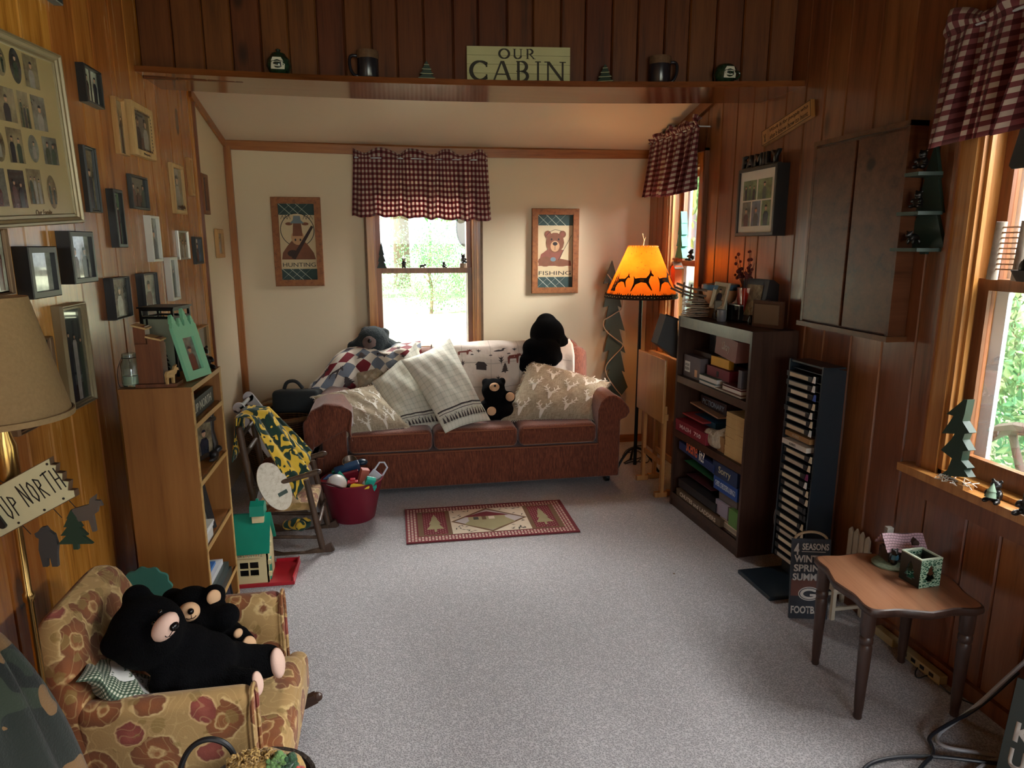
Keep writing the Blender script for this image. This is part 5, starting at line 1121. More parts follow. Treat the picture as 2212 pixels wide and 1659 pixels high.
# throws ---------------------------------------------------------------------------------------
def surf_poly(b, fn, pts, z=.0015):
    """flat print laid on the surface fn(u,v) (fn gives point, normal)"""
    from mathutils.geometry import tessellate_polygon
    tri = tessellate_polygon([[Vector((p[0], p[1], 0)) for p in pts]]); vs = []
    for p in pts: q_, n_ = fn(*p); vs.append(tuple(q_ + n_ * z))
    fs = []
    for a, c, d in tri:
        if (pts[c][0] - pts[a][0]) * (pts[d][1] - pts[a][1]) - (pts[c][1] - pts[a][1]) * (pts[d][0] - pts[a][0]) < 0: a, d = d, a
        fs.append((a, c, d))
    b.add(vs, fs)
def surf_line(b, fn, p, q, w_, n=4, z=.0015):
    d = Vector((q[0] - p[0], q[1] - p[1])); nn = Vector((-d.y, d.x)); nn = nn / max(nn.length, 1e-9) * w_ / 2
    for i in range(n):
        t0, t1 = i / n, (i + 1) / n; A = [(p[0] + d.x * t - s_ * nn.x, p[1] + d.y * t - s_ * nn.y) for t, s_ in ((t0, 1), (t1, 1), (t1, -1), (t0, -1))]
        vs = []
        for a in A: q_, n_ = fn(*a); vs.append(tuple(q_ + n_ * z))
        b.add(vs, [(0, 1, 2, 3)])
MOOSE = [(-.5, -.45), (-.4, -.45), (-.36, -.05), (.1, -.05), (.14, -.45), (.24, -.45), (.3, .08), (.42, .12), (.56, .0), (.62, .06), (.52, .22), (.42, .26), (.58, .5), (.4, .4), (.34, .52), (.28, .34), (.18, .5), (.2, .28), (0, .24), (-.42, .2), (-.54, .06)]
FIR = pine(1, 1, 4, .12)
LOON = [(-.6, 0), (-.45, .12), (-.1, .18), (.22, .12), (.3, .34), (.42, .42), (.72, .34), (.5, .26), (.46, .1), (.4, -.06), (.2, -.14), (-.3, -.1)]
CABN = [(-.5, -.3), (.5, -.3), (.5, .1), (.62, .1), (.3, .4), (-.3, .4), (-.62, .1), (-.5, .1)]
LEAFS = [(0, -.5), (.04, -.2), (.34, .06), (.06, -.04), (.3, .3), (.05, .16), (0, .5), (-.05, .16), (-.3, .3), (-.06, -.04), (-.34, .06), (-.04, -.2)]
def drape(x0, x1, zlow, puff, seed):
    rd = random.Random(seed); ph_ = rd.uniform(0, 6)
    def fn(u, v):
        x = x0 + (x1 - x0) * u; w = puff * math.sin(9 * u + ph_) * math.sin(3 * v + ph_) + puff * .6 * math.sin(21 * u + 7 * v)
        L_ = [(4.815, zlow), (4.80, .62), (4.815, .8), (4.86, .872), (4.95, .89), (5.06, .872), (5.10, .72)]
        t = v * (len(L_) - 1); i = min(int(t), len(L_) - 2); k = t - i; k2 = k
        y = L_[i][0] * (1 - k2) + L_[i + 1][0] * k2; z = L_[i][1] * (1 - k2) + L_[i + 1][1] * k2
        return Vector((x, y - abs(w) * 1.2, z + w * .6))
    def fnn(u, v):
        e = .01; p = fn(u, v); n_ = (fn(u + e, v) - p).cross(fn(u, v + e) - p); return p, n_.normalized()
    return fn, fnn
QUILT = flat('cream_quilt', srgb(226, 212, 198), .95, var=.06, vs=8, bump=.4, bs=16, bd=.02)
PRB, PRR, PRG = flat('print_charcoal', srgb(70, 62, 62), .95), flat('print_rust', srgb(128, 70, 60), .95), flat('print_gold', srgb(190, 150, 90), .95)
r = thing('quilt', 'cream quilt printed with moose, loons and trees over the sofa back', 'quilt', (.85, 4.9, .8))
fn, fnn = drape(.28, 1.31, .44, .012, 4)
b = MB(); b.grid(fn, 60, 36); b.build('quilt_body', QUILT, W=r, smooth='all', solid=.014)
QV = lambda x_, y_: ((onY(x_, y_, 4.80).x - .28) / 1.03, max(0, min(.5, (onY(x_, y_, 4.80).z - .44) / (.86 - .44) * .46)))
b = MB(); 
def pr(b, fn_, shape, c_, sx, sy, rot=0):
    ca, sa = math.cos(R(rot)), math.sin(R(rot)); surf_poly(b, fn_, [(c_[0] + (x * ca - y * sa) * sx, c_[1] + (x * sa + y * ca) * sy) for x, y in shape], .011)
for (x_, y_, sh_, s_) in ((1005, 770, MOOSE, .09), (1112, 790, MOOSE, .09), (1160, 800, MOOSE, .07)): pr(b, fnn, sh_, QV(x_, y_), s_, s_ * .9)
b.build('rust_prints', PRR, W=r)
b = MB()
for (x_, y_, sh_, s_) in ((1080, 764, LOON, .075), (1040, 804, CABN, .07), (1035, 762, LEAFS, .06), (1112, 762, LEAFS, .06), (1082, 792, LEAFS, .065), (1090, 815, FIR, .06), (1060, 778, CABN, .02), (1100, 778, CABN, .02), (1140, 764, LEAFS, .05), (1000, 800, LEAFS, .05), (1020, 780, CABN, .02), (1075, 824, LEAFS, .05), (985, 778, LEAFS, .05)): pr(b, fnn, sh_, QV(x_, y_), s_, s_ * 1.1)
b.build('charcoal_prints', PRB, W=r)
b = MB(); [surf_line(b, fnn, (u, .02), (u, .7), .004, 20, .0085) for u in (.2, .4, .6, .8)]; [surf_line(b, fnn, (.02, v), (.98, v), .006, 30, .0085) for v in (.14, .3)]; b.build('quilting_seams', flat('seam_thread', srgb(196, 182, 168), .95), W=r)
def patchm():
    g = NG('patchwork_fleece'); u = g.uv(); x = g.math('ADD', g.math('MULTIPLY', g.sep(u, 0), 7.0), g.math('MULTIPLY', g.sep(u, 1), 8.0)); y = g.math('SUBTRACT', g.math('MULTIPLY', g.sep(u, 0), 7.0), g.math('MULTIPLY', g.sep(u, 1), 8.0))
    fx, fy = g.math('FLOOR', x), g.math('FLOOR', y)
    k = g.math('ADD', g.math('MULTIPLY', g.n('TexWhiteNoise', 0, Vector=g.comb(fx, fy, 3.0)), .24), g.math('MULTIPLY', g.math('FRACT', g.math('ADD', g.math('MULTIPLY', fx, .5), g.math('MULTIPLY', fy, .5))), .98)); k = g.math('ADD', k, g.math('MULTIPLY', g.math('GREATER_THAN', g.n('TexWhiteNoise', 0, Vector=g.comb(fx, fy, 8.0)), .5), .24))
    c = g.ramp(k, [(0, srgb(222, 212, 196)), (.485, srgb(122, 34, 44)), (.73, srgb(110, 118, 130)), (.99, srgb(110, 118, 130))], 'CONSTANT')
    g.bump(g.noise(g.obj(), 160, 2), .4, .004); return g.done(c, .98, Sheen_Weight=.3)
r = thing('patchwork_throw', 'burgundy, grey and cream patchwork throw with moose over the left sofa back', 'throw blanket', (-.2, 4.9, .7))
def ptf(u, v):
    fn0 = drape(-.50, .2, .42, .022, 9)[0]; p = fn0(u, v)
    l = max(0, .42 - u) / .42
    return Vector((p.x - .05 * l * math.sin(v * 5), p.y - .10 * math.sin(min(v, .5) * 2 * math.pi * .5) * (.4 + l) - .03 * math.sin(7 * u + 2), p.z - .17 * l ** 1.7 * (v > .0) + .012 * math.sin(8 * u + 9 * v)))
def ptn(u, v):
    e = .01; p = ptf(u, v); return p, (ptf(u + e, v) - p).cross(ptf(u, v + e) - p).normalized()
b = MB(); b.grid(ptf, 56, 40); b.build('throw_body', patchm(), W=r, smooth='all', solid=.012)
b = MB()
rd = random.Random(6)
for k, (u, v) in enumerate(((.12, .1), (.3, .2), (.5, .12), (.68, .26), (.2, .34), (.42, .38), (.62, .44), (.82, .4), (.08, .45), (.3, .52), (.55, .56), (.78, .56), (.9, .2))): pr(b, ptn, (MOOSE, FIR, MOOSE, LEAFS)[k % 4], (u, v), .10, .08, rd.uniform(-30, 30))
b.build('dark_prints', PRB, W=r)
b = MB()
for k in range(60):
    p, n_ = ptn(.0, .02 + .9 * k / 60); b.tube([p, p + Vector((-.02, rd.uniform(-.01, .01), -.012))], .003, 4)
b.build('fringe', flat('cream_fringe', srgb(214, 204, 188), .95), W=r)
# pillows ----------------------------------------------------------------------------------------
def pillow_q(bl_, br_, tr_, tl_, t, seed=0, pinch=.06, crease=.006):
    C = [Vector(c_) for c_ in (bl_, br_, tr_, tl_)]; N = (C[1] - C[0] + C[2] - C[3]).cross(C[3] - C[0] + C[2] - C[1]).normalized()
    rd = random.Random(seed); f1, f2, f3 = rd.uniform(3, 6), rd.uniform(3, 6), rd.uniform(0, 6); cen = sum(C, Vector()) / 4
    def S(u, v, s):
        x, y = 2 * u - 1, 2 * v - 1
        p = C[0] * (1 - u) * (1 - v) + C[1] * u * (1 - v) + C[2] * u * v + C[3] * (1 - u) * v
        p = p + (cen - p) * pinch * ((1 - x * x) * y * y + (1 - y * y) * x * x)
        k = max(0, 1 - abs(x) ** 2.4) ** .6 * max(0, 1 - abs(y) ** 2.4) ** .6
        return p + N * (s * t / 2 * k * (1 + .12 * math.sin(f1 * x + f3) * math.cos(f2 * y)) + crease * s * k * (math.sin(15 * x + 6 * y + f3) + math.sin(9 * y - 11 * x)) * .5)
    def Fn(u, v):
        e = .01; p = S(u, v, 1); n_ = (S(u + e, v, 1) - p).cross(S(u, v + e, 1) - p); return p, n_.normalized()
    return S, Fn
def fringe(root, S, m, n=46, L_=.018):
    b = MB(); rd = random.Random(1); cen = S(.5, .5, 0)
    for e in range(4):
        for k in range(n):
            t = (k + .5) / n; u, v = ((t, 0), (1, t), (1 - t, 1), (0, 1 - t))[e]; p = S(u, v, 0); d = ((p - cen).normalized() + Vector((rd.uniform(-.5, .5), rd.uniform(-.5, .5), rd.uniform(-.6, .2)))).normalized() * L_ * rd.uniform(.6, 1.2)
            b.tube([p - d * .15, p + d * .6, p + d + Vector((0, 0, -.004))], .0022, 4)
    b.build('fringe', m, W=root, smooth=True)
def stagcloth(name, c1, c2):
    g = NG(name); o = g.obj(); u = g.uv(); a = g.noise(g.scale(u, (260, 14, 1)), 1, 2); c_ = g.noise(g.scale(u, (14, 260, 1)), 1, 2)
    f = g.math('MULTIPLY', g.math('ADD', a, c_), .5); g.bump(f, .5, .003); return g.done(g.ramp(f, [(.36, c1), (.6, c2)]), .95)
STAG = stagcloth('taupe_linen', srgb(128, 112, 88), srgb(196, 182, 156)); STAGP = flat('stag_print', srgb(232, 226, 212), .95); FRC = flat('pale_fringe', srgb(220, 210, 188), .95)
def stag_prints(root, Fn, spots, s_):
    b = MB()
    for (u, v, a) in spots:
        ca, sa = math.cos(R(a)), math.sin(R(a)); q_ = lambda x, y: (u + (x * ca - y * sa) * s_, v + (x * sa + y * ca) * s_)
        surf_poly(b, Fn, [q_(*p) for p in ((-.14, .05), (-.09, -.28), (-.03, -.5), (.03, -.5), (.09, -.28), (.14, .05), (.3, .1), (.16, .16), (0, .12), (-.16, .16), (-.3, .1))], .003)
        for m in (-1, 1):
            for p0, p1 in (((.08, .12), (.25, .34)), ((.25, .34), (.36, .6)), ((.36, .6), (.28, .8)), ((.2, .28), (.12, .52)), ((.3, .44), (.48, .58)), ((.14, .2), (.4, .28))): surf_line(b, Fn, q_(p0[0] * m, p0[1]), q_(p1[0] * m, p1[1]), .05 * s_ * 1.4, 2, .003)
    b.build('stag_print', STAGP, W=root)
def z45(x, y, z=.445): return onZ(x, y, z)
def throw_pillow(label, cs, t, m, seed, **k):
    c_ = sum((Vector(q_) for q_ in cs), Vector()) / 4
    r = thing('throw_pillow', label, 'pillow', c_, group='throw pillows on the sofa'); S, Fn = pillow_q(*cs, t, seed, **k); pillow(r, S, m); return r, S, Fn
r, S, Fn = throw_pillow('small taupe pillow with ragged fringe behind the plaid pillows on the left', (P(772, 845, 4.72), P(850, 838, 4.74), P(828, 788, 4.82), P(768, 805, 4.8)), .08, STAG, 3); fringe(r, S, FRC, 26)
r, S, Fn = throw_pillow('taupe stag print pillow lying on the left sofa arm', (P(744, 944, 4.25), P(884, 922, 4.32), P(806, 832, 4.66), P(674, 856, 4.52)), .15, STAG, 5)
fringe(r, S, FRC, 50); stag_prints(r, Fn, ((.22, .6, 15), (.45, .36, 10), (.68, .42, -6), (.62, .74, 12), (.85, .2, -10), (.2, .24, 12), (.42, .86, 10), (.88, .66, -10), (.4, .08, 5), (.68, .1, 0)), .21)
PLAID = gingham('pale_plaid', (13, 15), srgb(226, 224, 208), srgb(211, 211, 194), srgb(192, 195, 176), thin=True)
def banded(r, S, Fn, m1):
    b = MB(); w = lambda u0, u1, v0, v1: [surf_poly(b, Fn, [(u0 + (u1 - u0) * i / 12, v0), (u0 + (u1 - u0) * (i + 1) / 12, v0), (u0 + (u1 - u0) * (i + 1) / 12, v1), (u0 + (u1 - u0) * i / 12, v1)], .0025) for i in range(12)]
    w(.03, .97, .205, .222); w(.03, .97, .175, .182)
    for k in range(15): pr(b, Fn, FIR, (.07 + .06 * k, .07), .055, .075)
    for k in range(8): pr(b, Fn, LEAFS, (.12 + .11 * k, .145), .03, .035)
    b.build('dark_border_print', m1, W=r)
r, S, Fn = throw_pillow('pale plaid pillow, the rear one partly hidden by its twin', (P(862, 938, 4.36), P(985, 930, 4.40), P(898, 740, 4.80), P(802, 826, 4.70)), .15, PLAID, 8); banded(r, S, Fn, PRB)
r, S, Fn = throw_pillow('pale plaid pillow with a dark tree border, front of the pair', (P(962, 936, 4.20), P(1060, 908, 4.36), P(972, 730, 4.70), P(866, 778, 4.58)), .16, PLAID, 12); banded(r, S, Fn, PRB)
r, S, Fn = throw_pillow('large taupe stag print pillow at the right end of the sofa', (P(1082, 910, 4.40), P(1282, 906, 4.34), P(1316, 826, 4.56), P(1146, 776, 4.78)), .17, STAG, 15)
fringe(r, S, FRC, 52); stag_prints(r, Fn, ((.2, .5, 8), (.42, .38, 4), (.36, .72, 8), (.6, .55, 0), (.58, .86, 5), (.78, .72, -6), (.15, .14, 4), (.4, .1, 0), (.66, .2, -4), (.86, .4, -6), (.14, .84, 10), (.88, .92, 0)), .19)
# bears on the sofa ---------------------------------------------------------------------------------
r = thing('plush_bear', 'fluffy teal-black plush bear sprawled on the left of the sofa back', 'plush bear', P(808, 745, 4.95), group='plush black bears')
blob([pb(806, 738, 4.93, 34), pb(790, 716, 4.95, 11), pb(830, 720, 4.96, 12), pb(775, 746, 4.93, 16), pb(762, 749, 4.92, 12), pb(836, 756, 4.95, 26), pb(850, 765, 4.92, 20), pb(842, 782, 4.88, 15), pb(860, 755, 4.97, 17)], .010, 4, 'bear_body', TFUR, W=r, disp=.01)
mc, mr = pb(800, 740, 4.845, 17); part_ball(r, 'muzzle', mc, (mr[0], mr[0] * .6, mr[0] * .9), TAUPE); part_ball(r, 'nose', (mc[0] - .004, mc[1] - mr[0] * .6, mc[2] + mr[0] * .3), mr[0] * .28, NOSE, n=10)
r = thing('plush_bear', 'big black plush bear flopped head-down over the right of the sofa back', 'plush bear', P(1180, 750, 4.85), group='plush black bears')
blob([pb(1182, 722, 4.90, 38), pb(1180, 700, 4.93, 24), pb(1182, 758, 4.80, 30), pb(1165, 775, 4.76, 14), pb(1195, 778, 4.75, 14), pb(1150, 752, 4.82, 22), pb(1138, 778, 4.80, 17), pb(1132, 792, 4.79, 12), pb(1212, 738, 4.88, 16), pb(1200, 770, 4.78, 16)], .011, 6, 'bear_body', FUR, W=r)
for x_ in (1170, 1203): part_ball(r, 'ear', *pb(x_, 738, 4.80, 9), FUR)
r = thing('plush_bear', 'small black plush bear with tan paw pads sitting between the sofa pillows', 'plush bear', P(1075, 870, 4.5), group='plush black bears')
blob([pb(1066, 843, 4.50, 26), pb(1049, 826, 4.52, 9), pb(1084, 824, 4.52, 9), pb(1076, 882, 4.50, 32), pb(1048, 878, 4.47, 14), pb(1100, 858, 4.47, 14), pb(1062, 892, 4.44, 17), pb(1096, 890, 4.46, 18)], .009, 6, 'bear_body', FUR, W=r)
mc, mr = pb(1068, 836, 4.42, 11); part_ball(r, 'muzzle', mc, (mr[0], mr[0] * .8, mr[0] * .85), PEACH); part_ball(r, 'nose', (mc[0], mc[1] - mr[0] * .8, mc[2] + mr[0] * .4), mr[0] * .25, NOSE, n=8)
for x_, y_, Y_ in ((1102, 857, 4.425), (1062, 888, 4.385)): c_, q_ = pb(x_, y_, Y_, 10); part_ball(r, 'paw_pad', c_, (q_[0], q_[0] * .5, q_[0]), PEACH)
# ================================================================ RUG
BURG, RUGC, RUGB, RUGG = flat('rug_burgundy', srgb(110, 34, 42), .95, bump=.5, bs=300), flat('rug_cream', srgb(212, 198, 176), .95, bump=.5, bs=300), flat('rug_brown', srgb(110, 82, 56), .95, bump=.5, bs=300), flat('rug_sage', srgb(156, 148, 110), .95, bump=.5, bs=300)
RUGN = flat('rug_dark_pine', srgb(70, 66, 58), .95); RUGL = flat('rug_grey', srgb(186, 178, 178), .95)
r = thing('rug', 'small burgundy rug with pine trees and a cabin in front of the sofa', 'rug', (.525, 3.752, .001), -.3)
RW, RH = .972, .49
b = MB(); b.box((0, 0, .004), (RW, RH, .008), bev=.003); b.build('backing', BURG, r)
b = MB().mat(0)
def rq(x0, y0, x1, y1, z, m): b.mat(m); b.add([(x0, y0, z), (x1, y0, z), (x1, y1, z), (x0, y1, z)], [(0, 1, 2, 3)])
def rp(pts, z, m): b.mat(m); poly(b, pts, z)
z = .0085; st = .0185
nx, ny = int((RW - .02) / st), int((RH - .02) / st)
for i in range(nx):
    for j in range(ny):
        if 3 <= i < nx - 3 and 3 <= j < ny - 3: continue
        x_, y_ = -RW / 2 + .012 + i * st, -RH / 2 + .012 + j * st; rq(x_, y_, x_ + st * .62, y_ + st * .62, z, 1 if (i + j) % 2 == 0 else 5)
bx_, by_ = RW / 2 - .07, RH / 2 - .07
rq(-bx_, -by_, bx_, by_, z + .0004, 2)
for s_ in (-1, 1):
    xa, xe = sorted((s_ * (bx_ - .03), s_ * (bx_ - .165))); rq(xa, -by_ + .012, xe, by_ - .012, z + .0008, 0)
    cx = (xa + xe) / 2
    rd = random.Random(4)
    for i in range(9):
        for j in range(13): rq(xa + .008 + i * .014, -by_ + .02 + j * .025 + (i % 2) * .012, xa + .011 + i * .014, -by_ + .028 + j * .025 + (i % 2) * .012, z + .0012, 5)
    rp([(cx + x * .10, -by_ + .05 + y * .25) for x, y in pine(1, 1, 3, .14)], z + .0016, 3)
xm = bx_ - .19
rq(-xm, -by_ + .004, xm, by_ - .004, z + .0008, 1)
rd = random.Random(9)
for _ in range(110):
    x_, y_ = rd.uniform(-xm + .02, xm - .02), rd.uniform(-by_ + .015, by_ - .015); a = rd.uniform(0, 3.14); l = .016
    if abs(x_) / xm + abs(y_) / by_ > 1.1: rp([(x_ + l * math.cos(a), y_ + l * math.sin(a)), (x_ + .004 * math.sin(a), y_ - .004 * math.cos(a)), (x_ - l * math.cos(a), y_ - l * math.sin(a)), (x_ - .004 * math.sin(a), y_ + .004 * math.cos(a))], z + .0012, 4)
rp([(-xm, 0), (0, -by_), (xm, 0), (0, by_)], z + .0014, 2); rp([(-xm * .9, 0), (0, -by_ * .88), (xm * .9, 0), (0, by_ * .88)], z + .0018, 6)
rp([(-.15, -.05), (0, -by_ * .86), (.15, -.05), (.1, .02), (-.1, .02)], z + .002, 3); rp([(-.12, .0), (.1, .0), (.1, .06), (-.12, .06)], z + .0022, 3); rp([(-.15, .05), (.13, .05), (.09, .075), (.0, .12), (-.04, .11)], z + .0024, 0)
rq(-.09, .005, -.06, .045, z + .0026, 4); rq(0, .005, .035, .045, z + .0026, 1); rq(-.04, .0, -.015, .05, z + .0026, 2)
b.build('pile_pattern', [BURG, RUGC, RUGB, RUGG, RUGN, flat('rug_pink', srgb(204, 150, 146), .95), RUGL], r)
# ================================================================ BACK WALL: PICTURES, VALANCES, SILL FIGURES
PLGRN = flat('plaid_green', srgb(52, 74, 72), .8); PLLINE = flat('plaid_line', srgb(196, 200, 184), .8); ARTBG = flat('aged_art_paper', srgb(206, 188, 150), .7, var=.15, vs=6); ARTBR = flat('art_brown', srgb(122, 78, 56), .75, var=.3, vs=20); ARTDK = flat('art_dark', srgb(60, 44, 40), .75, var=.3, vs=20); ARTLT = flat('art_tan', srgb(192, 150, 110), .75, var=.2); ARTBL = flat('art_blue', srgb(112, 128, 136), .75); ARTRD = flat('art_red_brown', srgb(132, 78, 64), .75, var=.25, vs=18)
ARTW = wood('art_frame_wood', srgb(146, 88, 44), srgb(170, 108, 58), srgb(98, 54, 26), .5, 2, 1.4, island=False)
def artframe(label, TL, BR, word, kind):
    a, c = onY(*TL, YB - .03), onY(*BR, YB - .03); w_, h_ = c.x - a.x, a.z - c.z
    r = thing('wall_art', label, 'framed picture', group='framed animal pictures on the back wall', M=wallM('back', (a.x + c.x) / 2, (a.z + c.z) / 2, .0005))
    moulding(w_, h_, .045, .03, 'box').build('moulding', ARTW, r)
    iw, ih = w_ - .09, h_ - .09; b = MB(); b.box((0, 0, .004), (iw + .02, ih + .02, .006)); b.build('backing', ARTBG, r)
    b = MB(); z = .0085
    band = ih * .145
    for s_ in (-1, 1):
        y0, y1 = (ih / 2 - band, ih / 2) if s_ > 0 else (-ih / 2, -ih / 2 + band); b.mat(1); b.add([(-iw / 2, y0, z), (iw / 2, y0, z), (iw / 2, y1, z), (-iw / 2, y1, z)], [(0, 1, 2, 3)]); b.mat(2)
        for d_ in (1, -1):
            for k in range(-2, 6):
                x0_ = -iw / 2 + k * iw / 4.2; x1_ = x0_ + band * 1.1
                if x0_ < -iw / 2 or x1_ > iw / 2: continue
                tt = .005 if d_ > 0 else .0015; ya, yb = (y1, y0) if d_ > 0 else (y0, y1); b.add([(x0_, ya, z + .0004), (x0_ + tt, ya, z + .0004), (x1_ + tt, yb, z + .0004), (x1_, yb, z + .0004)], [(0, 1, 2, 3) if d_ < 0 else (3, 2, 1, 0)])
    Y = lambda t: -ih / 2 + ih * t; U = iw / 2
    if kind == 'moose':
        b.mat(4); poly(b, ell(0, Y(.66), U * .95, U * .95, 40), z); b.mat(0); poly(b, ell(0, Y(.66), U * .91, U * .91, 40), z + .0003)
        b.mat(3); poly(b, [(-U * .95, Y(.27)), (U * .95, Y(.27)), (U * .85, Y(.36)), (U * .5, Y(.48)), (U * .2, Y(.53)), (-U * .3, Y(.53)), (-U * .6, Y(.45)), (-U * .88, Y(.36))], z + .0006)
        b.mat(7); poly(b, ell(0, Y(.56), U * .37, U * .42), z + .0009); b.mat(3); poly(b, [(-U * .28, Y(.58)), (U * .28, Y(.58)), (U * .22, Y(.75)), (-U * .22, Y(.75))], z + .0011); poly(b, ell(-U * .45, Y(.74), U * .2, U * .09), z + .0012); poly(b, ell(U * .45, Y(.74), U * .2, U * .09), z + .0012)
        b.mat(6); poly(b, [(-U * .4, Y(.745)), (U * .4, Y(.745)), (U * .22, Y(.79)), (U * .18, Y(.845)), (-U * .18, Y(.845)), (-U * .22, Y(.79))], z + .0015)
        b.mat(4); poly(b, ell(-U * .14, Y(.53), U * .05, U * .07, 10), z + .0014); poly(b, ell(U * .14, Y(.53), U * .05, U * .07, 10), z + .0014)
        b.mat(5); poly(b, [(-U * .42, Y(.29)), (-U * .2, Y(.27)), (U * .9, Y(.70)), (U * .78, Y(.72))], z + .0018); b.mat(5); poly(b, ell(-U * .32, Y(.35), U * .3, U * .2, 16), z + .002); 
        for s_ in (-1, 1):
            for k in range(3): b.mat(4); strokes(b, [(s_ * U * (.35 + .18 * k), Y(.80), s_ * U * (.42 + .18 * k), Y(.85)), (s_ * U * (.42 + .18 * k), Y(.85), s_ * U * (.53 + .18 * k), Y(.80))], .003, z + .0016)
    else:
        b.mat(8); poly(b, [(-U * .95, Y(.30)), (U * .95, Y(.30)), (U * .9, Y(.37)), (U * .3, Y(.40)), (U * .5, Y(.52)), (-U * .35, Y(.54)), (-U * .8, Y(.46))], z + .0006)
        b.mat(3); poly(b, ell(-U * .55, Y(.36), U * .42, U * .28), z + .0008); poly(b, ell(U * .35, Y(.34), U * .55, U * .2), z + .0009); poly(b, ell(0, Y(.62), U * .52, U * .55), z + .0012)
        for s_ in (-1, 1): b.mat(3); poly(b, ell(s_ * U * .42, Y(.735), U * .2, U * .2), z + .001); b.mat(8); poly(b, ell(s_ * U * .42, Y(.735), U * .11, U * .11), z + .0013)
        b.mat(7); poly(b, ell(0, Y(.57), U * .26, U * .3), z + .0015); b.mat(4); poly(b, ell(0, Y(.605), U * .14, U * .1), z + .0018); strokes(b, [(0, Y(.58), 0, Y(.52))], .003, z + .0018)
        for s_ in (-1, 1): b.mat(4); poly(b, ell(s_ * U * .2, Y(.665), U * .05, U * .06, 10), z + .0018)
        b.mat(4); strokes(b, [(U * .2, Y(.38), U * .93, Y(.72)), (-U * .3, Y(.77), 0, Y(.80)), (0, Y(.80), U * .35, Y(.78)), (-U * .5, Y(.72), -U * .3, Y(.77))], .003, z + .002); b.mat(0); poly(b, ell(-U * .75, Y(.53), U * .18, U * .22), z + .001)
        b.mat(6); poly(b, ell(-U * .1, Y(.39), U * .16, U * .12), z + .0016)
    b.mat(0); b.add([(-iw / 2, Y(.155), z + .001), (iw / 2, Y(.155), z + .001), (iw / 2, Y(.245), z + .001), (-iw / 2, Y(.245), z + .001)], [(0, 1, 2, 3)])
    b.build('picture', [ARTBG, PLGRN, PLLINE, ARTBR, INKM, ARTDK, ARTBL, ARTLT, ARTRD], r)
    fit_text(word, iw * .92, ih * .055, INKM, r, T(0, Y(.2), z + .0018), .0004)
artframe('framed picture of a moose in a hat lettered HUNTING, left of the window', (583, 425), (701, 617.5), 'HUNTING', 'moose')
artframe('framed picture of a bear lettered FISHING, right of the window', (1150, 450), (1248.5, 633), 'FISHING', 'bear')
# checked valances
VAL = gingham('burgundy_gingham', (34, 13), srgb(216, 204, 192), srgb(140, 78, 82), srgb(84, 30, 36), trans=.4)
def valance(label, side, u0, u1, z0, z1, n, seed, off=.075, swing=0.0):
    rd = random.Random(seed); M = wallM(side, 0, 0); sg = -1 if side == 'right' else 1
    r = thing('valance', label, 'valance', tuple(M @ Vector((sg * (u0 + u1) / 2, z1, 0))), group='burgundy gingham valances')
    ph_ = [rd.uniform(0, 6.28) for _ in range(5)]; zr = z1 - .05; am = [rd.uniform(.6, 1.3) for _ in range(4)]
    def fn(u, v):
        t = u + .012 * math.sin(2 * math.pi * n * u * .5 + ph_[0]) * v; x = u0 + (u1 - u0) * t
        f = am[0] * math.sin(2 * math.pi * n * u + ph_[1] + 1.2 * math.sin(5 * u + ph_[2])) + .5 * am[1] * math.sin(2 * math.pi * n * 1.7 * u + ph_[3])
        if v < .86:
            q_ = 1 - v / .86; z = zr - (zr - z0) * q_ - .012 * math.sin(4.3 * u + ph_[4]) * q_ - .012 * f * q_; d = off + f * (.012 + .040 * q_) + .015 * q_ + swing * q_ * (.5 + .5 * math.sin(6 * u + ph_[2])) * .5
            x += (u - .5) * .03 * q_
        else:
            q_ = (v - .86) / .14; z = zr + .055 * q_ + .020 * math.sin(2 * math.pi * n * .6 * u + ph_[2]) * q_; d = off + .016 * math.sin(math.pi * q_) + f * .016 * q_ + .024 * math.sin(2 * math.pi * n * 1.3 * u + ph_[4]) * q_
        return M @ Vector((sg * x, z, d))
    b = MB(); b.grid(fn, int(n * 22), 34); b.build('cloth', VAL, W=r, smooth='all', solid=.0015)
    b = MB(); b.cyl(M @ Vector((sg * (u0 + .02), zr + .004, off)), M @ Vector((sg * (u1 - .02), zr + .004, off)), .005, n=10)
    for uu in (u0 + .025, u1 - .025): b.cyl(M @ Vector((sg * uu, zr + .004, 0)), M @ Vector((sg * uu, zr + .004, off)), .004, n=8)
    b.build('curtain_rod', ALU, W=r)
    return r
valance('burgundy gingham valance over the back window behind the sofa', 'back', -.235, .735, 1.775, 2.235, 7, 3)
valance('burgundy gingham valance over the side window behind the orange lamp', 'right', 4.20, 5.06, 1.93, 2.36, 7, 8, off=.08, swing=.05)
valance('burgundy gingham valance over the side window at the right edge of the photo', 'right', 1.15, 2.27, 1.925, 2.35, 8, 14, off=.075, swing=.05)
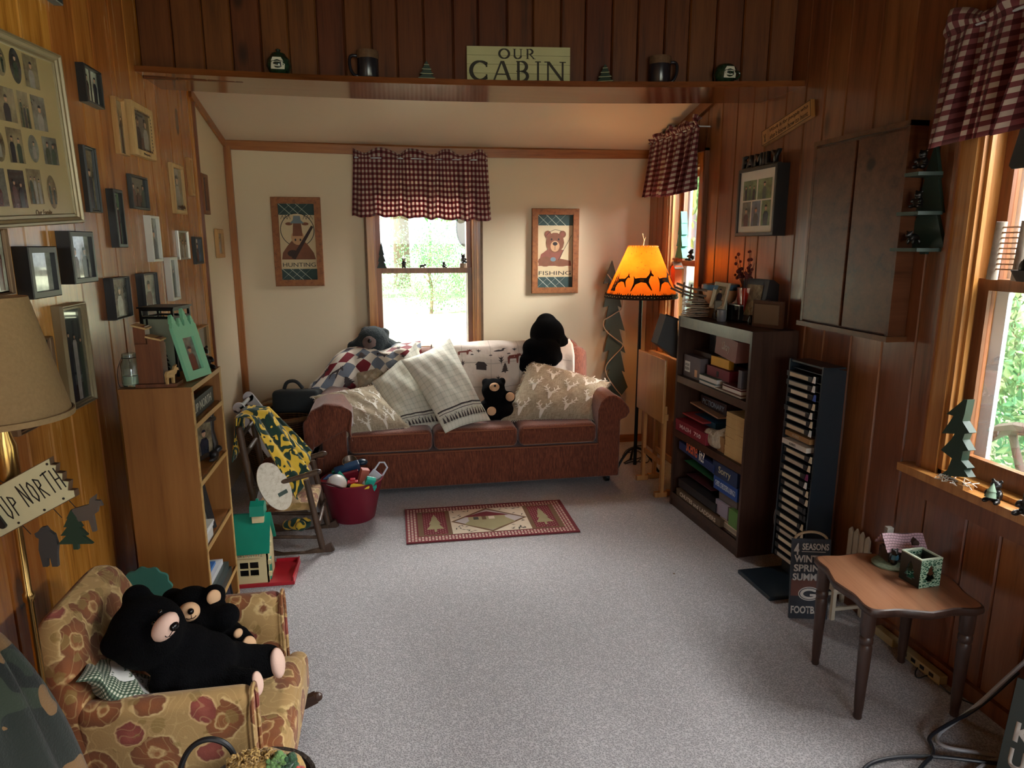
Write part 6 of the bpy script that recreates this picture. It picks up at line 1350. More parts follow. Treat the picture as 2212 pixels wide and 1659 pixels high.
# figures on the meeting rail of the back window
YR_ = YB - .0; ZR = 1.4205
def flat_tree(name, label, M, w_, h_, t, m, tiers=4, edge=None, cat='tree ornament', trunk=.08, group=None, base=None):
    r = thing(name, label, cat, M=M, group=group); b = MB(); b.prism(pine(w_, h_, tiers, trunk), t, T(0, t / 2, 0) @ RX(90)); b.build('tree_cutout', m, r)
    if base: b = MB(); b.box((0, 0, base[2] / 2), base); b.build('stand', m, r)
    return r
flat_tree('tree_ornament', 'slim dark fir cut-out on the back window rail', T(-.055, YB + .005, ZR), .072, .19, .012, flat('dark_fir', srgb(30, 44, 38), .6), 4, trunk=0)
bearling('bear_figurine', 'bear figurine holding a paddle on the back window rail', T(.105, YB + .005, ZR) @ RZ(-90), .072, 'stand', muzzle=TANM)
bearling('bear_figurine', 'tiny low bear figurine in the middle of the back window rail', T(.24, YB + .005, ZR) @ RZ(0), .045, 'walk')
bearling('bear_figurine', 'small seated bear figurine fishing on the back window rail', T(.40, YB + .005, ZR) @ RZ(-60), .052, 'sit')
r = bearling('bear_figurine', 'bear figurine sitting on a tree stump at the right of the back window rail', T(.545, YB + .005, ZR + .035) @ RZ(-70), .075, 'sit'); b = MB(); b.lathe([(0, -.035), (.026, -.035), (.024, -.002), (0, 0)], 14); b.build('stump', BARK, r, smooth=True)
# hanging gong outside
r = thing('hanging_disc', 'dark oval disc hanging outside the back window under the eaves', 'ornament', (.60, 5.55, 1.72)); b = MB(); b.lathe([(0, -.01), (.11, -.008), (.118, 0), (.11, .008), (0, .01)], 30, RZ(25) @ RX(90) @ SC(.7, 1.25, 1)); b.build('disc', METAL, r, smooth=True); b = MB(); b.cyl((0, 0, .14), (0, 0, .78), .003); b.build('hook_wire', METAL, r)
# ================================================================ WOODEN TREE AND ORANGE LAMP
TREEM = flat('weathered_green_board', srgb(62, 72, 62), .45, var=.35, vs=7); TREEE = flat('pale_board_edge', srgb(206, 196, 160), .6)
to = [(1323, 563), (1304, 613), (1316, 611), (1304, 664), (1315, 661), (1305, 716), (1317, 713), (1305, 761), (1316, 757), (1306, 803), (1317, 797), (1309, 833), (1324, 849), (1340, 857), (1356, 836), (1343, 801), (1350, 804), (1340, 757), (1351, 763), (1338, 711), (1350, 715), (1334, 660), (1343, 665), (1331, 607), (1336, 611)]
tp = [onY(x_, y_, 5.12) for x_, y_ in to]; tc = sum(tp, Vector()) / len(tp)
r = thing('wooden_tree', 'tall dark green wooden pine tree cut-out leaning in the corner behind the sofa', 'tree decoration', (tc.x, 5.1, 0))
b = MB(); b.prism([(p.x, p.z) for p in tp], .018, T(0, 5.138, 0) @ RX(90)); b.mat(1); b.build('board', TREEM, W=r)
b = MB(); b.prism([(p.x * .999 + .007, p.z + .004) for p in tp], .006, T(0, 5.146, 0) @ RX(90)); b.build('board_edge', TREEE, W=r)
b = MB(); b.box((tc.x + .02, 5.13, .2), (.05, .018, .4)); b.build('trunk', TREEM, W=r)
r = thing('string_cord', 'pale brown cord wound loosely around the wooden tree', 'cord', (tc.x, 5.1, .9))
cp = [(1312, 592), (1322, 606), (1345, 640), (1344, 668), (1330, 676), (1318, 684), (1301, 693), (1306, 714), (1332, 734), (1347, 744), (1343, 752), (1325, 770), (1306, 792), (1310, 812), (1328, 838), (1345, 858)]
b = MB(); b.tube([onY(x_, y_, 5.10) for x_, y_ in cp], .0045, 7, smooth=2); b.build('cord', flat('tan_cord', srgb(176, 148, 118), .8), W=r, smooth=True)
LPX, LPY = 1.70, 4.52
r = thing('floor_lamp', 'lit floor lamp with an orange hide shade of leaping deer', 'floor lamp', (LPX, LPY, 0))
def hide():
    g = NG('orange_hide_shade'); o = g.obj(); n1 = g.noise(o, 14, 5, .7); c = g.mix(n1, srgb(186, 92, 24), srgb(214, 128, 44))
    d = g.n('BsdfDiffuse', Color=c); t = g.n('BsdfTranslucent', Color=c); g.t.links.new(g.n('MixShader', i0=.62, i1=d, i2=t), g.out.inputs[0]); return g.m
HIDE = hide(); SILH = flat('dark_silhouette', srgb(44, 28, 16), .9); LACE = flat('lacing', srgb(210, 180, 130), .8)
zb0, zt0, rb0, rt0 = 1.245, 1.585, .245, .098
cone = lambda th, t, e=0: (Vector((math.cos(th) * (rb0 + (rt0 - rb0) * t + e), math.sin(th) * (rb0 + (rt0 - rb0) * t + e), zb0 + (zt0 - zb0) * t)))
b = MB(); b.lathe([(rb0, zb0), (rt0, zt0)], 64, cap=False); sh = b.build('lamp_shade', HIDE, r, smooth=True)
DEER = [(-.62, -.5), (-.56, -.48), (-.36, -.14), (-.05, -.02), (.24, -.06), (.52, -.44), (.58, -.42), (.42, -.02), (.46, .12), (.6, .3), (.76, .26), (.8, .32), (.66, .46), (.72, .66), (.62, .52), (.56, .7), (.54, .46), (.44, .34), (.26, .2), (-.1, .2), (-.42, .16), (-.56, .3), (-.5, .08), (-.5, -.1)]
fnc = lambda u, v: (cone(u, v), Vector((math.cos(u), math.sin(u), .4)).normalized())
b = MB()
face = -math.pi / 2 - .35
for k, (a, s_, mir) in enumerate(((-.70, .15, 1), (.0, .22, 1), (.85, .22, 1), (1.75, .22, 1), (2.6, .2, -1), (3.5, .22, 1), (4.4, .22, 1))):
    surf_poly(b, fnc, [(face + a + x * s_ * mir * 2.4, .31 + y * s_ * 1.7) for x, y in (DEER if mir > 0 else DEER[::-1])], .005)
for k in range(22): a = k * .2856; surf_poly(b, fnc, [(a + x * .06, .86 + y * .05 - .02 * math.sin(k * 3)) for x, y in LEAFS], .002)
for a, v in ((-.05, .68), (.12, .62), (-.2, .58), (0.05, .55), (1.9, .6), (2.4, .66), (3.6, .6)): surf_poly(b, fnc, [(face + a + x * .09, v + y * .05) for x, y in ((-.6, .2), (-.2, .12), (0, -.1), (.2, .12), (.6, .2), (.2, .0), (0, -.25), (-.2, 0))], .002)
for tx_ in (-.95, -1.05, 2.7): surf_poly(b, fnc, [(face + tx_ + x * .16, .08 + y * .42) for x, y in pine(1, 1, 5, .1)], .002)
for k in range(90): a = k * .0698; surf_poly(b, fnc, [(a - .03, .05), (a + .03, .05), (a + .012, .085 + .02 * math.sin(k * 5))], .002)
b.build('deer_silhouettes', SILH, sh)
b = MB(); b.lathe([(rb0 + .004, zb0 - .012), (rb0 + .006, zb0 - .006), (rb0 + .001, zb0 + .02), (rb0 - .006, zb0 + .016), (rb0 - .002, zb0 - .01)], 64, cap=False); b.build('leather_hem', SILH, sh, smooth=True)
b = MB()
for k in range(72): a = k * math.pi / 36; b.ball((math.cos(a) * (rb0 + .004), math.sin(a) * (rb0 + .004), zb0 + .003 + .004 * (k % 2)), .0038, u=6, v=4)
for k in range(30): a = k * math.pi / 15; b.ball((math.cos(a) * (rt0 + .002), math.sin(a) * (rt0 + .002), zt0 - .006), (.004, .004, .005), u=6, v=4)
b.build('lacing', LACE, sh)
b = MB(); b.lathe([(.0125, .03), (.0125, 1.22), (.016, 1.225), (.016, 1.29), (.008, 1.3), (.006, 1.32), (0, 1.32)], 16); b.build('pole', METAL, r, smooth=True)
b = MB()
for k in range(3):
    a = R(200 + 120 * k); b.tube([(0, 0, .16), (math.cos(a) * .06, math.sin(a) * .06, .15), (math.cos(a) * .13, math.sin(a) * .13, .08), (math.cos(a) * .17, math.sin(a) * .17, .012), (math.cos(a) * .19, math.sin(a) * .19, .01)], .009, 8, smooth=2)
b.build('scroll_feet', METAL, r, smooth=True)
b = MB(); b.tube([(0, 0, 1.585), (.006, 0, 1.62), (-.006, .0, 1.665)], [.006, .002], 7); b.tube([(.002, 0, 1.61), (.018, 0, 1.64)], [.004, .0015], 6); b.build('antler_finial', flat('antler', srgb(206, 178, 130), .5), r, smooth=True)
b = MB()
for k in range(3): a = R(120 * k); b.cyl((0, 0, 1.57), (math.cos(a) * rt0, math.sin(a) * rt0, 1.58), .002, n=6)
b.cyl((0, 0, 1.3), (0, 0, 1.585), .003, n=6); b.build('harp', METAL, r)
em = NG('lit_bulb'); BULB = em.done((1, .8, .5), .4, Emission_Color=(1, .62, .25, 1), Emission_Strength=1.2)
b = MB(); b.ball((0.03, 0, 1.40), (.026, .026, .036)); b.build('bulb', BULB, r, smooth='all')
bl = light('bulb_glow', 'POINT', 9, (1, .50, .17), (LPX, LPY, 1.42), size=.05)
bl['kind'] = 'helper'
# cords by the lamp foot
r = thing('lamp_cable', 'tangle of black cords on the carpet by the orange lamp foot', 'cord', (1.78, 4.6, 0))
b = MB()
for pts in (((1345, 985), (1352, 972), (1370, 964), (1392, 962), (1400, 975), (1385, 990), (1360, 992), (1348, 1000)), ((1350, 1002), (1372, 995), (1398, 1002), (1404, 990), (1396, 978)), ((1358, 978), (1378, 972), (1390, 985), (1372, 1003))): b.tube([onZ(x_, y_, .008) for x_, y_ in pts], .004, 6, smooth=2)
b.build('cords', INKM, W=r, smooth=True)
# ================================================================ HEADER SHELF
def shelf_z(x): 
    t = (x - XL) / (XR - XL) * 24; i = min(23, max(0, int(t))); k = t - i; a = SF[i] * (1 - k) + SF[i + 1] * k; return a.y, a.z + .0265
CERW = flat('white_glaze', srgb(206, 208, 190), .15, var=.05); CERG = flat('speckled_green_glaze', srgb(34, 54, 38), .15, var=.9, vs=90); MUGB = flat('dark_stoneware', srgb(36, 36, 42), .18, var=.2); MUGR = flat('brown_drip_glaze', srgb(104, 82, 62), .2, var=.5, vs=60); SNOW = flat('cream_paint', srgb(190, 192, 150), .6)
def house_decal(b, z0, r_, m):   # little painted cabin on a round pot, facing -y
    fn = lambda u, v: (Vector((r_ * math.sin(u), -r_ * math.cos(u), v)), Vector((math.sin(u), -math.cos(u), 0)))
    return fn
def pot(label, x, kind):
    y, z = shelf_z(x); y += .055; r = thing('ceramic_pot', label, 'pot', (x, y, z), group='cabin pottery on the header shelf')
    b = MB(); pr = [(0, 0), (.03, 0), (.045, .012), (.056, .04), (.052, .066), (.04, .08), (.034, .085), (0, .085)]; b.lathe(pr, 32); b.build('body', CERG, r, smooth=True)
    fn = lambda u, v: (Vector((.0575 * math.sin(u), -.0575 * math.cos(u), v)), Vector((math.sin(u), -math.cos(u), 0)))
    b = MB(); surf_poly(b, fn, [(-.55, .018), (.55, .018), (.6, .04), (.3, .048), (.0, .052), (-.5, .046)], .0002); surf_poly(b, fn, [(-.42, .03), (.42, .03), (.42, .05), (.5, .05), (.3, .068), (-.34, .068), (-.52, .05), (-.42, .05)], .001); b.build('painted_cabin', CERW, r)
    b = MB(); 
    for u in (-.25, -.05): surf_poly(b, fn, [(u - .05, .036), (u + .05, .036), (u + .05, .045), (u - .05, .045)], .0018)
    surf_poly(b, fn, [(.2, .03), (.3, .03), (.3, .047), (.2, .047)], .0018); surf_line(b, fn, (-.5, .0515), (.48, .0515), .002, 6, .0018); b.build('painted_windows', INKM, r)
    if kind: b = MB(); b.lathe([(.036, .084), (.03, .094), (.012, .1), (.008, .104), (.012, .112), (0, .118)], 24); b.build('lid', CERG, r, smooth=True)
    else: b = MB(); b.tube([(.05, 0, .06), (.075, 0, .055), (.078, 0, .035), (.055, 0, .025)], .006, 8, smooth=2); b.build('handle', CERG, r, smooth=True)
pot('round lidded pot painted with a white cabin, left on the header shelf', onY(602, 130, 3.57).x, 1)
pot('round handled pot painted with a white cabin, far right on the header shelf', onY(1552, 155, 3.42).x, 0)
def mug(label, x, hd, s=1.0):
    y, z = shelf_z(x); r = thing('mug', label, 'mug', (x, y + .06, z), group='dark stoneware mugs on the header shelf')
    b = MB(); b.lathe([(0, 0), (.046 * s, 0), (.05 * s, .01), (.05 * s, .105), (.044 * s, .105), (.044 * s, .012), (0, .01)], 32); b.build('body', MUGB, r, smooth=True)
    b = MB(); b.lathe([(.0505 * s, .088), (.052 * s, .112), (.05 * s, .124), (.044 * s, .124), (.0435 * s, .09)], 32, cap=False); b.build('glazed_rim', MUGR, r, smooth=True)
    b = MB(); b.tube([(hd * .048, -.01, .1), (hd * .082, -.015, .1), (hd * .085, -.015, .05), (hd * .066, -.01, .012), (hd * .048, -.008, .012)], .0075, 9, smooth=2); b.build('handle', MUGB, r, smooth=True)
mug('tall dark stoneware mug left of the cabin sign on the header shelf', onY(794, 130, 3.55).x, -1)
mug('tall dark stoneware mug right of the cabin sign on the header shelf', onY(1418, 140, 3.45).x, 1, 1.05)
for lab, px_, Y_, rot in (('small green snowy pine tree left of the cabin sign on the header shelf', 921, 3.54, 0), ('small green snowy pine tree right of the cabin sign on the header shelf', 1303, 3.47, -25)):
    x = onY(px_, 150, Y_).x; y, z = shelf_z(x); r = thing('tree_ornament', lab, 'tree ornament', (x, y + .05, z), rot, 'little pines on the header shelf')
    b = MB(); b.prism(pine(.085, .088, 4, .1), .016, T(0, .008, 0) @ RX(90)); b.build('tree_cutout', GRN, r)
    b = MB()
    for k in range(4): yy = .009 + .079 * k / 4; w_ = .042 * (1 - k / 4.3); b.box((0, -.0085, yy + .002), (w_ * 1.9, .001, .002))
    b.build('snow_edges', SNOW, r); b = MB(); b.box((0, 0, .003), (.07, .035, .006)); b.build('stand', SNOW, r)
xs0, xs1 = onY(1008, 150, 3.52).x, onY(1228, 150, 3.50).x; y, z = shelf_z((xs0 + xs1) / 2); wS = xs1 - xs0; hS = .165
SIGNC = flat('pale_green_planks', srgb(188, 190, 142), .7, var=.12, vs=12)
r = thing('wall_sign', 'pale plank sign lettered OUR CABIN standing on the header shelf', 'sign', M=T((xs0 + xs1) / 2, y + .058, z + .001) @ RZ(-6.5) @ RX(86))
for k in range(4): b = MB(); b.box((0, hS / 8 + k * hS / 4, 0), (wS, hS / 4 - .0012, .014), bev=.0008); b.build('plank', SIGNC, r)
def serif(ch, x0, y0, w_, h_, b, z, t=.16):
    """roman capital from bars, rings and serifs in the box x0..x0+w_, y0..y0+h_"""
    Q = lambda pts: poly(b, [(x0 + a * w_, y0 + c * h_) for a, c in pts], z); th, tn = t, t * .55
    bar_ = lambda xa, ya, xb, yb, hw: Q([(xa - hw, ya), (xa + hw, ya), (xb + hw, yb), (xb - hw, yb)])
    sf = lambda x_, y_, s_=.17: Q([(x_ - s_, y_), (x_ + s_, y_), (x_ + s_, y_ + .05), (x_ - s_, y_ + .05)])
    def arc(cx, cy, rx, ry, a0, a1, n=22):
        for i in range(n):
            p = []; A, B_ = R(a0 + (a1 - a0) * i / n), R(a0 + (a1 - a0) * (i + 1) / n); hw = lambda a: (tn + (th * 1.25 - tn) * abs(math.cos(a))) / 2
            for a, s_ in ((A, 1), (B_, 1), (B_, -1), (A, -1)): p.append((cx + (rx + s_ * hw(a)) * math.cos(a), cy + (ry + s_ * hw(a) * w_ / h_) * math.sin(a)))
            Q(p)
    if ch == 'O': arc(.5, .5, .42, .46, 0, 360, 32)
    elif ch == 'C': arc(.54, .5, .44, .46, 42, 318, 28); Q([(.82, .68), (.9, .68), (.9, .95), (.84, .9)]); Q([(.82, .32), (.84, .1), (.9, .05), (.9, .32)])
    elif ch == 'A': bar_(.12, 0, .48, 1, tn / 2); bar_(.86, 0, .52, 1, th / 2); Q([(.25, .3), (.74, .3), (.72, .36), (.27, .36)]); sf(.12, 0, .14); sf(.86, 0, .16)
    elif ch == 'I': bar_(.5, 0, .5, 1, th / 2 * 1.4); sf(.5, 0, .3); sf(.5, .95, .3)
    elif ch == 'N': bar_(.16, 0, .16, 1, tn / 2); bar_(.84, 0, .84, 1, tn / 2); bar_(.86, 0, .16, 1, th / 2); sf(.16, 0, .15); sf(.84, .95, .15); sf(.12, .95, .13)
    elif ch == 'U': bar_(.2, .3, .2, 1, th / 2); bar_(.82, .3, .82, 1, tn / 2); arc(.51, .32, .31, .29, 180, 360, 16); sf(.2, .95, .17); sf(.82, .95, .15)
    elif ch == 'B': bar_(.22, 0, .22, 1, th / 2); arc(.4, .73, .3, .25, -90, 90, 12); arc(.4, .25, .36, .25, -90, 90, 12); [Q([(.1, y_), (.42, y_), (.42, y_ + .06), (.1, y_ + .06)]) for y_ in (-.02, .46, .95)]
    elif ch == 'R': bar_(.22, 0, .22, 1, th / 2); arc(.4, .73, .3, .25, -90, 90, 12); [Q([(.1, y_), (.42, y_), (.42, y_ + .06), (.1, y_ + .06)]) for y_ in (.46, .95)]; bar_(.86, 0, .42, .5, th / 2); sf(.22, 0, .16); sf(.86, 0, .14)
b = MB(); x = -wS / 2 + .010; 
for ch, w_ in zip('CABIN', (.098, .105, .082, .046, .105)): serif(ch, x, .006, w_, .092, b, .0078); x += w_ + .0085
x = -.098
for ch, w_ in zip('OUR', (.056, .05, .05)): serif(ch, x, .108, w_, .046, b, .0078); x += w_ + .012
b.build('lettering', flat('weathered_black_paint', srgb(52, 50, 40), .7, var=.4, vs=60), r)
# ================================================================ RIGHT WALL
SIGNB = wood('sign_pine', srgb(176, 124, 66), srgb(196, 146, 84), srgb(124, 80, 38), .35, 1, 1.4, island=False)
a0, a1 = onX(1644, 301, 1.975), onX(1751, 232, 1.975); ang = math.degrees(math.atan2(a1.z - a0.z, -(a1.y - a0.y))); wl = (a1 - a0).length; hl = .082
r = thing('wall_sign', 'narrow tilted wooden sign about work and hunting high on the right wall', 'sign', M=wallM('right', (a0.y + a1.y) / 2, (a0.z + a1.z) / 2, .001) @ RZ(ang))
b = MB(); b.box((0, 0, .011), (wl, hl, .022), bev=.003); b.build('board', SIGNB, r)
b = MB(); ring(b, wl - .004, hl - .004, [(0, .0222), (.002, .0226), (.004, .0222)]); b.build('scored_border', CARVE, r)
for k, tx in enumerate(('Work is for people who', "don't know how to hunt.")): fit_text(tx, wl * .76, .024, CARVE, r, T(.03, .014 - .03 * k, .0226), .0006, shear=.25, bold=.006)
b = MB(); b.prism([(-wl * .42 + x * .016, y * .03 - .01) for x, y in ((-.4, -.5), (.4, -.5), (.2, .1), (.6, .7), (.3, .9), (.2, .5), (0, .3), (-.2, .5), (-.3, .9), (-.6, .7), (-.2, .1))], .0008, T(0, 0, .0222)); b.build('deer_mark', CARVE, r)
dF = .07
f0 = onX(1596, 368, XR - dF); f1 = onX(1668.5, 509, XR - dF); fw_, fh_ = abs(f0.y - f1.y), f0.z - f1.z
r = thing('picture_frame', 'deep black frame of five photos topped with the word FAMILY', 'picture frame', M=wallM('right', (f0.y + f1.y) / 2, (f0.z + f1.z) / 2, .001))
moulding(fw_, fh_, .018, dF, 'box').build('moulding', BLK, r)
b = MB(); b.box((0, 0, .03), (fw_ - .03, fh_ - .03, .06)); b.build('mount', MATB, r)
iw, ih = fw_ - .1, fh_ - .1
for k in range(2): photo(r, iw * .47, ih * .40, .0605, 300 + k, 'green', cx=(k - .5) * iw * .51, cy=ih * .24, people=(3, 1)[k])
for k in range(3): photo(r, iw * .3, ih * .5, .0605, 310 + k, ('grey', 'blue', 'green')[k], cx=(k - 1) * iw * .34, cy=-ih * .24, people=1)
fit_text('FAMILY', fw_ * .94, .07, BLK, r, T(.0, fh_ / 2 + .034, dF - .02), .02, bold=.03)
b = MB(); b.box((0, fh_ / 2 + .002, dF - .02), (fw_ * .94, .006, .02)); b.build('word_base', BLK, r)
CUPW = wood('cupboard_wood', srgb(92, 54, 34), srgb(116, 72, 48), srgb(50, 28, 18), .3, 2, .8, True, .0)
CUPW.node_tree.nodes['Principled BSDF'].inputs['Specular IOR Level'].default_value = .28
dC = .075
c0 = onX(1762, 308, XR - dC); c1 = onX(1918, 735, XR - dC); cw, chh = abs(c0.y - c1.y), c0.z - c1.z
r = thing('wall_cupboard', 'dark varnished pine two-board cupboard hung on the right wall', 'cupboard', M=wallM('right', (c0.y + c1.y) / 2, (c0.z + c1.z) / 2, .001))
b = MB(); b.box((0, 0, dC / 2 - .006), (cw - .004, chh - .004, dC - .014)); b.build('body', CUPW, r)
for s_ in (-1, 1): b = MB(); b.box((s_ * (cw / 4 - .004), -.004, dC - .007), (cw / 2 - .026, chh - .05, .018), bev=.002); b.build('door', CUPW, r)
b = MB()
for s_ in (-1, 1): b.box((s_ * (cw / 2 - .009), 0, dC / 2 + .002), (.018, chh, dC + .002))
b.box((0, chh / 2 - .009, dC / 2 + .003), (cw, .02, dC + .006)); b.box((0, -chh / 2 + .004, dC / 2 + .006), (cw + .02, .022, dC + .018)); b.build('face_frame', CUPW, r)
TRS = flat('dark_teal_shelf', srgb(40, 62, 56), .5)
tz = (1.855, 1.715, 1.583)
r = thing('tree_shelf', 'dark green fir-shaped wall shelf with three ledges right of the cupboard', 'wall shelf', M=wallM('right', 2.325, 1.56, .001))
b = MB(); b.prism([(x, y) for x, y in pine(.20, .40, 3, .06)], .015, I4); b.build('tree_back', TRS, r)
for z_, w_ in zip(tz, (.11, .15, .18)): b = MB(); b.prism([(-w_ / 2, 0), (w_ / 2, 0), (w_ / 2 - .02, .085), (-w_ / 2 + .02, .085)], .013, T(0, z_ - 1.56 - .013, .015) @ RX(-90) @ SC(1, -1, 1) @ T(0, -.0, 0) if False else T(0, z_ - 1.56, .015) @ RX(90)); b.build('ledge', TRS, r)
for z_, lab, pose, s_ in ((tz[0], 'dark seated bear figurine on the top ledge of the green fir shelf', 'sit', .075), (tz[1], 'dark bear figurines huddled on the middle ledge of the green fir shelf', 'sit', .07), (tz[2], 'dark bear figurine lying on the lowest ledge of the green fir shelf', 'walk', .07)):
    bearling('bear_figurine', lab, T(XR - .06, 2.325, z_ + .0135) @ RZ(200), s_, pose)
r = thing('window_plaque', 'black rounded panel hanging at the top of the right-edge window', 'window ornament', (1.955, 1.93, 1.9))
b = MB(); b.prism([(-.30, 0), (-.012, 0), (.0, .012), (-.03, .15), (-.27, .15)], .01, T(1.99, 2.005, 1.835) @ RZ(90) @ RX(90)); b.build('panel', INKM, W=r); b = MB(); b.cyl((1.985, 1.87, 1.985), (1.985, 1.87, 2.28), .002); b.build('hanging_wire', INKM, W=r)
# things on the right-edge window's meeting rail and sill
BIRCH = flat('birch_bark', srgb(176, 166, 152), .85, var=.35, vs=40, bump=.6, bs=60); TWIG = flat('peeled_twig', srgb(206, 160, 124), .7)
zr3 = 1.4805
r = thing('log_ladder', 'little birch log ladder with thin rungs on the right-edge window rail', 'ornament', (2.02, 1.97, zr3))
for dy in (.055, -.04): b = MB(); b.cyl((2.005, 1.97 + dy, zr3), (2.005, 1.97 + dy - .01, zr3 + .19), .017, .016); b.build('log_post', BIRCH, W=r, smooth=True)
for k in range(9): b = MB(); b.cyl((2.0, 2.02, zr3 + .035 + .017 * k), (2.0, 1.925, zr3 + .035 + .017 * k), .0028, n=6); b.build('rung', TWIG, W=r)
r = thing('bear_boat', 'grey boat with two bears fishing on the right-edge window rail', 'ornament', (2.0, 1.80, zr3))
b = MB(); b.grid(lambda u, v: (1.965 + .035 * math.cos(math.pi * 2 * u) * (.6 + .4 * v), 1.80 + (.09 + .025 * v) * math.sin(math.pi * 2 * u), zr3 + .001 + .035 * v), 24, 4, True); n = len(b.v); b.f.append(tuple(range(n - 24, n))); b.mi.append(0); b.build('boat', GRYP, W=r, smooth=True)
for yy, s_ in ((1.86, .06), (1.78, .05)): blob([((1.965, yy, zr3 + .045), (.022, .026, .03)), ((1.965, yy - .008, zr3 + .08), (.018, .018, .018)), ((1.96, yy - .03, zr3 + .05), (.01, .03, .01))], .005, 3, 'bear_body', BEARB, W=r)
zs3 = .7605
r = thing('tree_ornament', 'dark green curvy fir cut-out in white straw on the right-edge window sill', 'tree ornament', (1.955, 2.0, zs3), group=None)
tt = [(2035, 1022), (2052, 1010), (2062, 985), (2038, 967), (2060, 945), (2068, 932), (2040, 931), (2058, 905), (2066, 893), (2050, 889), (2068, 875), (2088, 858), (2096, 858), (2090, 888), (2085, 905), (2100, 930), (2090, 932), (2085, 945), (2098, 968), (2086, 970), (2082, 990), (2096, 1006), (2088, 1010), (2098, 1026)]
tv = [onX(x_, y_, 1.955) for x_, y_ in tt]; zmin = min(p.z for p in tv)
b = MB(); b.prism([(-p.y, p.z - zmin + zs3 + .012) for p in tv], .03, Matrix(((0, 0, 1, 1.945), (-1, 0, 0, 0), (0, 1, 0, 0), (0, 0, 0, 1)))); b.build('tree_cutout', GRN, W=r)
b = MB(); rd = random.Random(5); b.box((1.955, 2.0, zs3 + .007), (.045, .1, .014))
b.build('stand', SIGNB, W=r); b = MB()
for k in range(46): p = Vector((1.95 + rd.uniform(-.03, .025), 2.0 + rd.uniform(-.06, .06), zs3 + rd.uniform(.008, .022))); b.tube([p, p + Vector((rd.uniform(-.015, .01), rd.uniform(-.02, .02), rd.uniform(-.004, .01))), p + Vector((rd.uniform(-.02, .02), rd.uniform(-.02, .02), rd.uniform(-.006, .006)))], .0013, 4)
b.build('white_straw', PAPER, W=r)
r = bearling('bear_figurine', 'shiny black bear holding a small green fir on the right-edge window sill', T(1.945, 1.835, zs3) @ RZ(-160), .085, 'sit', muzzle=TANM); b = MB(); b.lathe([(.018, 0), (.012, .02), (.014, .02), (0, .05)], 10, T(.03, 0, .022) @ RY(-12)); b.build('little_fir', flat('frosted_fir', srgb(120, 146, 124), .7), r, smooth=True)
bearling('bear_figurine', 'black bear figurine half cut off by the right edge of the photo', T(1.945, 1.71, zs3) @ RZ(-170), .1, 'sit')
# ornaments on the rail of the rear side window
zr2 = 1.4855
r = thing('tree_ornament', 'tall green fir block on the rail of the window behind the orange lamp', 'tree ornament', (2.005, 4.57, zr2)); b = MB(); b.prism(pine(.13, .33, 4, .05), .045, Matrix(((0, 0, 1, 1.985), (-1, 0, 0, 4.575), (0, 1, 0, zr2), (0, 0, 0, 1)))); b.build('tree_cutout', flat('pine_turquoise', srgb(54, 132, 112), .5), W=r); b = MB(); b.box((2.0, 4.575, zr2 + .006), (.05, .17, .012)); b.build('stand', SASH, W=r)
bearling('bear_figurine', 'slim dark bear figurine on the rail of the window behind the orange lamp', T(2.0, 4.40, zr2) @ RZ(180), .085, 'sit')
r = thing('birdhouse', 'orange painted birdhouse hanging in the window behind the orange lamp', 'birdhouse', (1.965, 4.54, 1.34)); b = MB(); b.box((1.962, 4.55, 1.385), (.05, .075, .13)); b.build('house_body', flat('orange_paint', srgb(206, 96, 40), .5), W=r); b = MB(); plate(b, [(1.93, 4.50, 1.43), (1.93, 4.55, 1.475), (1.994, 4.55, 1.475), (1.994, 4.50, 1.43)], .008); plate(b, [(1.93, 4.60, 1.43), (1.994, 4.60, 1.43), (1.994, 4.55, 1.475), (1.93, 4.55, 1.475)], .008); b.build('house_roof', flat('grey_roof', srgb(110, 96, 84), .7), W=r); b = MB(); b.cyl((1.962, 4.55, 1.475), (1.962, 4.55, 1.66), .0012, n=5); b.build('string', INKM, W=r)
# wagon wheel outside
r = thing('wagon_wheel', 'old wooden wagon wheel leaning outside the right-edge window', 'wheel', (3.3, 2.75, -.5)); WHW = flat('weathered_wheel', srgb(120, 108, 100), .85, var=.3)
Mw = T(3.25, 2.80, .10) @ RZ(80) @ RX(82) @ SC(.8, .8, .8); b = MB(); b.tube([Mw @ Vector((.72 * math.cos(k * .2244), .72 * math.sin(k * .2244), 0)) for k in range(28)], .035, 8, closed=True); b.build('rim', WHW, W=r, smooth=True)
for k in range(10): a = k * .6283; b = MB(); b.cyl(Mw @ Vector((.08 * math.cos(a), .08 * math.sin(a), 0)), Mw @ Vector((.7 * math.cos(a), .7 * math.sin(a), 0)), .02); b.build('spoke', WHW, W=r, smooth=True)
b = MB(); b.cyl(Mw @ Vector((0, 0, -.08)), Mw @ Vector((0, 0, .08)), .1, n=18); b.build('hub', WHW, W=r)
# ================================================================ DARK BOOKCASE
BCW = wood('dark_walnut_laminate', srgb(62, 40, 30), srgb(80, 54, 42), srgb(36, 22, 16), .3, 2, 1, island=False); BCE = wood('dark_walnut_edge', srgb(70, 46, 34), srgb(92, 64, 48), srgb(44, 28, 20), .25, 1, 1, island=False)
A_ = Vector((1.682, 3.835, 0)); LBC = .785; DBC = .255; ux_ = Vector((.0525, -.9986, 0)); uy_ = Vector((.9986, .0525, 0))
MBC = Matrix((ux_, uy_, Vector((0, 0, 1)))).transposed().to_4x4(); MBC.translation = A_
def onBC(px_, py_, off=0.0):
    d = _ray(px_, py_); P0 = A_ + uy_ * off; t = (P0 - _O).dot(uy_) / d.dot(uy_); p = _O + d * t; return (p - A_).dot(ux_), p.z
r = thing('bookcase', 'dark walnut bookcase crammed with games and books along the right wall', 'bookcase', M=MBC)
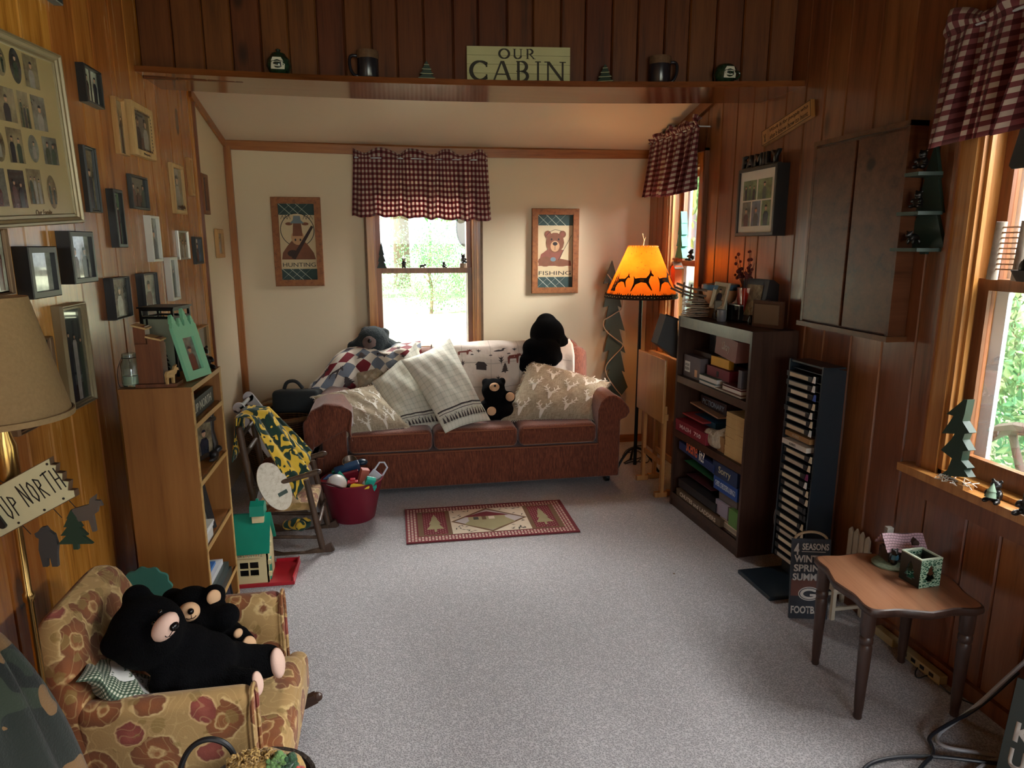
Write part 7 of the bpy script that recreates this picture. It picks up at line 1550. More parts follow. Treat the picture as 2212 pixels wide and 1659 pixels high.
for x in (.009, LBC - .009): b = MB(); b.box((x, DBC / 2, .589), (.018, DBC, 1.178)); b.build('side_panel', BCW, r)
b = MB(); b.box((LBC / 2, DBC - .004, .59), (LBC - .036, .006, 1.17)); b.build('back_panel', BCW, r)
b = MB(); b.box((LBC / 2, DBC / 2 + .003, 1.172), (LBC - .036, DBC - .006, .014)); b.build('top', BCW, r)
b = MB(); b.box((LBC / 2, .01, 1.148), (LBC - .037, .016, .062)); b.build('top_rail', BCE, r)
ZS = (.085, .487, .825)
for z in ZS: b = MB(); b.box((LBC / 2, DBC / 2, z - .009), (LBC - .037, DBC - .012, .018)); b.box((LBC / 2, .008, z - .021), (LBC - .037, .014, .042)); b.build('shelf', BCE, r)
b = MB(); b.box((LBC / 2, .012, .03), (LBC - .037, .016, .06)); b.build('kick_board', BCW, r)
GRP = 'games and books in the dark bookcase'
k4 = lambda x, y: (1430 + x * .18088, 660 + y * .18088); k5 = lambda x, y: (1430 + x * .18088, 920 + y * .18088)
def colm(c_, rough=.5): return flat('box_%d_%d_%d' % c_, srgb(*c_), rough, var=.1)
def gbox(name, label, cat, TLp, BRp, off, dep, col, zlo=None, txt=None, tcol=(220, 214, 200), th=.5, tw=.8, lid=True, tilt=0.0, rz=0.0, tshift=0.0, shear=0.0):
    """a box on a shelf: front face spans the two picture corners on the plane 'off' behind the shelf front"""
    xa, za = onBC(*TLp, off); xb, zb = onBC(*BRp, off); xa, xb = max(xa, .022), min(xb, LBC - .022)
    if zlo is not None: zb = zlo
    w_, h_ = xb - xa, za - zb; dep = min(dep, DBC - .014 - off)
    t = thing(name, label, cat, group=GRP, M=MBC @ T(xa + w_ / 2, off, zb + .0006) @ RZ(rz) @ RY(tilt))
    m = colm(col); b = MB(); b.box((0, dep / 2, h_ / 2), (w_, dep, h_ - .001), bev=.0015)
    if lid and h_ > .02: b.build('box_body', m, t); b = MB(); b.box((0, dep / 2 , h_ - h_ * .18), (w_ + .0024, dep + .0016, h_ * .36)); b.build('lid', m, t)
    else: b.build('box_body', m, t)
    if txt: fit_text(txt, w_ * tw, h_ * th, colm(tcol, .6), t, T(tshift * w_, -.0012, h_ * .5) @ RX(90), .0004, bold=.02, shear=shear)
    return t
def fbook(label, TLp, BRp, off, dep, col, zlo, pg=True):
    xa, za = onBC(*TLp, off); xb, zb = onBC(*BRp, off); xa, xb = max(xa, .022), min(xb, LBC - .022); h_ = max(.006, za - zlo); w_ = xb - xa; dep = min(dep, DBC - .014 - off)
    t = thing('book', label, 'book', group=GRP, M=MBC @ T(xa + w_ / 2, off, zlo + .0006)); b = MB(); b.box((0, dep / 2, .0012), (w_, dep, .0024)); b.box((0, dep / 2, h_ - .0012), (w_, dep, .0024)); b.build('cover', colm(col), t); b = MB(); b.box((0, dep / 2 + .001, h_ / 2), (w_ - .006, dep - .004, h_ - .0052)); b.build('pages', PAPER, t); return zlo + h_ + .001
z1 = ZS[2] + .0005
# top shelf
t = gbox('plastic_pouch', 'clear grey pouch with a white ANTIQUES label on the top dark shelf', 'pouch', k4(265, 575), k4(450, 840), .03, .05, (98, 90, 92), z1, lid=False)
b = MB(); b.box((-.05, -.001, .062), (.062, .001, .062)); b.build('paper_label', PAPER, t)
for k, w in enumerate(('ANTIQUES', 'MADISON')): fit_text(w, .05, .017, INKM, t, T(-.05, -.0018, .072 - .022 * k) @ RX(90), .0003)
b = MB(); b.box((.055, -.001, .036), (.03, .001, .042)); b.build('price_tag', colm((214, 170, 128)), t)
gbox('wooden_box', 'small brown wooden box behind the clear pouch on the top dark shelf', 'box', k4(360, 515), k4(585, 640), .10, .12, (84, 62, 50), z1)
t = gbox('card_tray', 'maroon tray of yellow cards on the top dark shelf', 'card box', k4(540, 705), k4(802, 860), .05, .14, (118, 30, 44), z1 + .043, lid=False)
b = MB(); [b.box((.0, .01 + .011 * k, .092 - .002 * k), (.19 - .006 * k, .002, .05)) for k in range(4)]; b.build('cards', colm((222, 168, 44)), t); b = MB(); b.box((0, -.001, .028), (.022, .001, .03)); b.build('clasp', INKM, t)
gbox('disc_case', 'clear pale case standing behind the yellow cards', 'case', k4(612, 590), k4(850, 720), .14, .02, (120, 126, 130), z1 + .09, lid=False)
gbox('game_box', 'tilted reddish brown box with faded lettering and a red heart, top dark shelf', 'game box', k4(640, 345), k4(890, 480), .035, .12, (138, 92, 82), z1 + .175, 'Library', (206, 190, 176), .5, .35, tilt=7)
gbox('game_box', 'dark navy box standing upright at the rear of the top dark shelf', 'game box', k4(575, 320), k4(660, 580), .15, .06, (26, 34, 48), z1, lid=False)
gbox('note_card', 'white folded card at the rear of the top dark shelf', 'card', k4(680, 525), k4(790, 640), .165, .006, (190, 184, 170), z1 + .12, lid=False)
zz = fbook('pale blue book lying flat at the front of the top dark shelf', k4(440, 880), k4(632, 960), .012, .16, (104, 132, 138), z1)
fbook('green book with cream pages lying on the pale blue book', k4(440, 812), k4(650, 930), .018, .15, (86, 110, 92), zz)
zz = fbook('cream paged book, lowest of the right pile on the top dark shelf', k4(632, 975), k4(940, 1090), .012, .16, (168, 158, 140), z1)
zz = fbook('red thin book, middle of the right pile on the top dark shelf', k4(715, 945), k4(942, 1040), .02, .15, (128, 60, 62), zz); fbook('dark red thin book, uppermost of the right pile on the top dark shelf', k4(720, 920), k4(942, 1015), .022, .15, (96, 40, 46), zz)
gbox('note_box', 'thin grey box standing at the right end of the top dark shelf', 'box', k4(915, 770), k4(945, 960), .02, .1, (92, 90, 96), zz + .012, lid=False)
# middle shelf
z2 = ZS[1] + .0005
gbox('game_box', 'wide red game box with white lettering at the left of the middle dark shelf', 'game box', k4(150, 1335), k4(520, 1600), .004, .2, (128, 26, 42), z2, 'MASH  750', (210, 170, 170), .36, .7)
gbox('game_box', 'small red and white box lying on the wide red game box', 'game box', k4(245, 1275), k4(485, 1420), .045, .13, (168, 64, 66), z2 + .093, None)
gbox('game_box', 'blue box under the tan puzzle box on the middle dark shelf', 'game box', k4(390, 1290), k4(640, 1440), .10, .12, (36, 92, 128), z2 + .06)
gbox('puzzle_box', 'long tan puzzle box with a black mark on the middle dark shelf', 'puzzle box', k4(335, 1165), k4(670, 1330), .08, .16, (180, 140, 110), z2 + .155, 'Super Mixture 500', (120, 78, 60), .4, .62, tilt=3)
gbox('game_box', 'dark maroon word game box at the back of the middle dark shelf', 'game box', k4(470, 1060), k4(770, 1240), .13, .1, (52, 26, 36), z2 + .16, 'PICTIONARY', (150, 170, 190), .5, .86)
xb_, zb_2 = onBC(*k4(610, 1500), .03)
t = thing('plastic_bag', 'crumpled off-white plastic bag on the middle dark shelf', 'bag', group=GRP, M=MBC @ T(xb_, .07, z2))
blob([((0, 0, .045), (.09, .05, .05)), ((-.05, -.02, .06), (.05, .04, .03), (0, 20, 0)), ((.05, -.01, .07), (.05, .04, .045), (0, -25, 0)), ((.02, -.03, .03), (.08, .03, .03)), ((.07, 0, .1), (.03, .03, .03))], .012, 2, 'bag_body', flat('crinkled_plastic', srgb(178, 164, 140), .35, bump=1.0, bs=30, bd=.03), t)
zz = z2; rd = random.Random(12)
for k in range(9):
    h_ = .028 + rd.uniform(-.006, .008); xa, _ = onBC(*k4(745, 1400), .02)
    t = thing('magazine_stack', 'bundle of yellowed paper in the tall pile of the middle dark shelf, ' + ('lowest', 'second up', 'third up', 'fourth up', 'fifth up', 'sixth up', 'seventh up', 'eighth up', 'topmost')[k], 'paper bundle', group='yellowed paper bundles', M=MBC @ T((xa + LBC - .022) / 2 + rd.uniform(-.001, .004), .11, zz) @ RZ(rd.uniform(-2, 2)))
    wd = LBC - .026 - xa - .012; b = MB(); [b.box((rd.uniform(-.002, .002), 0, h_ * (j + .5) / 6), (wd, .17, h_ / 6 - .0006)) for j in range(6)]; b.build('sheets', flat('yellowed_paper', srgb(196, 162, 106), .85, var=.12, vs=40), t); zz += h_ + .0006
gbox('wood_panel', 'small upright tan board beside the paper pile on the middle dark shelf', 'board', k4(668, 1550), k4(740, 1680), .03, .012, (150, 110, 66), z2, lid=False)
# bottom shelf
z3 = ZS[0] + .0005
zz = z3
gbox('game_box', 'long low board game box with LADDERS lettering at the foot of the dark bookcase', 'game box', k5(175, 740), k5(690, 1215), .006, .2, (96, 76, 56), z3, 'CHUTES and LADDERS', (214, 204, 184), .6, .82)
zz = z3 + .055
gbox('photo_album', 'black padded photo album in the bottom of the dark bookcase', 'album', k5(200, 625), k5(640, 905), .012, .2, (30, 26, 28), zz + .002)
gbox('game_box', 'dark wine red box on the black album in the dark bookcase', 'game box', k5(290, 575), k5(590, 740), .05, .16, (72, 24, 34), zz + .085)
gbox('puzzle_box', 'green puzzle box lettered 500 below the film trivia box', 'puzzle box', k5(260, 420), k5(610, 585), .03, .16, (34, 96, 60), zz + .165, 'CHINESE 500', (214, 196, 110), .5, .62, tilt=2)
t = gbox('game_box', 'dark blue film trivia game box with orange and white lettering', 'game box', k5(205, 200), k5(615, 420), .012, .2, (38, 52, 96), zz + .225, None, tilt=3)
fit_text('scene', .135, .062, colm((226, 102, 60), .5), t, T(-.045, -.0014, .05) @ RX(90), .0004, bold=.02); fit_text('it?', .06, .07, colm((226, 222, 214), .5), t, T(.075, -.0014, .052) @ RX(90), .0004, bold=.02)
gbox('game_box', 'dark navy game box with pale script letters at the right of the bottom shelf', 'game box', k5(612, 400), k5(905, 545), .02, .2, (28, 46, 82), zz + .205, 'Sorry', (170, 160, 130), .6, .5)
gbox('game_box', 'bright blue board game box with white lettering on the bottom dark shelf', 'game box', k5(622, 585), k5(908, 700), .018, .2, (26, 68, 140), zz + .135, 'CHESS, CHECKERS & BINGO', (196, 206, 220), .5, .86)
gbox('storage_box', 'grey box with a pale lid edge on the bottom dark shelf', 'box', k5(690, 715), k5(898, 950), .04, .18, (98, 88, 84), zz + .0)
gbox('book', 'white and violet book standing before the grey box on the bottom dark shelf', 'book', k5(642, 865), k5(785, 1030), .022, .016, (150, 142, 158), z3 + .055, lid=False)
gbox('storage_box', 'green and white box at the right end of the bottom dark shelf', 'box', k5(800, 980), k5(895, 1190), .008, .03, (88, 128, 60), z3 + .05, lid=False)
for k in range(4):
    gbox('magazine_stack', 'magazines lying at the right foot of the dark bookcase, ' + ('lowest', 'second up', 'third up', 'topmost')[k] + ' of four', 'magazines', k5(692, 1090), k5(890, 1400), .03, .18, ((190, 178, 156), (160, 150, 134), (204, 194, 172), (172, 160, 140))[k], z3 + .0125 * k, lid=False)
    o = [q for q in COL.objects if q.name.startswith('magazine_stack')][-1]
# trim the heights of the four magazine bundles (they share one opening)
for o in [q_ for q_ in COL.objects if q_.get('category') == 'magazines']:
    for c_ in o.children: c_.data = c_.data; c_.scale.z = .0115 / max(.0001, max(v.co.z for v in c_.data.vertices))
# ---------------------------------------------------------------- on top of the dark bookcase
ZT2 = 1.1795
k7 = lambda x, y: (1450 + x * .13261, 500 + y * .13261)
def top_at(px_, py_): return onZ(px_, py_, ZT2)
r = thing('stick_bundle', 'stack of thin pale sticks in a clear bin on the dark bookcase', 'sticks', (1.77, 3.76, ZT2)); rd = random.Random(21); b = MB(); STK = wood('pale_sticks', srgb(186, 160, 132), srgb(212, 188, 160), srgb(140, 112, 86), .6, 0, 2)
for k in range(40): y = 3.76 + rd.uniform(-.045, .045); z = ZT2 + .006 + (k // 4) * .0105; b.box((1.77 + rd.uniform(-.02, .02), y, z), (.15 + rd.uniform(-.03, .03), .014, .005), T(1.77, y, z) @ RZ(rd.uniform(-22, 22)) @ T(-1.77, -y, -z))
b.build('sticks', STK, W=r); r['kind'] = 'thing'
b = MB(); b.box((1.77, 3.815, ZT2 + .075), (.19, .003, .15)); b.box((1.866, 3.765, ZT2 + .075), (.003, .1, .15)); b.build('clear_bin', GLS, W=r)
r = thing('wooden_sled', 'grey twig sled with rails leaning over the lamp side of the dark bookcase', 'sled', (1.74, 3.72, 1.3)); SLD = flat('grey_twig', srgb(110, 92, 76), .8)
for (a, c_) in (((1462, 612), (1528, 628)), ((1458, 620), (1526, 640)), ((1449, 622), (1520, 647))): b = MB(); b.tube([onY(*a, 3.68), onY((a[0] + c_[0]) / 2, (a[1] + c_[1]) / 2 + 4, 3.66), onY(*c_, 3.62)], .006, 8, smooth=1); b.build('runner', SLD, W=r, smooth=True)
for x_ in (1478, 1494, 1510): b = MB(); b.cyl(onY(x_, 608 + (x_ - 1470) * .3, 3.70), onY(x_ - 4, 640 + (x_ - 1470) * .2, 3.64), .005, n=7); b.build('cross_bar', SLD, W=r)
r = thing('striped_basin', 'round orange and cream bowl with a blue fish rim on the dark bookcase', 'bowl', top_at(1530, 672)); ct_ = Vector((1.87, 3.70, ZT2))
b = MB(); b.lathe([(0, .07), (.05, .07), (.085, .1), (.1, .15), (.1, .165), (0, .165)], 28, T(*ct_)); b.build('bowl_body', flat('orange_cream_glaze', srgb(214, 158, 112), .4, var=.3, vs=8), W=r, smooth=True); b = MB(); b.lathe([(.101, .16), (.107, .168), (.105, .19), (.03, .2), (0, .2)], 28, T(*ct_)); b.build('blue_rim', flat('blue_rim', srgb(84, 116, 136), .35), W=r, smooth=True); b = MB(); b.lathe([(.06, 0), (.055, .07), (0, .07)], 18, T(*ct_)); b.build('foot', flat('bowl_foot', srgb(120, 90, 66), .6), W=r, smooth=True)
r = thing('picture_frame', 'small gilt and white leaning photo frame on the dark bookcase', 'picture frame', M=T(1.80, 3.59, ZT2 + .055) @ RZ(-62) @ RX(78) @ RZ(-4) @ T(0, .08, 0)); moulding(.1, .15, .022, .014, 'step').build('moulding', flat('gilt_white', srgb(196, 184, 156), .4, .2), r); b = MB(); b.box((0, 0, .003), (.095, .145, .005)); b.build('backing', BLK, r); photo(r, .06, .105, .0062, 410, 'sepia', people=1)
b = MB(); b.box((0, -.1, -.03), (.05, .055, .05)); b.build('frame_foot', BLK, r)
c_ = top_at(1508, 683)
r = thing('bear_figurine', 'black carved bear seated at the front of the dark bookcase top', 'bear figurine', (c_.x, c_.y, ZT2))
blob([((c_.x, c_.y, ZT2 + .04), (.034, .036, .042)), ((c_.x + .004, c_.y - .005, ZT2 + .095), (.027, .028, .028)), ((c_.x - .024, c_.y + .01, ZT2 + .086), (.018, .014, .014)), ((c_.x - .02, c_.y + .022, ZT2 + .022), (.02, .024, .022)), ((c_.x - .015, c_.y - .03, ZT2 + .022), (.02, .02, .022)), ((c_.x - .018, c_.y + .03, ZT2 + .06), (.012, .012, .03), (0, 30, 0)), ((c_.x + .015, c_.y + .015, ZT2 + .12), (.009, .011, .011)), ((c_.x + .015, c_.y - .025, ZT2 + .12), (.009, .011, .011))], .006, 4, 'bear_body', BEARB, W=r)
TIN = flat('grey_tin', srgb(92, 92, 84), .3, .5, var=.3)
c_ = top_at(1548, 690); r = thing('square_tin', 'square tin lettered NORTH with pine trees on the dark bookcase', 'tin', (c_.x + .02, c_.y, ZT2), -28)
b = MB(); b.box((0, 0, .055), (.07, .075, .11), bev=.006); b.build('tin_body', TIN, r)
fit_text('NORTH', .056, .016, INKM, r, Matrix(((0, 0, -1, -.0356), (-1, 0, 0, 0), (0, 1, 0, .092), (0, 0, 0, 1))), .0004); b = MB(); [b.prism(pine(.02, .05 - .01 * k, 4, .1), .0006, Matrix(((0, 0, -1, -.0354), (-1, 0, 0, (k - 1) * .02), (0, 1, 0, .02), (0, 0, 0, 1)))) for k in range(3)]; b.build('painted_pines', INKM, r)
c_ = top_at(1557, 693); r = thing('small_mug', 'small grey mug with a black handle before the tin on the dark bookcase', 'mug', (c_.x - .008, c_.y - .02, ZT2), 0); b = MB(); b.lathe([(0, 0), (.022, 0), (.024, .004), (.024, .062), (.021, .062), (.021, .006), (0, .005)], 22); b.build('cup', flat('grey_glaze', srgb(120, 120, 124), .3), r, smooth=True); b = MB(); b.tube([(-.01, .022, .055), (-.02, .042, .05), (-.02, .04, .02), (-.01, .022, .012)], .004, 7, smooth=2); b.build('handle', INKM, r, smooth=True)
c_ = top_at(1585, 694); r = thing('glass_box', 'dark tinted glass box on the front of the dark bookcase top', 'glass box', (c_.x + .04, c_.y + .0, ZT2)); b = MB(); b.box((0, 0, .045), (.085, .12, .09), bev=.003); b.build('box_body', flat('smoked_glass', srgb(20, 22, 24), .08, Coat_Weight=.5), r); b = MB(); ring(b, .087, .122, [(0, .088), (0, .0935), (.006, .0935), (.006, .088)]); b.build('rim', SILV, r)
BOXW = wood('keepsake_wood', srgb(78, 46, 30), srgb(96, 60, 40), srgb(46, 26, 16), .45, 1, 1, island=False)
c_ = top_at(1655, 704); r = thing('keepsake_box', 'open hinged brown wooden frame box at the near end of the dark bookcase', 'box', (1.91, 3.24, ZT2))
b = MB(); b.box((0, 0, 0), (.02, .17, .135), T(1.885, 3.20, ZT2 + .068) @ RZ(26)); b.build('front_panel', BOXW, W=r); b = MB(); b.box((0, 0, 0), (.006, .14, .1), T(1.871, 3.194, ZT2 + .068) @ RZ(26)); b.build('inset_board', flat('plain_back', srgb(110, 84, 60), .7), W=r)
b = MB(); b.box((0, 0, 0), (.02, .16, .135), T(1.93, 3.30, ZT2 + .068) @ RZ(-24)); b.build('side_panel', BOXW, W=r)
c_ = top_at(1628, 701); r = thing('bud_vase', 'tiny dark vase with a few dried sprigs on the dark bookcase', 'vase', (c_.x - .02, c_.y, ZT2)); b = MB(); b.lathe([(0, 0), (.012, 0), (.014, .02), (.008, .04), (.01, .05), (0, .05)], 16); b.build('vase_body', NOSE, r, smooth=True); b = MB(); [b.tube([(0, 0, .045), (math.cos(k) * .01, math.sin(k) * .01, .07), (math.cos(k) * .016, math.sin(k) * .016, .085)], .0012, 4) for k in range(6)]; [b.ball((math.cos(k) * .016, math.sin(k) * .016, .087), .004, u=6, v=4) for k in range(6)]; b.build('sprigs', flat('dry_sprig', srgb(150, 116, 80), .9), r)
VX, VY = 1.905, 3.47
r = thing('red_vase', 'red square vase of dried twigs with dark seed pods on the dark bookcase', 'vase', (VX, VY, ZT2)); b = MB(); b.grid(lambda u, v: ((.030 + .012 * v) * math.copysign(abs(math.cos(6.2832 * u)) ** .4, math.cos(6.2832 * u)), (.030 + .012 * v) * math.copysign(abs(math.sin(6.2832 * u)) ** .4, math.sin(6.2832 * u)), .185 * v), 32, 8, True); b.f.append(tuple(range(31, -1, -1))); b.mi.append(0); b.build('vase_body', flat('red_glass', srgb(150, 36, 22), .12, Coat_Weight=.6), r, smooth=True)
b = MB(); b2 = MB(); rd = random.Random(17)
for k in range(20):
    a = rd.uniform(0, 6.28); tp_ = Vector((rd.uniform(-.045, .02), rd.uniform(-.09, .11), rd.uniform(.24, .38))); md = Vector((tp_.x * .45, tp_.y * .4, .22)); b.tube([(rd.uniform(-.01, .01), rd.uniform(-.01, .01), .1), tuple(md), tuple(tp_)], [.0022, .001], 5, smooth=1)
    if k % 4 != 3:
        for j in range(3): q_ = md.lerp(tp_, .45 + .27 * j) + Vector((rd.uniform(-.008, .008), rd.uniform(-.012, .012), 0)); b2.ball(tuple(q_), rd.uniform(.006, .011), u=8, v=6)
b.build('twigs', flat('dark_twig', srgb(70, 36, 26), .8), r); b2.build('seed_pods', flat('dark_red_pod', srgb(88, 28, 24), .8), r, smooth='all')
r = thing('photo_box', 'charcoal slanted photo box with a pale sketch, back of the dark bookcase', 'picture frame', (1.93, 3.33, ZT2)); PBM = flat('charcoal_box', srgb(44, 44, 46), .45)
Mp = T(1.885, 3.39, ZT2 + .01) @ RZ(10); b = MB(); b.prism([(0, 0), (.1, 0), (.1, .2), (.06, .225), (.035, .225)], .20, Mp @ T(0, .1, 0) @ RX(90)); b.build('box_body', PBM, W=r)
o = photo(r, .13, .165, 0, 420, 'sepia', people=0); o.matrix_basis = Mp @ T(.0165, 0, .115) @ RY(-81 + 90 - 90) @ Matrix(((0, 0, -1, -.0012), (-1, 0, 0, 0), (0, 1, 0, 0), (0, 0, 0, 1))) if False else Mp @ T(.0165, 0, .114) @ RY(8.8) @ Matrix(((0, 0, -1, -.0015), (-1, 0, 0, 0), (0, 1, 0, 0), (0, 0, 0, 1))); keep(o, r)
# ---------------------------------------------------------------- dark slanted tray, folding tables
r = thing('dark_tray', 'dark grey slanted lap tray resting beside the dark bookcase', 'tray', (1.68, 4.0, 1.0)); b = MB(); pp = [onY(x_, y_, 3.93) for x_, y_ in ((1438, 680), (1463, 690), (1462, 775), (1418, 742))]; b.prism([(p.x, p.z) for p in pp], .10, T(0, 4.02, 0) @ RX(90)); b.build('tray_body', GRYP, W=r); b = MB(); pe = [onY(x_, y_, 3.925) for x_, y_ in ((1438, 680), (1463, 690))]; b.cyl(pe[0], pe[1] + Vector((.03, 0, -.01)), .006); b.build('rim', INKM, W=r)
OAK = wood('golden_oak', srgb(186, 132, 74), srgb(206, 152, 92), srgb(140, 92, 46), .32, 2, 1, False, .2, island=False)
def tray_table(label, X0, Y0, Y1, zt, zb):
    r = thing('folding_tray_table', label, 'folding table', (X0, (Y0 + Y1) / 2, 0), group='folding tray tables')
    b = MB(); b.box((X0, (Y0 + Y1) / 2, (zt + zb) / 2), (.018, Y1 - Y0, zt - zb), bev=.006); b.build('table_top', OAK, W=r, smooth=True)
    for yy in (Y0 + .05, Y1 - .08):
        b = MB(); b.box((X0 + .025, yy, (zb + .1 + .03) / 2 + .0), (.022, .03, zb + .1 - .03)); b.build('leg', OAK, W=r)
        b = MB(); b.box((X0 + .02, yy, .018), (.082, .032, .034), bev=.004); b.build('foot', OAK, W=r)
    b = MB(); b.box((X0 + .025, (Y0 + Y1) / 2, .22), (.016, Y1 - Y0 - .16, .03)); b.build('rung', OAK, W=r)
    b = MB(); b.box((X0 + .028, (Y0 + Y1) / 2, zb + .03), (.03, Y1 - Y0 - .06, .04)); b.build('cross_piece', OAK, W=r)
tray_table('golden oak folding tray table stored upright beside the dark bookcase, the front one', 1.645, 3.90, 4.36, .90, .50)
tray_table('golden oak folding tray table stored upright behind its twin by the bookcase', 1.735, 3.92, 4.38, .89, .50)
# ---------------------------------------------------------------- video rack
RKM = flat('black_blue_plastic', srgb(32, 42, 50), .32, var=.05)
MV = Matrix(((.03, .9995, 0, 1.825), (-.9995, .03, 0, 2.885), (0, 0, 1, 0), (0, 0, 0, 1))); RW_, RD_, RHt = .25, .115, 1.075
r = thing('video_rack', 'tall black video tape tower on a flat foot beside the dark bookcase', 'media rack', M=MV)
for x in (.005, RW_ - .005): b = MB(); b.prism([(-.012, .10), (RD_, .03), (RD_, RHt - .02), (-.0, RHt)], .01, T(x - .005, 0, 0) @ Matrix(((0, 0, 1, 0), (1, 0, 0, 0), (0, 1, 0, 0), (0, 0, 0, 1)))); b.build('side_panel', RKM, r)
b = MB(); b.box((RW_ / 2, RD_ - .004, RHt / 2), (RW_ - .02, .006, RHt - .06)); b.build('back_panel', RKM, r)
b = MB(); b.box((RW_ / 2, RD_ / 2, RHt - .008), (RW_, RD_ - .01, .008)); b.build('top', RKM, r)
b = MB(); b.box((RW_ / 2, .0, .010), (RW_ + .03, .36, .02), bev=.006); b.box((RW_ / 2, .07, .05), (RW_ - .03, .06, .07)); b.build('foot', RKM, r)
NT = 23; pz = .0405
b = MB(); [b.box((RW_ / 2, .055, .105 + pz * k), (RW_ - .02, .095, .003)) for k in range(NT + 1)]; b.build('slots', RKM, r)
TAPE = flat('tape_black', srgb(34, 33, 33), .4); LBL = [flat('tape_label_%d' % i, c, .7, var=.15, vs=30) for i, c in enumerate((srgb(196, 180, 150), srgb(178, 168, 150), srgb(210, 198, 172), srgb(150, 112, 66), srgb(206, 198, 184)))]
TABS = [flat('tab_%d' % i, c, .6) for i, c in enumerate((srgb(224, 224, 220), srgb(52, 84, 168), srgb(206, 192, 164), srgb(120, 30, 84), srgb(30, 30, 30)))]
rd = random.Random(31); ORD = ('topmost', 'second', 'third', 'fourth', 'fifth', 'sixth', 'seventh', 'eighth', 'ninth', 'tenth', 'eleventh', 'twelfth', 'thirteenth', 'fourteenth', 'fifteenth', 'sixteenth', 'seventeenth', 'eighteenth', 'nineteenth', 'twentieth', 'twenty-first', 'twenty-second', 'lowest')
for i in range(NT):
    z = .1075 + pz * (NT - 1 - i); kind = {7: 'brown Alaska', 8: 'white Alaska'}.get(i, 'pale labelled')
    t = thing('video_tape', '%s video tape in the black tower, %s%s' % (kind, ORD[i], '' if i in (0, NT - 1) else ' from the top'), 'video tape', group='video tapes in the black tower', M=MV @ T(.016 + rd.uniform(0, .01), rd.uniform(-.022, -.008), z))
    b = MB(); b.box((.095, .05, .0125), (.187, .1, .025), bev=.002); b.build('cassette', LBL[3] if i == 7 else (LBL[4] if i == 8 else TAPE), t)
    if i not in (7, 8): b = MB(); x0 = rd.uniform(.022, .036); w_ = rd.uniform(.12, .142); b.box((x0 + w_ / 2, -.0006, .0125), (w_, .001, .017)); b.build('spine_label', LBL[i % 3], t)
    else: fit_text('ALASKA' if i == 7 else "ALASKA'S", .05, .012, INKM if i == 8 else LBL[0], t, T(.085, -.0012, .0135) @ RX(90), .0004)
    if i not in (7, 8): b = MB(); b.prism([(.19, 0), (.212, 0), (.212, .03), (.2, .03)], .002, T(0, .002, 0) @ RX(90)); b.build('index_tab', TABS[(0, 0, 1, 2, 0, 2, 0, 4, 4, 2, 2, 3, 0, 2, 2, 4, 4, 2, 2, 4, 4, 4, 4)[i]], t)
# ---------------------------------------------------------------- seasons sign, doll chair, table
SLATE = flat('distressed_slate', srgb(44, 48, 56), .7, var=.35, vs=16); OFFW = flat('worn_white_paint', srgb(204, 200, 192), .75, var=.2, vs=50); REDW = flat('rusty_wash', srgb(104, 66, 56), .75, var=.4, vs=24)
Ms = Matrix.Translation((1.738, 2.452, .0015)) @ RZ(-14) @ RX(84)
r = thing('standing_sign', 'dark slate football seasons sign with a rope handle leaning by the video tower', 'sign', M=Ms); sw, sh_ = .163, .355
b = MB(); b.box((0, sh_ / 2, 0), (sw, sh_, .012), bev=.001); b.build('board', SLATE, r)
b = MB(); b.box((0, .14, .0061), (sw * .96, .075, .0006)); b.build('red_wash', REDW, r)
for tx, y, w_, h_, cx in (('4', .31, .022, .052, -.062), ('SEASONS', .322, .112, .03, .018), ('WINTER', .268, .14, .032, 0), ('SPRING', .227, .14, .032, 0), ('SUMMER', .187, .146, .032, 0), ('FOOTBALL', .04, .15, .034, 0)): fit_text(tx, w_, h_, OFFW, r, T(cx, y, .0064), .0006, bold=.03)
b = MB(); b.box((.01, .3, .0064), (.1, .003, .0006)); b.build('underline', OFFW, r)
b = MB(); b.prism(ell(0, .113, .047, .031, 32), .0006, T(0, 0, .0066)); b.mat(1); b.prism(ell(0, .113, .043, .027, 32), .0006, T(0, 0, .0070)); b.mat(0); b.prism(ell(0, .113, .039, .024, 32), .0006, T(0, 0, .0074)); b.mat(1); b.prism(ell(.0, .113, .026, .014, 26), .0006, T(0, 0, .0078)); b.prism([(.012, .113), (.042, .113), (.042, .122), (.012, .122)], .0006, T(0, 0, .0078)); b.mat(0); b.prism([(.002, .104), (.034, .104), (.034, .113), (.002, .113)], .0006, T(0, 0, .0081)); b.build('oval_letter_mark', [OFFW, SLATE], r)
b = MB(); b.tube([(-.068, sh_ - .004, -.004), (-.06, sh_ + .012, -.006), (-.03, sh_ + .026, -.006), (0, sh_ + .03, -.006), (.035, sh_ + .026, -.006), (.062, sh_ + .01, -.006), (.068, sh_ - .004, -.004)], .006, 7, smooth=2); b.build('rope_handle', flat('jute_rope', srgb(150, 126, 96), .9, var=.4, vs=120, bump=.8, bs=150), r, smooth=True)
IVO = flat('worn_ivory_paint', srgb(196, 186, 164), .6, var=.15, vs=20)
r = thing('doll_chair', 'worn ivory doll-sized slat-back chair behind the side table', 'doll chair', (1.905, 2.49, 0), 0)
dx, dy, hz = .075, .07, .145
b = MB(); b.box((0, 0, hz), (dx * 2 + .02, dy * 2 + .02, .014), bev=.003); b.build('seat', IVO, r)
for sx in (-1, 1):
    for sy in (-1, 1): b = MB(); b.box((sx * (dx - .006), sy * (dy - .006), hz / 2 - .003), (.016, .016, hz - .008)); b.build('leg', IVO, r)
for sy in (-1, 1): b = MB(); b.box((0, sy * (dy - .006), .05), (dx * 2 - .024, .01, .014)); b.build('stretcher', IVO, r)
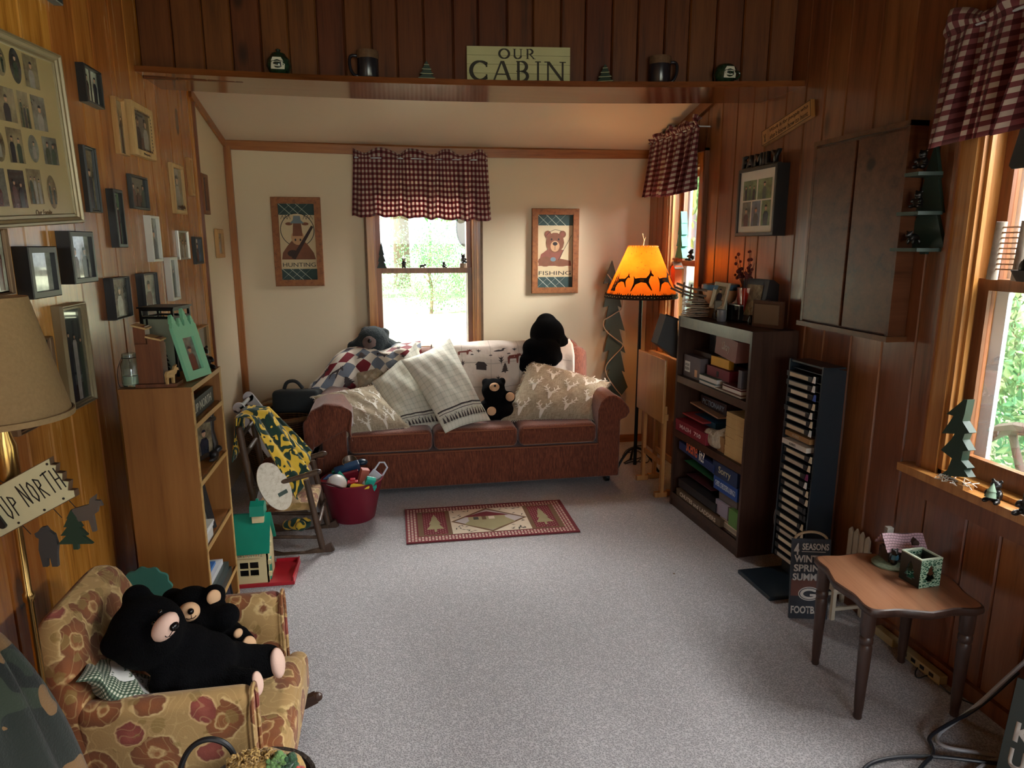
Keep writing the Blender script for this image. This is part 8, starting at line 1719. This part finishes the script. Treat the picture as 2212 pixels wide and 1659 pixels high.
for k in range(4): b = MB(); b.prism([(-.014, 0), (.014, 0), (.014, .2), (0, .225 - .006 * abs(k - 1.5)), (-.014, .2)], .008, T(dx - .004, (k - 1.5) * .036, hz + .008) @ RZ(90) @ RX(90)); b.build('back_slat', IVO, r)
b = MB(); [b.box((dx + .008, 0, hz + z_), (.006, .14, .014)) for z_ in (.06, .15)]; b.build('back_rails', IVO, r)
TOPW = wood('table_walnut_top', srgb(156, 108, 78), srgb(176, 128, 96), srgb(110, 68, 46), .26, 1, 1.0, False, .3, island=False); TLEG = wood('table_dark_leg', srgb(62, 42, 34), srgb(80, 56, 46), srgb(40, 26, 20), .3, 2, 1, island=False)
ZTB = .43
r = thing('side_table', 'small scalloped-edge walnut side table on four turned legs by the right window', 'table', M=T(1.722, 1.972, 0) @ RZ(-8))
hx_, hy_ = .208, .212
cxy = []
for k in range(160):
    a = 2 * math.pi * k / 160; q_ = lambda t: math.copysign(abs(t) ** .36, t); x, y = q_(math.cos(a)), q_(math.sin(a)); s_ = 1 + .05 * math.cos(2 * math.pi * min(abs(x), abs(y))); cxy.append((x * hx_ * s_, y * hy_ * s_))
b = MB(); b.prism([(x * .965, y * .965) for x, y in cxy], .004, T(0, 0, ZTB - .003)); b.build('table_top', TOPW, r)
b = MB(); n = len(cxy); prf = [(.93, -.026), (.97, -.028), (1.0, -.020), (1.008, -.01), (.995, -.001), (.964, .0012)]
vs = [(x * s_, y * s_, ZTB + z_) for s_, z_ in prf for x, y in cxy]; fs = [(j * n + k, j * n + (k + 1) % n, (j + 1) * n + (k + 1) % n, (j + 1) * n + k) for j in range(len(prf) - 1) for k in range(n)] + [tuple(reversed(range(n)))]; b.add(vs, fs); b.build('scalloped_edge', TLEG, r, smooth=True)
for sx in (-1, 1):
    for sy in (-1, 1):
        b = MB(); b.lathe([(0, 0), (.012, 0), (.0145, .006), (.013, .02), (.016, .05), (.0215, .26), (.021, .275), (.0185, .282), (.022, .289), (.022, .305), (.0185, .312), (.0225, .32), (.024, .404), (0, .404)], 20, T(sx * .17, sy * .155, 0)); b.build('leg', TLEG, r, smooth=True)
GCER = flat('green_ceramic', srgb(36, 84, 62), .2, var=.15, vs=40); GEDGE = flat('glazed_pale_edge', srgb(196, 212, 190), .25)
def craquel():
    g = NG('cracked_green_glaze'); o = g.obj(); d = g.n('TexVoronoi', 0, feature='DISTANCE_TO_EDGE', Vector=g.scale(o, (1, 1, 2.4)), Scale=70.0); c = g.ramp(d, [(.0, srgb(170, 196, 170)), (.09, srgb(150, 180, 154)), (.16, srgb(34, 78, 60)), (1, srgb(26, 60, 48))]); return g.done(c, .22)
CRQ = craquel()
r = thing('candle_holder', 'square green glazed candle holder with a cut-out fir on the side table', 'candle holder', M=T(1.800, 1.945, ZTB + .002) @ RZ(4)); s_, h_ = .088, .105
def fir_hole_wall(b, M):
    fir = [(-.024, .026), (-.012, .026), (-.012, .018), (.012, .018), (.012, .026), (.024, .026), (.013, .044), (.02, .044), (.009, .062), (.014, .062), (0, .085), (-.014, .062), (-.009, .062), (-.02, .044), (-.013, .044)]
    from mathutils.geometry import tessellate_polygon
    out = [(-s_ / 2, 0), (s_ / 2, 0), (s_ / 2, h_), (-s_ / 2, h_)]; tri = tessellate_polygon([[Vector((x, y, 0)) for x, y in out], [Vector((x, y, 0)) for x, y in fir[::-1]]]); al = out + fir[::-1]; n = len(al)
    b.add([(x, 0, y) for x, y in al] + [(x, .006, y) for x, y in al], [tuple(t) for t in tri] + [tuple(i + n for i in reversed(t)) for t in tri] + [(4 + k, 4 + (k + 1) % len(fir), n + 4 + (k + 1) % len(fir), n + 4 + k) for k in range(len(fir))], M)
for k in range(4): b = MB(); fir_hole_wall(b, RZ(90 * k) @ T(0, -s_ / 2, 0)); b.build('wall', CRQ if k in (0, 2) else flat('dark_log_glaze', srgb(34, 42, 38), .3, var=.5, vs=30, bump=.5, bs=30), r)
b = MB(); b.box((0, 0, .003), (s_ - .012, s_ - .012, .006)); b.build('floor_plate', GCER, r); b = MB(); ring(b, s_ + .001, s_ + .001, [(0, h_ - .003), (0, h_ + .001), (.008, h_ + .001), (.008, h_ - .004)]); b.build('pale_rim', GEDGE, r)
b = MB(); b.box((0, 0, .05), (s_ - .0135, s_ - .0135, .088)); bm_ = b
r = thing('log_cabin_figure', 'resin log cabin with pink shingles and a bear in blue on the side table', 'figurine', M=T(1.822, 2.075, ZTB + .002) @ RZ(-10)); GRS = flat('painted_grass', srgb(120, 134, 110), .7, var=.6, vs=90); LOGM = flat('painted_logs', srgb(66, 48, 38), .6, var=.3, vs=30)
b = MB(); b.lathe([(0, 0), (.088, 0), (.09, .006), (.08, .014), (0, .016)], 30, SC(1.05, .75, 1)); b.build('grassy_base', GRS, r, smooth=True)
b = MB(); [b.cyl((-.05, -.012 , .02 + .011 * k), (.075, -.012, .02 + .011 * k), .0065, n=8) for k in range(4)]; [b.cyl((-.05, .04, .02 + .011 * k), (.075, .04, .02 + .011 * k), .0065, n=8) for k in range(4)]; b.box((.012, .014, .04), (.12, .05, .05)); b.build('log_walls', LOGM, r)
def shing():
    g = NG('pink_shingles'); u = g.uv(); row = g.math('FRACT', g.math('MULTIPLY', g.sep(u, 1), 7.0)); ro = g.math('FLOOR', g.math('MULTIPLY', g.sep(u, 1), 7.0)); col = g.math('FRACT', g.math('ADD', g.math('MULTIPLY', g.sep(u, 0), 14.0), g.math('MULTIPLY', ro, .5)))
    e = g.math('MAXIMUM', g.math('LESS_THAN', row, .16), g.math('LESS_THAN', col, .09)); return g.done(g.mix(e, srgb(206, 172, 184), srgb(80, 60, 66)), .6)
SHG = shing()
b = MB(); b.grid(lambda u, v: (-.062 + .15 * u, -.03 + .048 * v + .0, .058 + .055 * v + .003 * math.sin(9 * u)), 10, 6); b.grid(lambda u, v: (.088 - .15 * u, .062 - .044 * v, .064 + .05 * v), 10, 6); b.build('shingle_roof', SHG, r, solid=.004)
b = MB(); b.box((-.03, .03, .11), (.024, .022, .05), bev=.002); b.build('chimney', flat('stone_chimney', srgb(150, 146, 138), .8, var=.5, vs=120), r)
b = MB(); b.prism([(-.012, 0), (.012, 0), (.012, .012), (0, .024), (-.012, .012)], .022, T(.048, .006, .082) @ RX(90)); b.build('dormer', LOGM, r); b = MB(); b.box((.03, -.02, .036), (.022, .004, .03)); b.build('door', flat('door_brown', srgb(110, 84, 66), .6), r)
blob([((-.035, -.03, .026), (.014, .013, .014)), ((-.035, -.03, .062), (.0125, .0125, .0125)), ((-.035, -.043, .059), (.006, .006, .005)), ((-.045, -.03, .074), (.004, .004, .005)), ((-.025, -.03, .074), (.004, .004, .005)), ((-.052, -.03, .045), (.006, .006, .016)), ((-.018, -.03, .042), (.006, .006, .016)), ((-.035, -.03, .045), (.012, .012, .014))], .0035, 3, 'bear', BEARB, r)
b = MB(); b.lathe([(.0145, .036), (.015, .044), (.013, .053), (.009, .056)], 14, T(-.035, -.03, 0)); b.build('blue_shirt', flat('blue_shirt', srgb(70, 140, 176), .5), r, smooth=True)
# ---------------------------------------------------------------- power strip, cables, sign at the lower right
BEI = flat('beige_plastic', srgb(176, 164, 124), .5)
r = thing('power_strip', 'beige power strip with outlets on the floor along the right wall', 'power strip', (1.955, 2.1, 0)); b = MB(); b.box((1.955, 2.24, .022), (.035, .11, .035), bev=.004); b.box((1.955, 2.04, .022), (.035, .2, .035), bev=.004); b.build('strip_body', BEI, W=r); b = MB(); [b.box((1.936, 1.98 + .045 * k, .024), (.002, .02, .014)) for k in range(4)]; b.build('outlets', INKM, W=r)
def cable(label, pts, rad, m, z=None, ex=''):
    r = thing('cable', label, 'cable', pts[0], group='cables at the lower right'); b = MB(); b.tube(pts, rad, 8, smooth=3); b.build('cable_run', m, W=r, smooth=True); return r
CBW, CBB = flat('grey_white_cable', srgb(168, 170, 174), .35), flat('dark_cable', srgb(30, 34, 42), .4)
fz = lambda x_, y_, z=.008: onZ(x_, y_, z)
wl_ = [onY(2240, 1405, 1.62), onY(2160, 1478, 1.68), onY(2110, 1525, 1.71), fz(2058, 1562, .02), fz(2025, 1585), fz(2022, 1602), fz(2045, 1616), fz(2110, 1625), fz(2170, 1636), fz(2230, 1645)]
cable('thick pale grey cable curving from the right edge onto the carpet', wl_, .0065, CBW)
cable('second pale grey cable looping at the bottom right corner', [fz(2090, 1680), fz(2115, 1655), fz(2150, 1640), fz(2190, 1636), fz(2240, 1640)], .0065, CBW)
cable('dark cable arching along the bottom edge toward the right corner', [fz(1858, 1672), fz(1875, 1650), fz(1915, 1638), fz(1970, 1633), fz(2030, 1634), fz(2120, 1645, .016), fz(2230, 1658, .02)], .006, CBB)
cable('dark cable with a metal plug coming down beside the pale cable', [onY(2200, 1452, 1.66), onY(2110, 1533, 1.71), fz(2050, 1563, .035), fz(2003, 1592, .022), fz(2012, 1608), fz(2018, 1630), fz(1995, 1650), fz(1980, 1672)], .006, CBB)
cable('thin black wire squiggling under the side table along the wall', [fz(2000, 1420), fz(1975, 1450), fz(1980, 1468), fz(2010, 1455), fz(2030, 1480), fz(2060, 1505), fz(2140, 1535), fz(2190, 1560)], .0025, CBB)
cable('thin grey wire looping from the dark bookcase side to the floor', [Vector((1.975, 3.02, .36)), Vector((1.94, 3.02, .33)), Vector((1.90, 3.03, .26)), Vector((1.90, 3.02, .17)), Vector((1.93, 3.0, .11)), Vector((1.97, 2.99, .1))], .0018, CBW)
Mk = Matrix.Translation(onZ(2150, 1690, .0)) @ RZ(-62) @ RX(76)
r = thing('standing_sign', 'dark green sign with worn white capital letters at the lower right corner', 'sign', M=Mk); b = MB(); b.box((.09, .16, 0), (.19, .34, .012), bev=.001); b.build('board', flat('dark_green_board', srgb(52, 62, 60), .65, var=.2), r)
for tx, x, y, h_ in (('B', .06, .255, .05), ('KE', .062, .175, .06), ('UC', .062, .095, .06)): fit_text(tx, .04 * len(tx) + .01, h_, OFFW, r, T(x, y, .0066) , .0004, bold=.03)
r = thing('black_cabinet', 'edge of a tall black cabinet cut off at the lower right corner', 'cabinet', (1.86, 1.32, 0)); b = MB(); b.box((1.93, 1.30, .3), (.13, .22, .6), bev=.004); b.build('cabinet_body', INKM, W=r); b = MB(); b.box((1.93, 1.30, .605), (.14, .23, .012)); b.build('cabinet_top', BLK2, W=r)
r = thing('carpet_crumb', 'tiny dark crumb on the open carpet', 'debris', onZ(1456, 1239, .002)); b = MB(); b.ball(onZ(1456, 1239, .003), (.006, .004, .003), u=8, v=6); b.build('crumb', BARK, W=r)
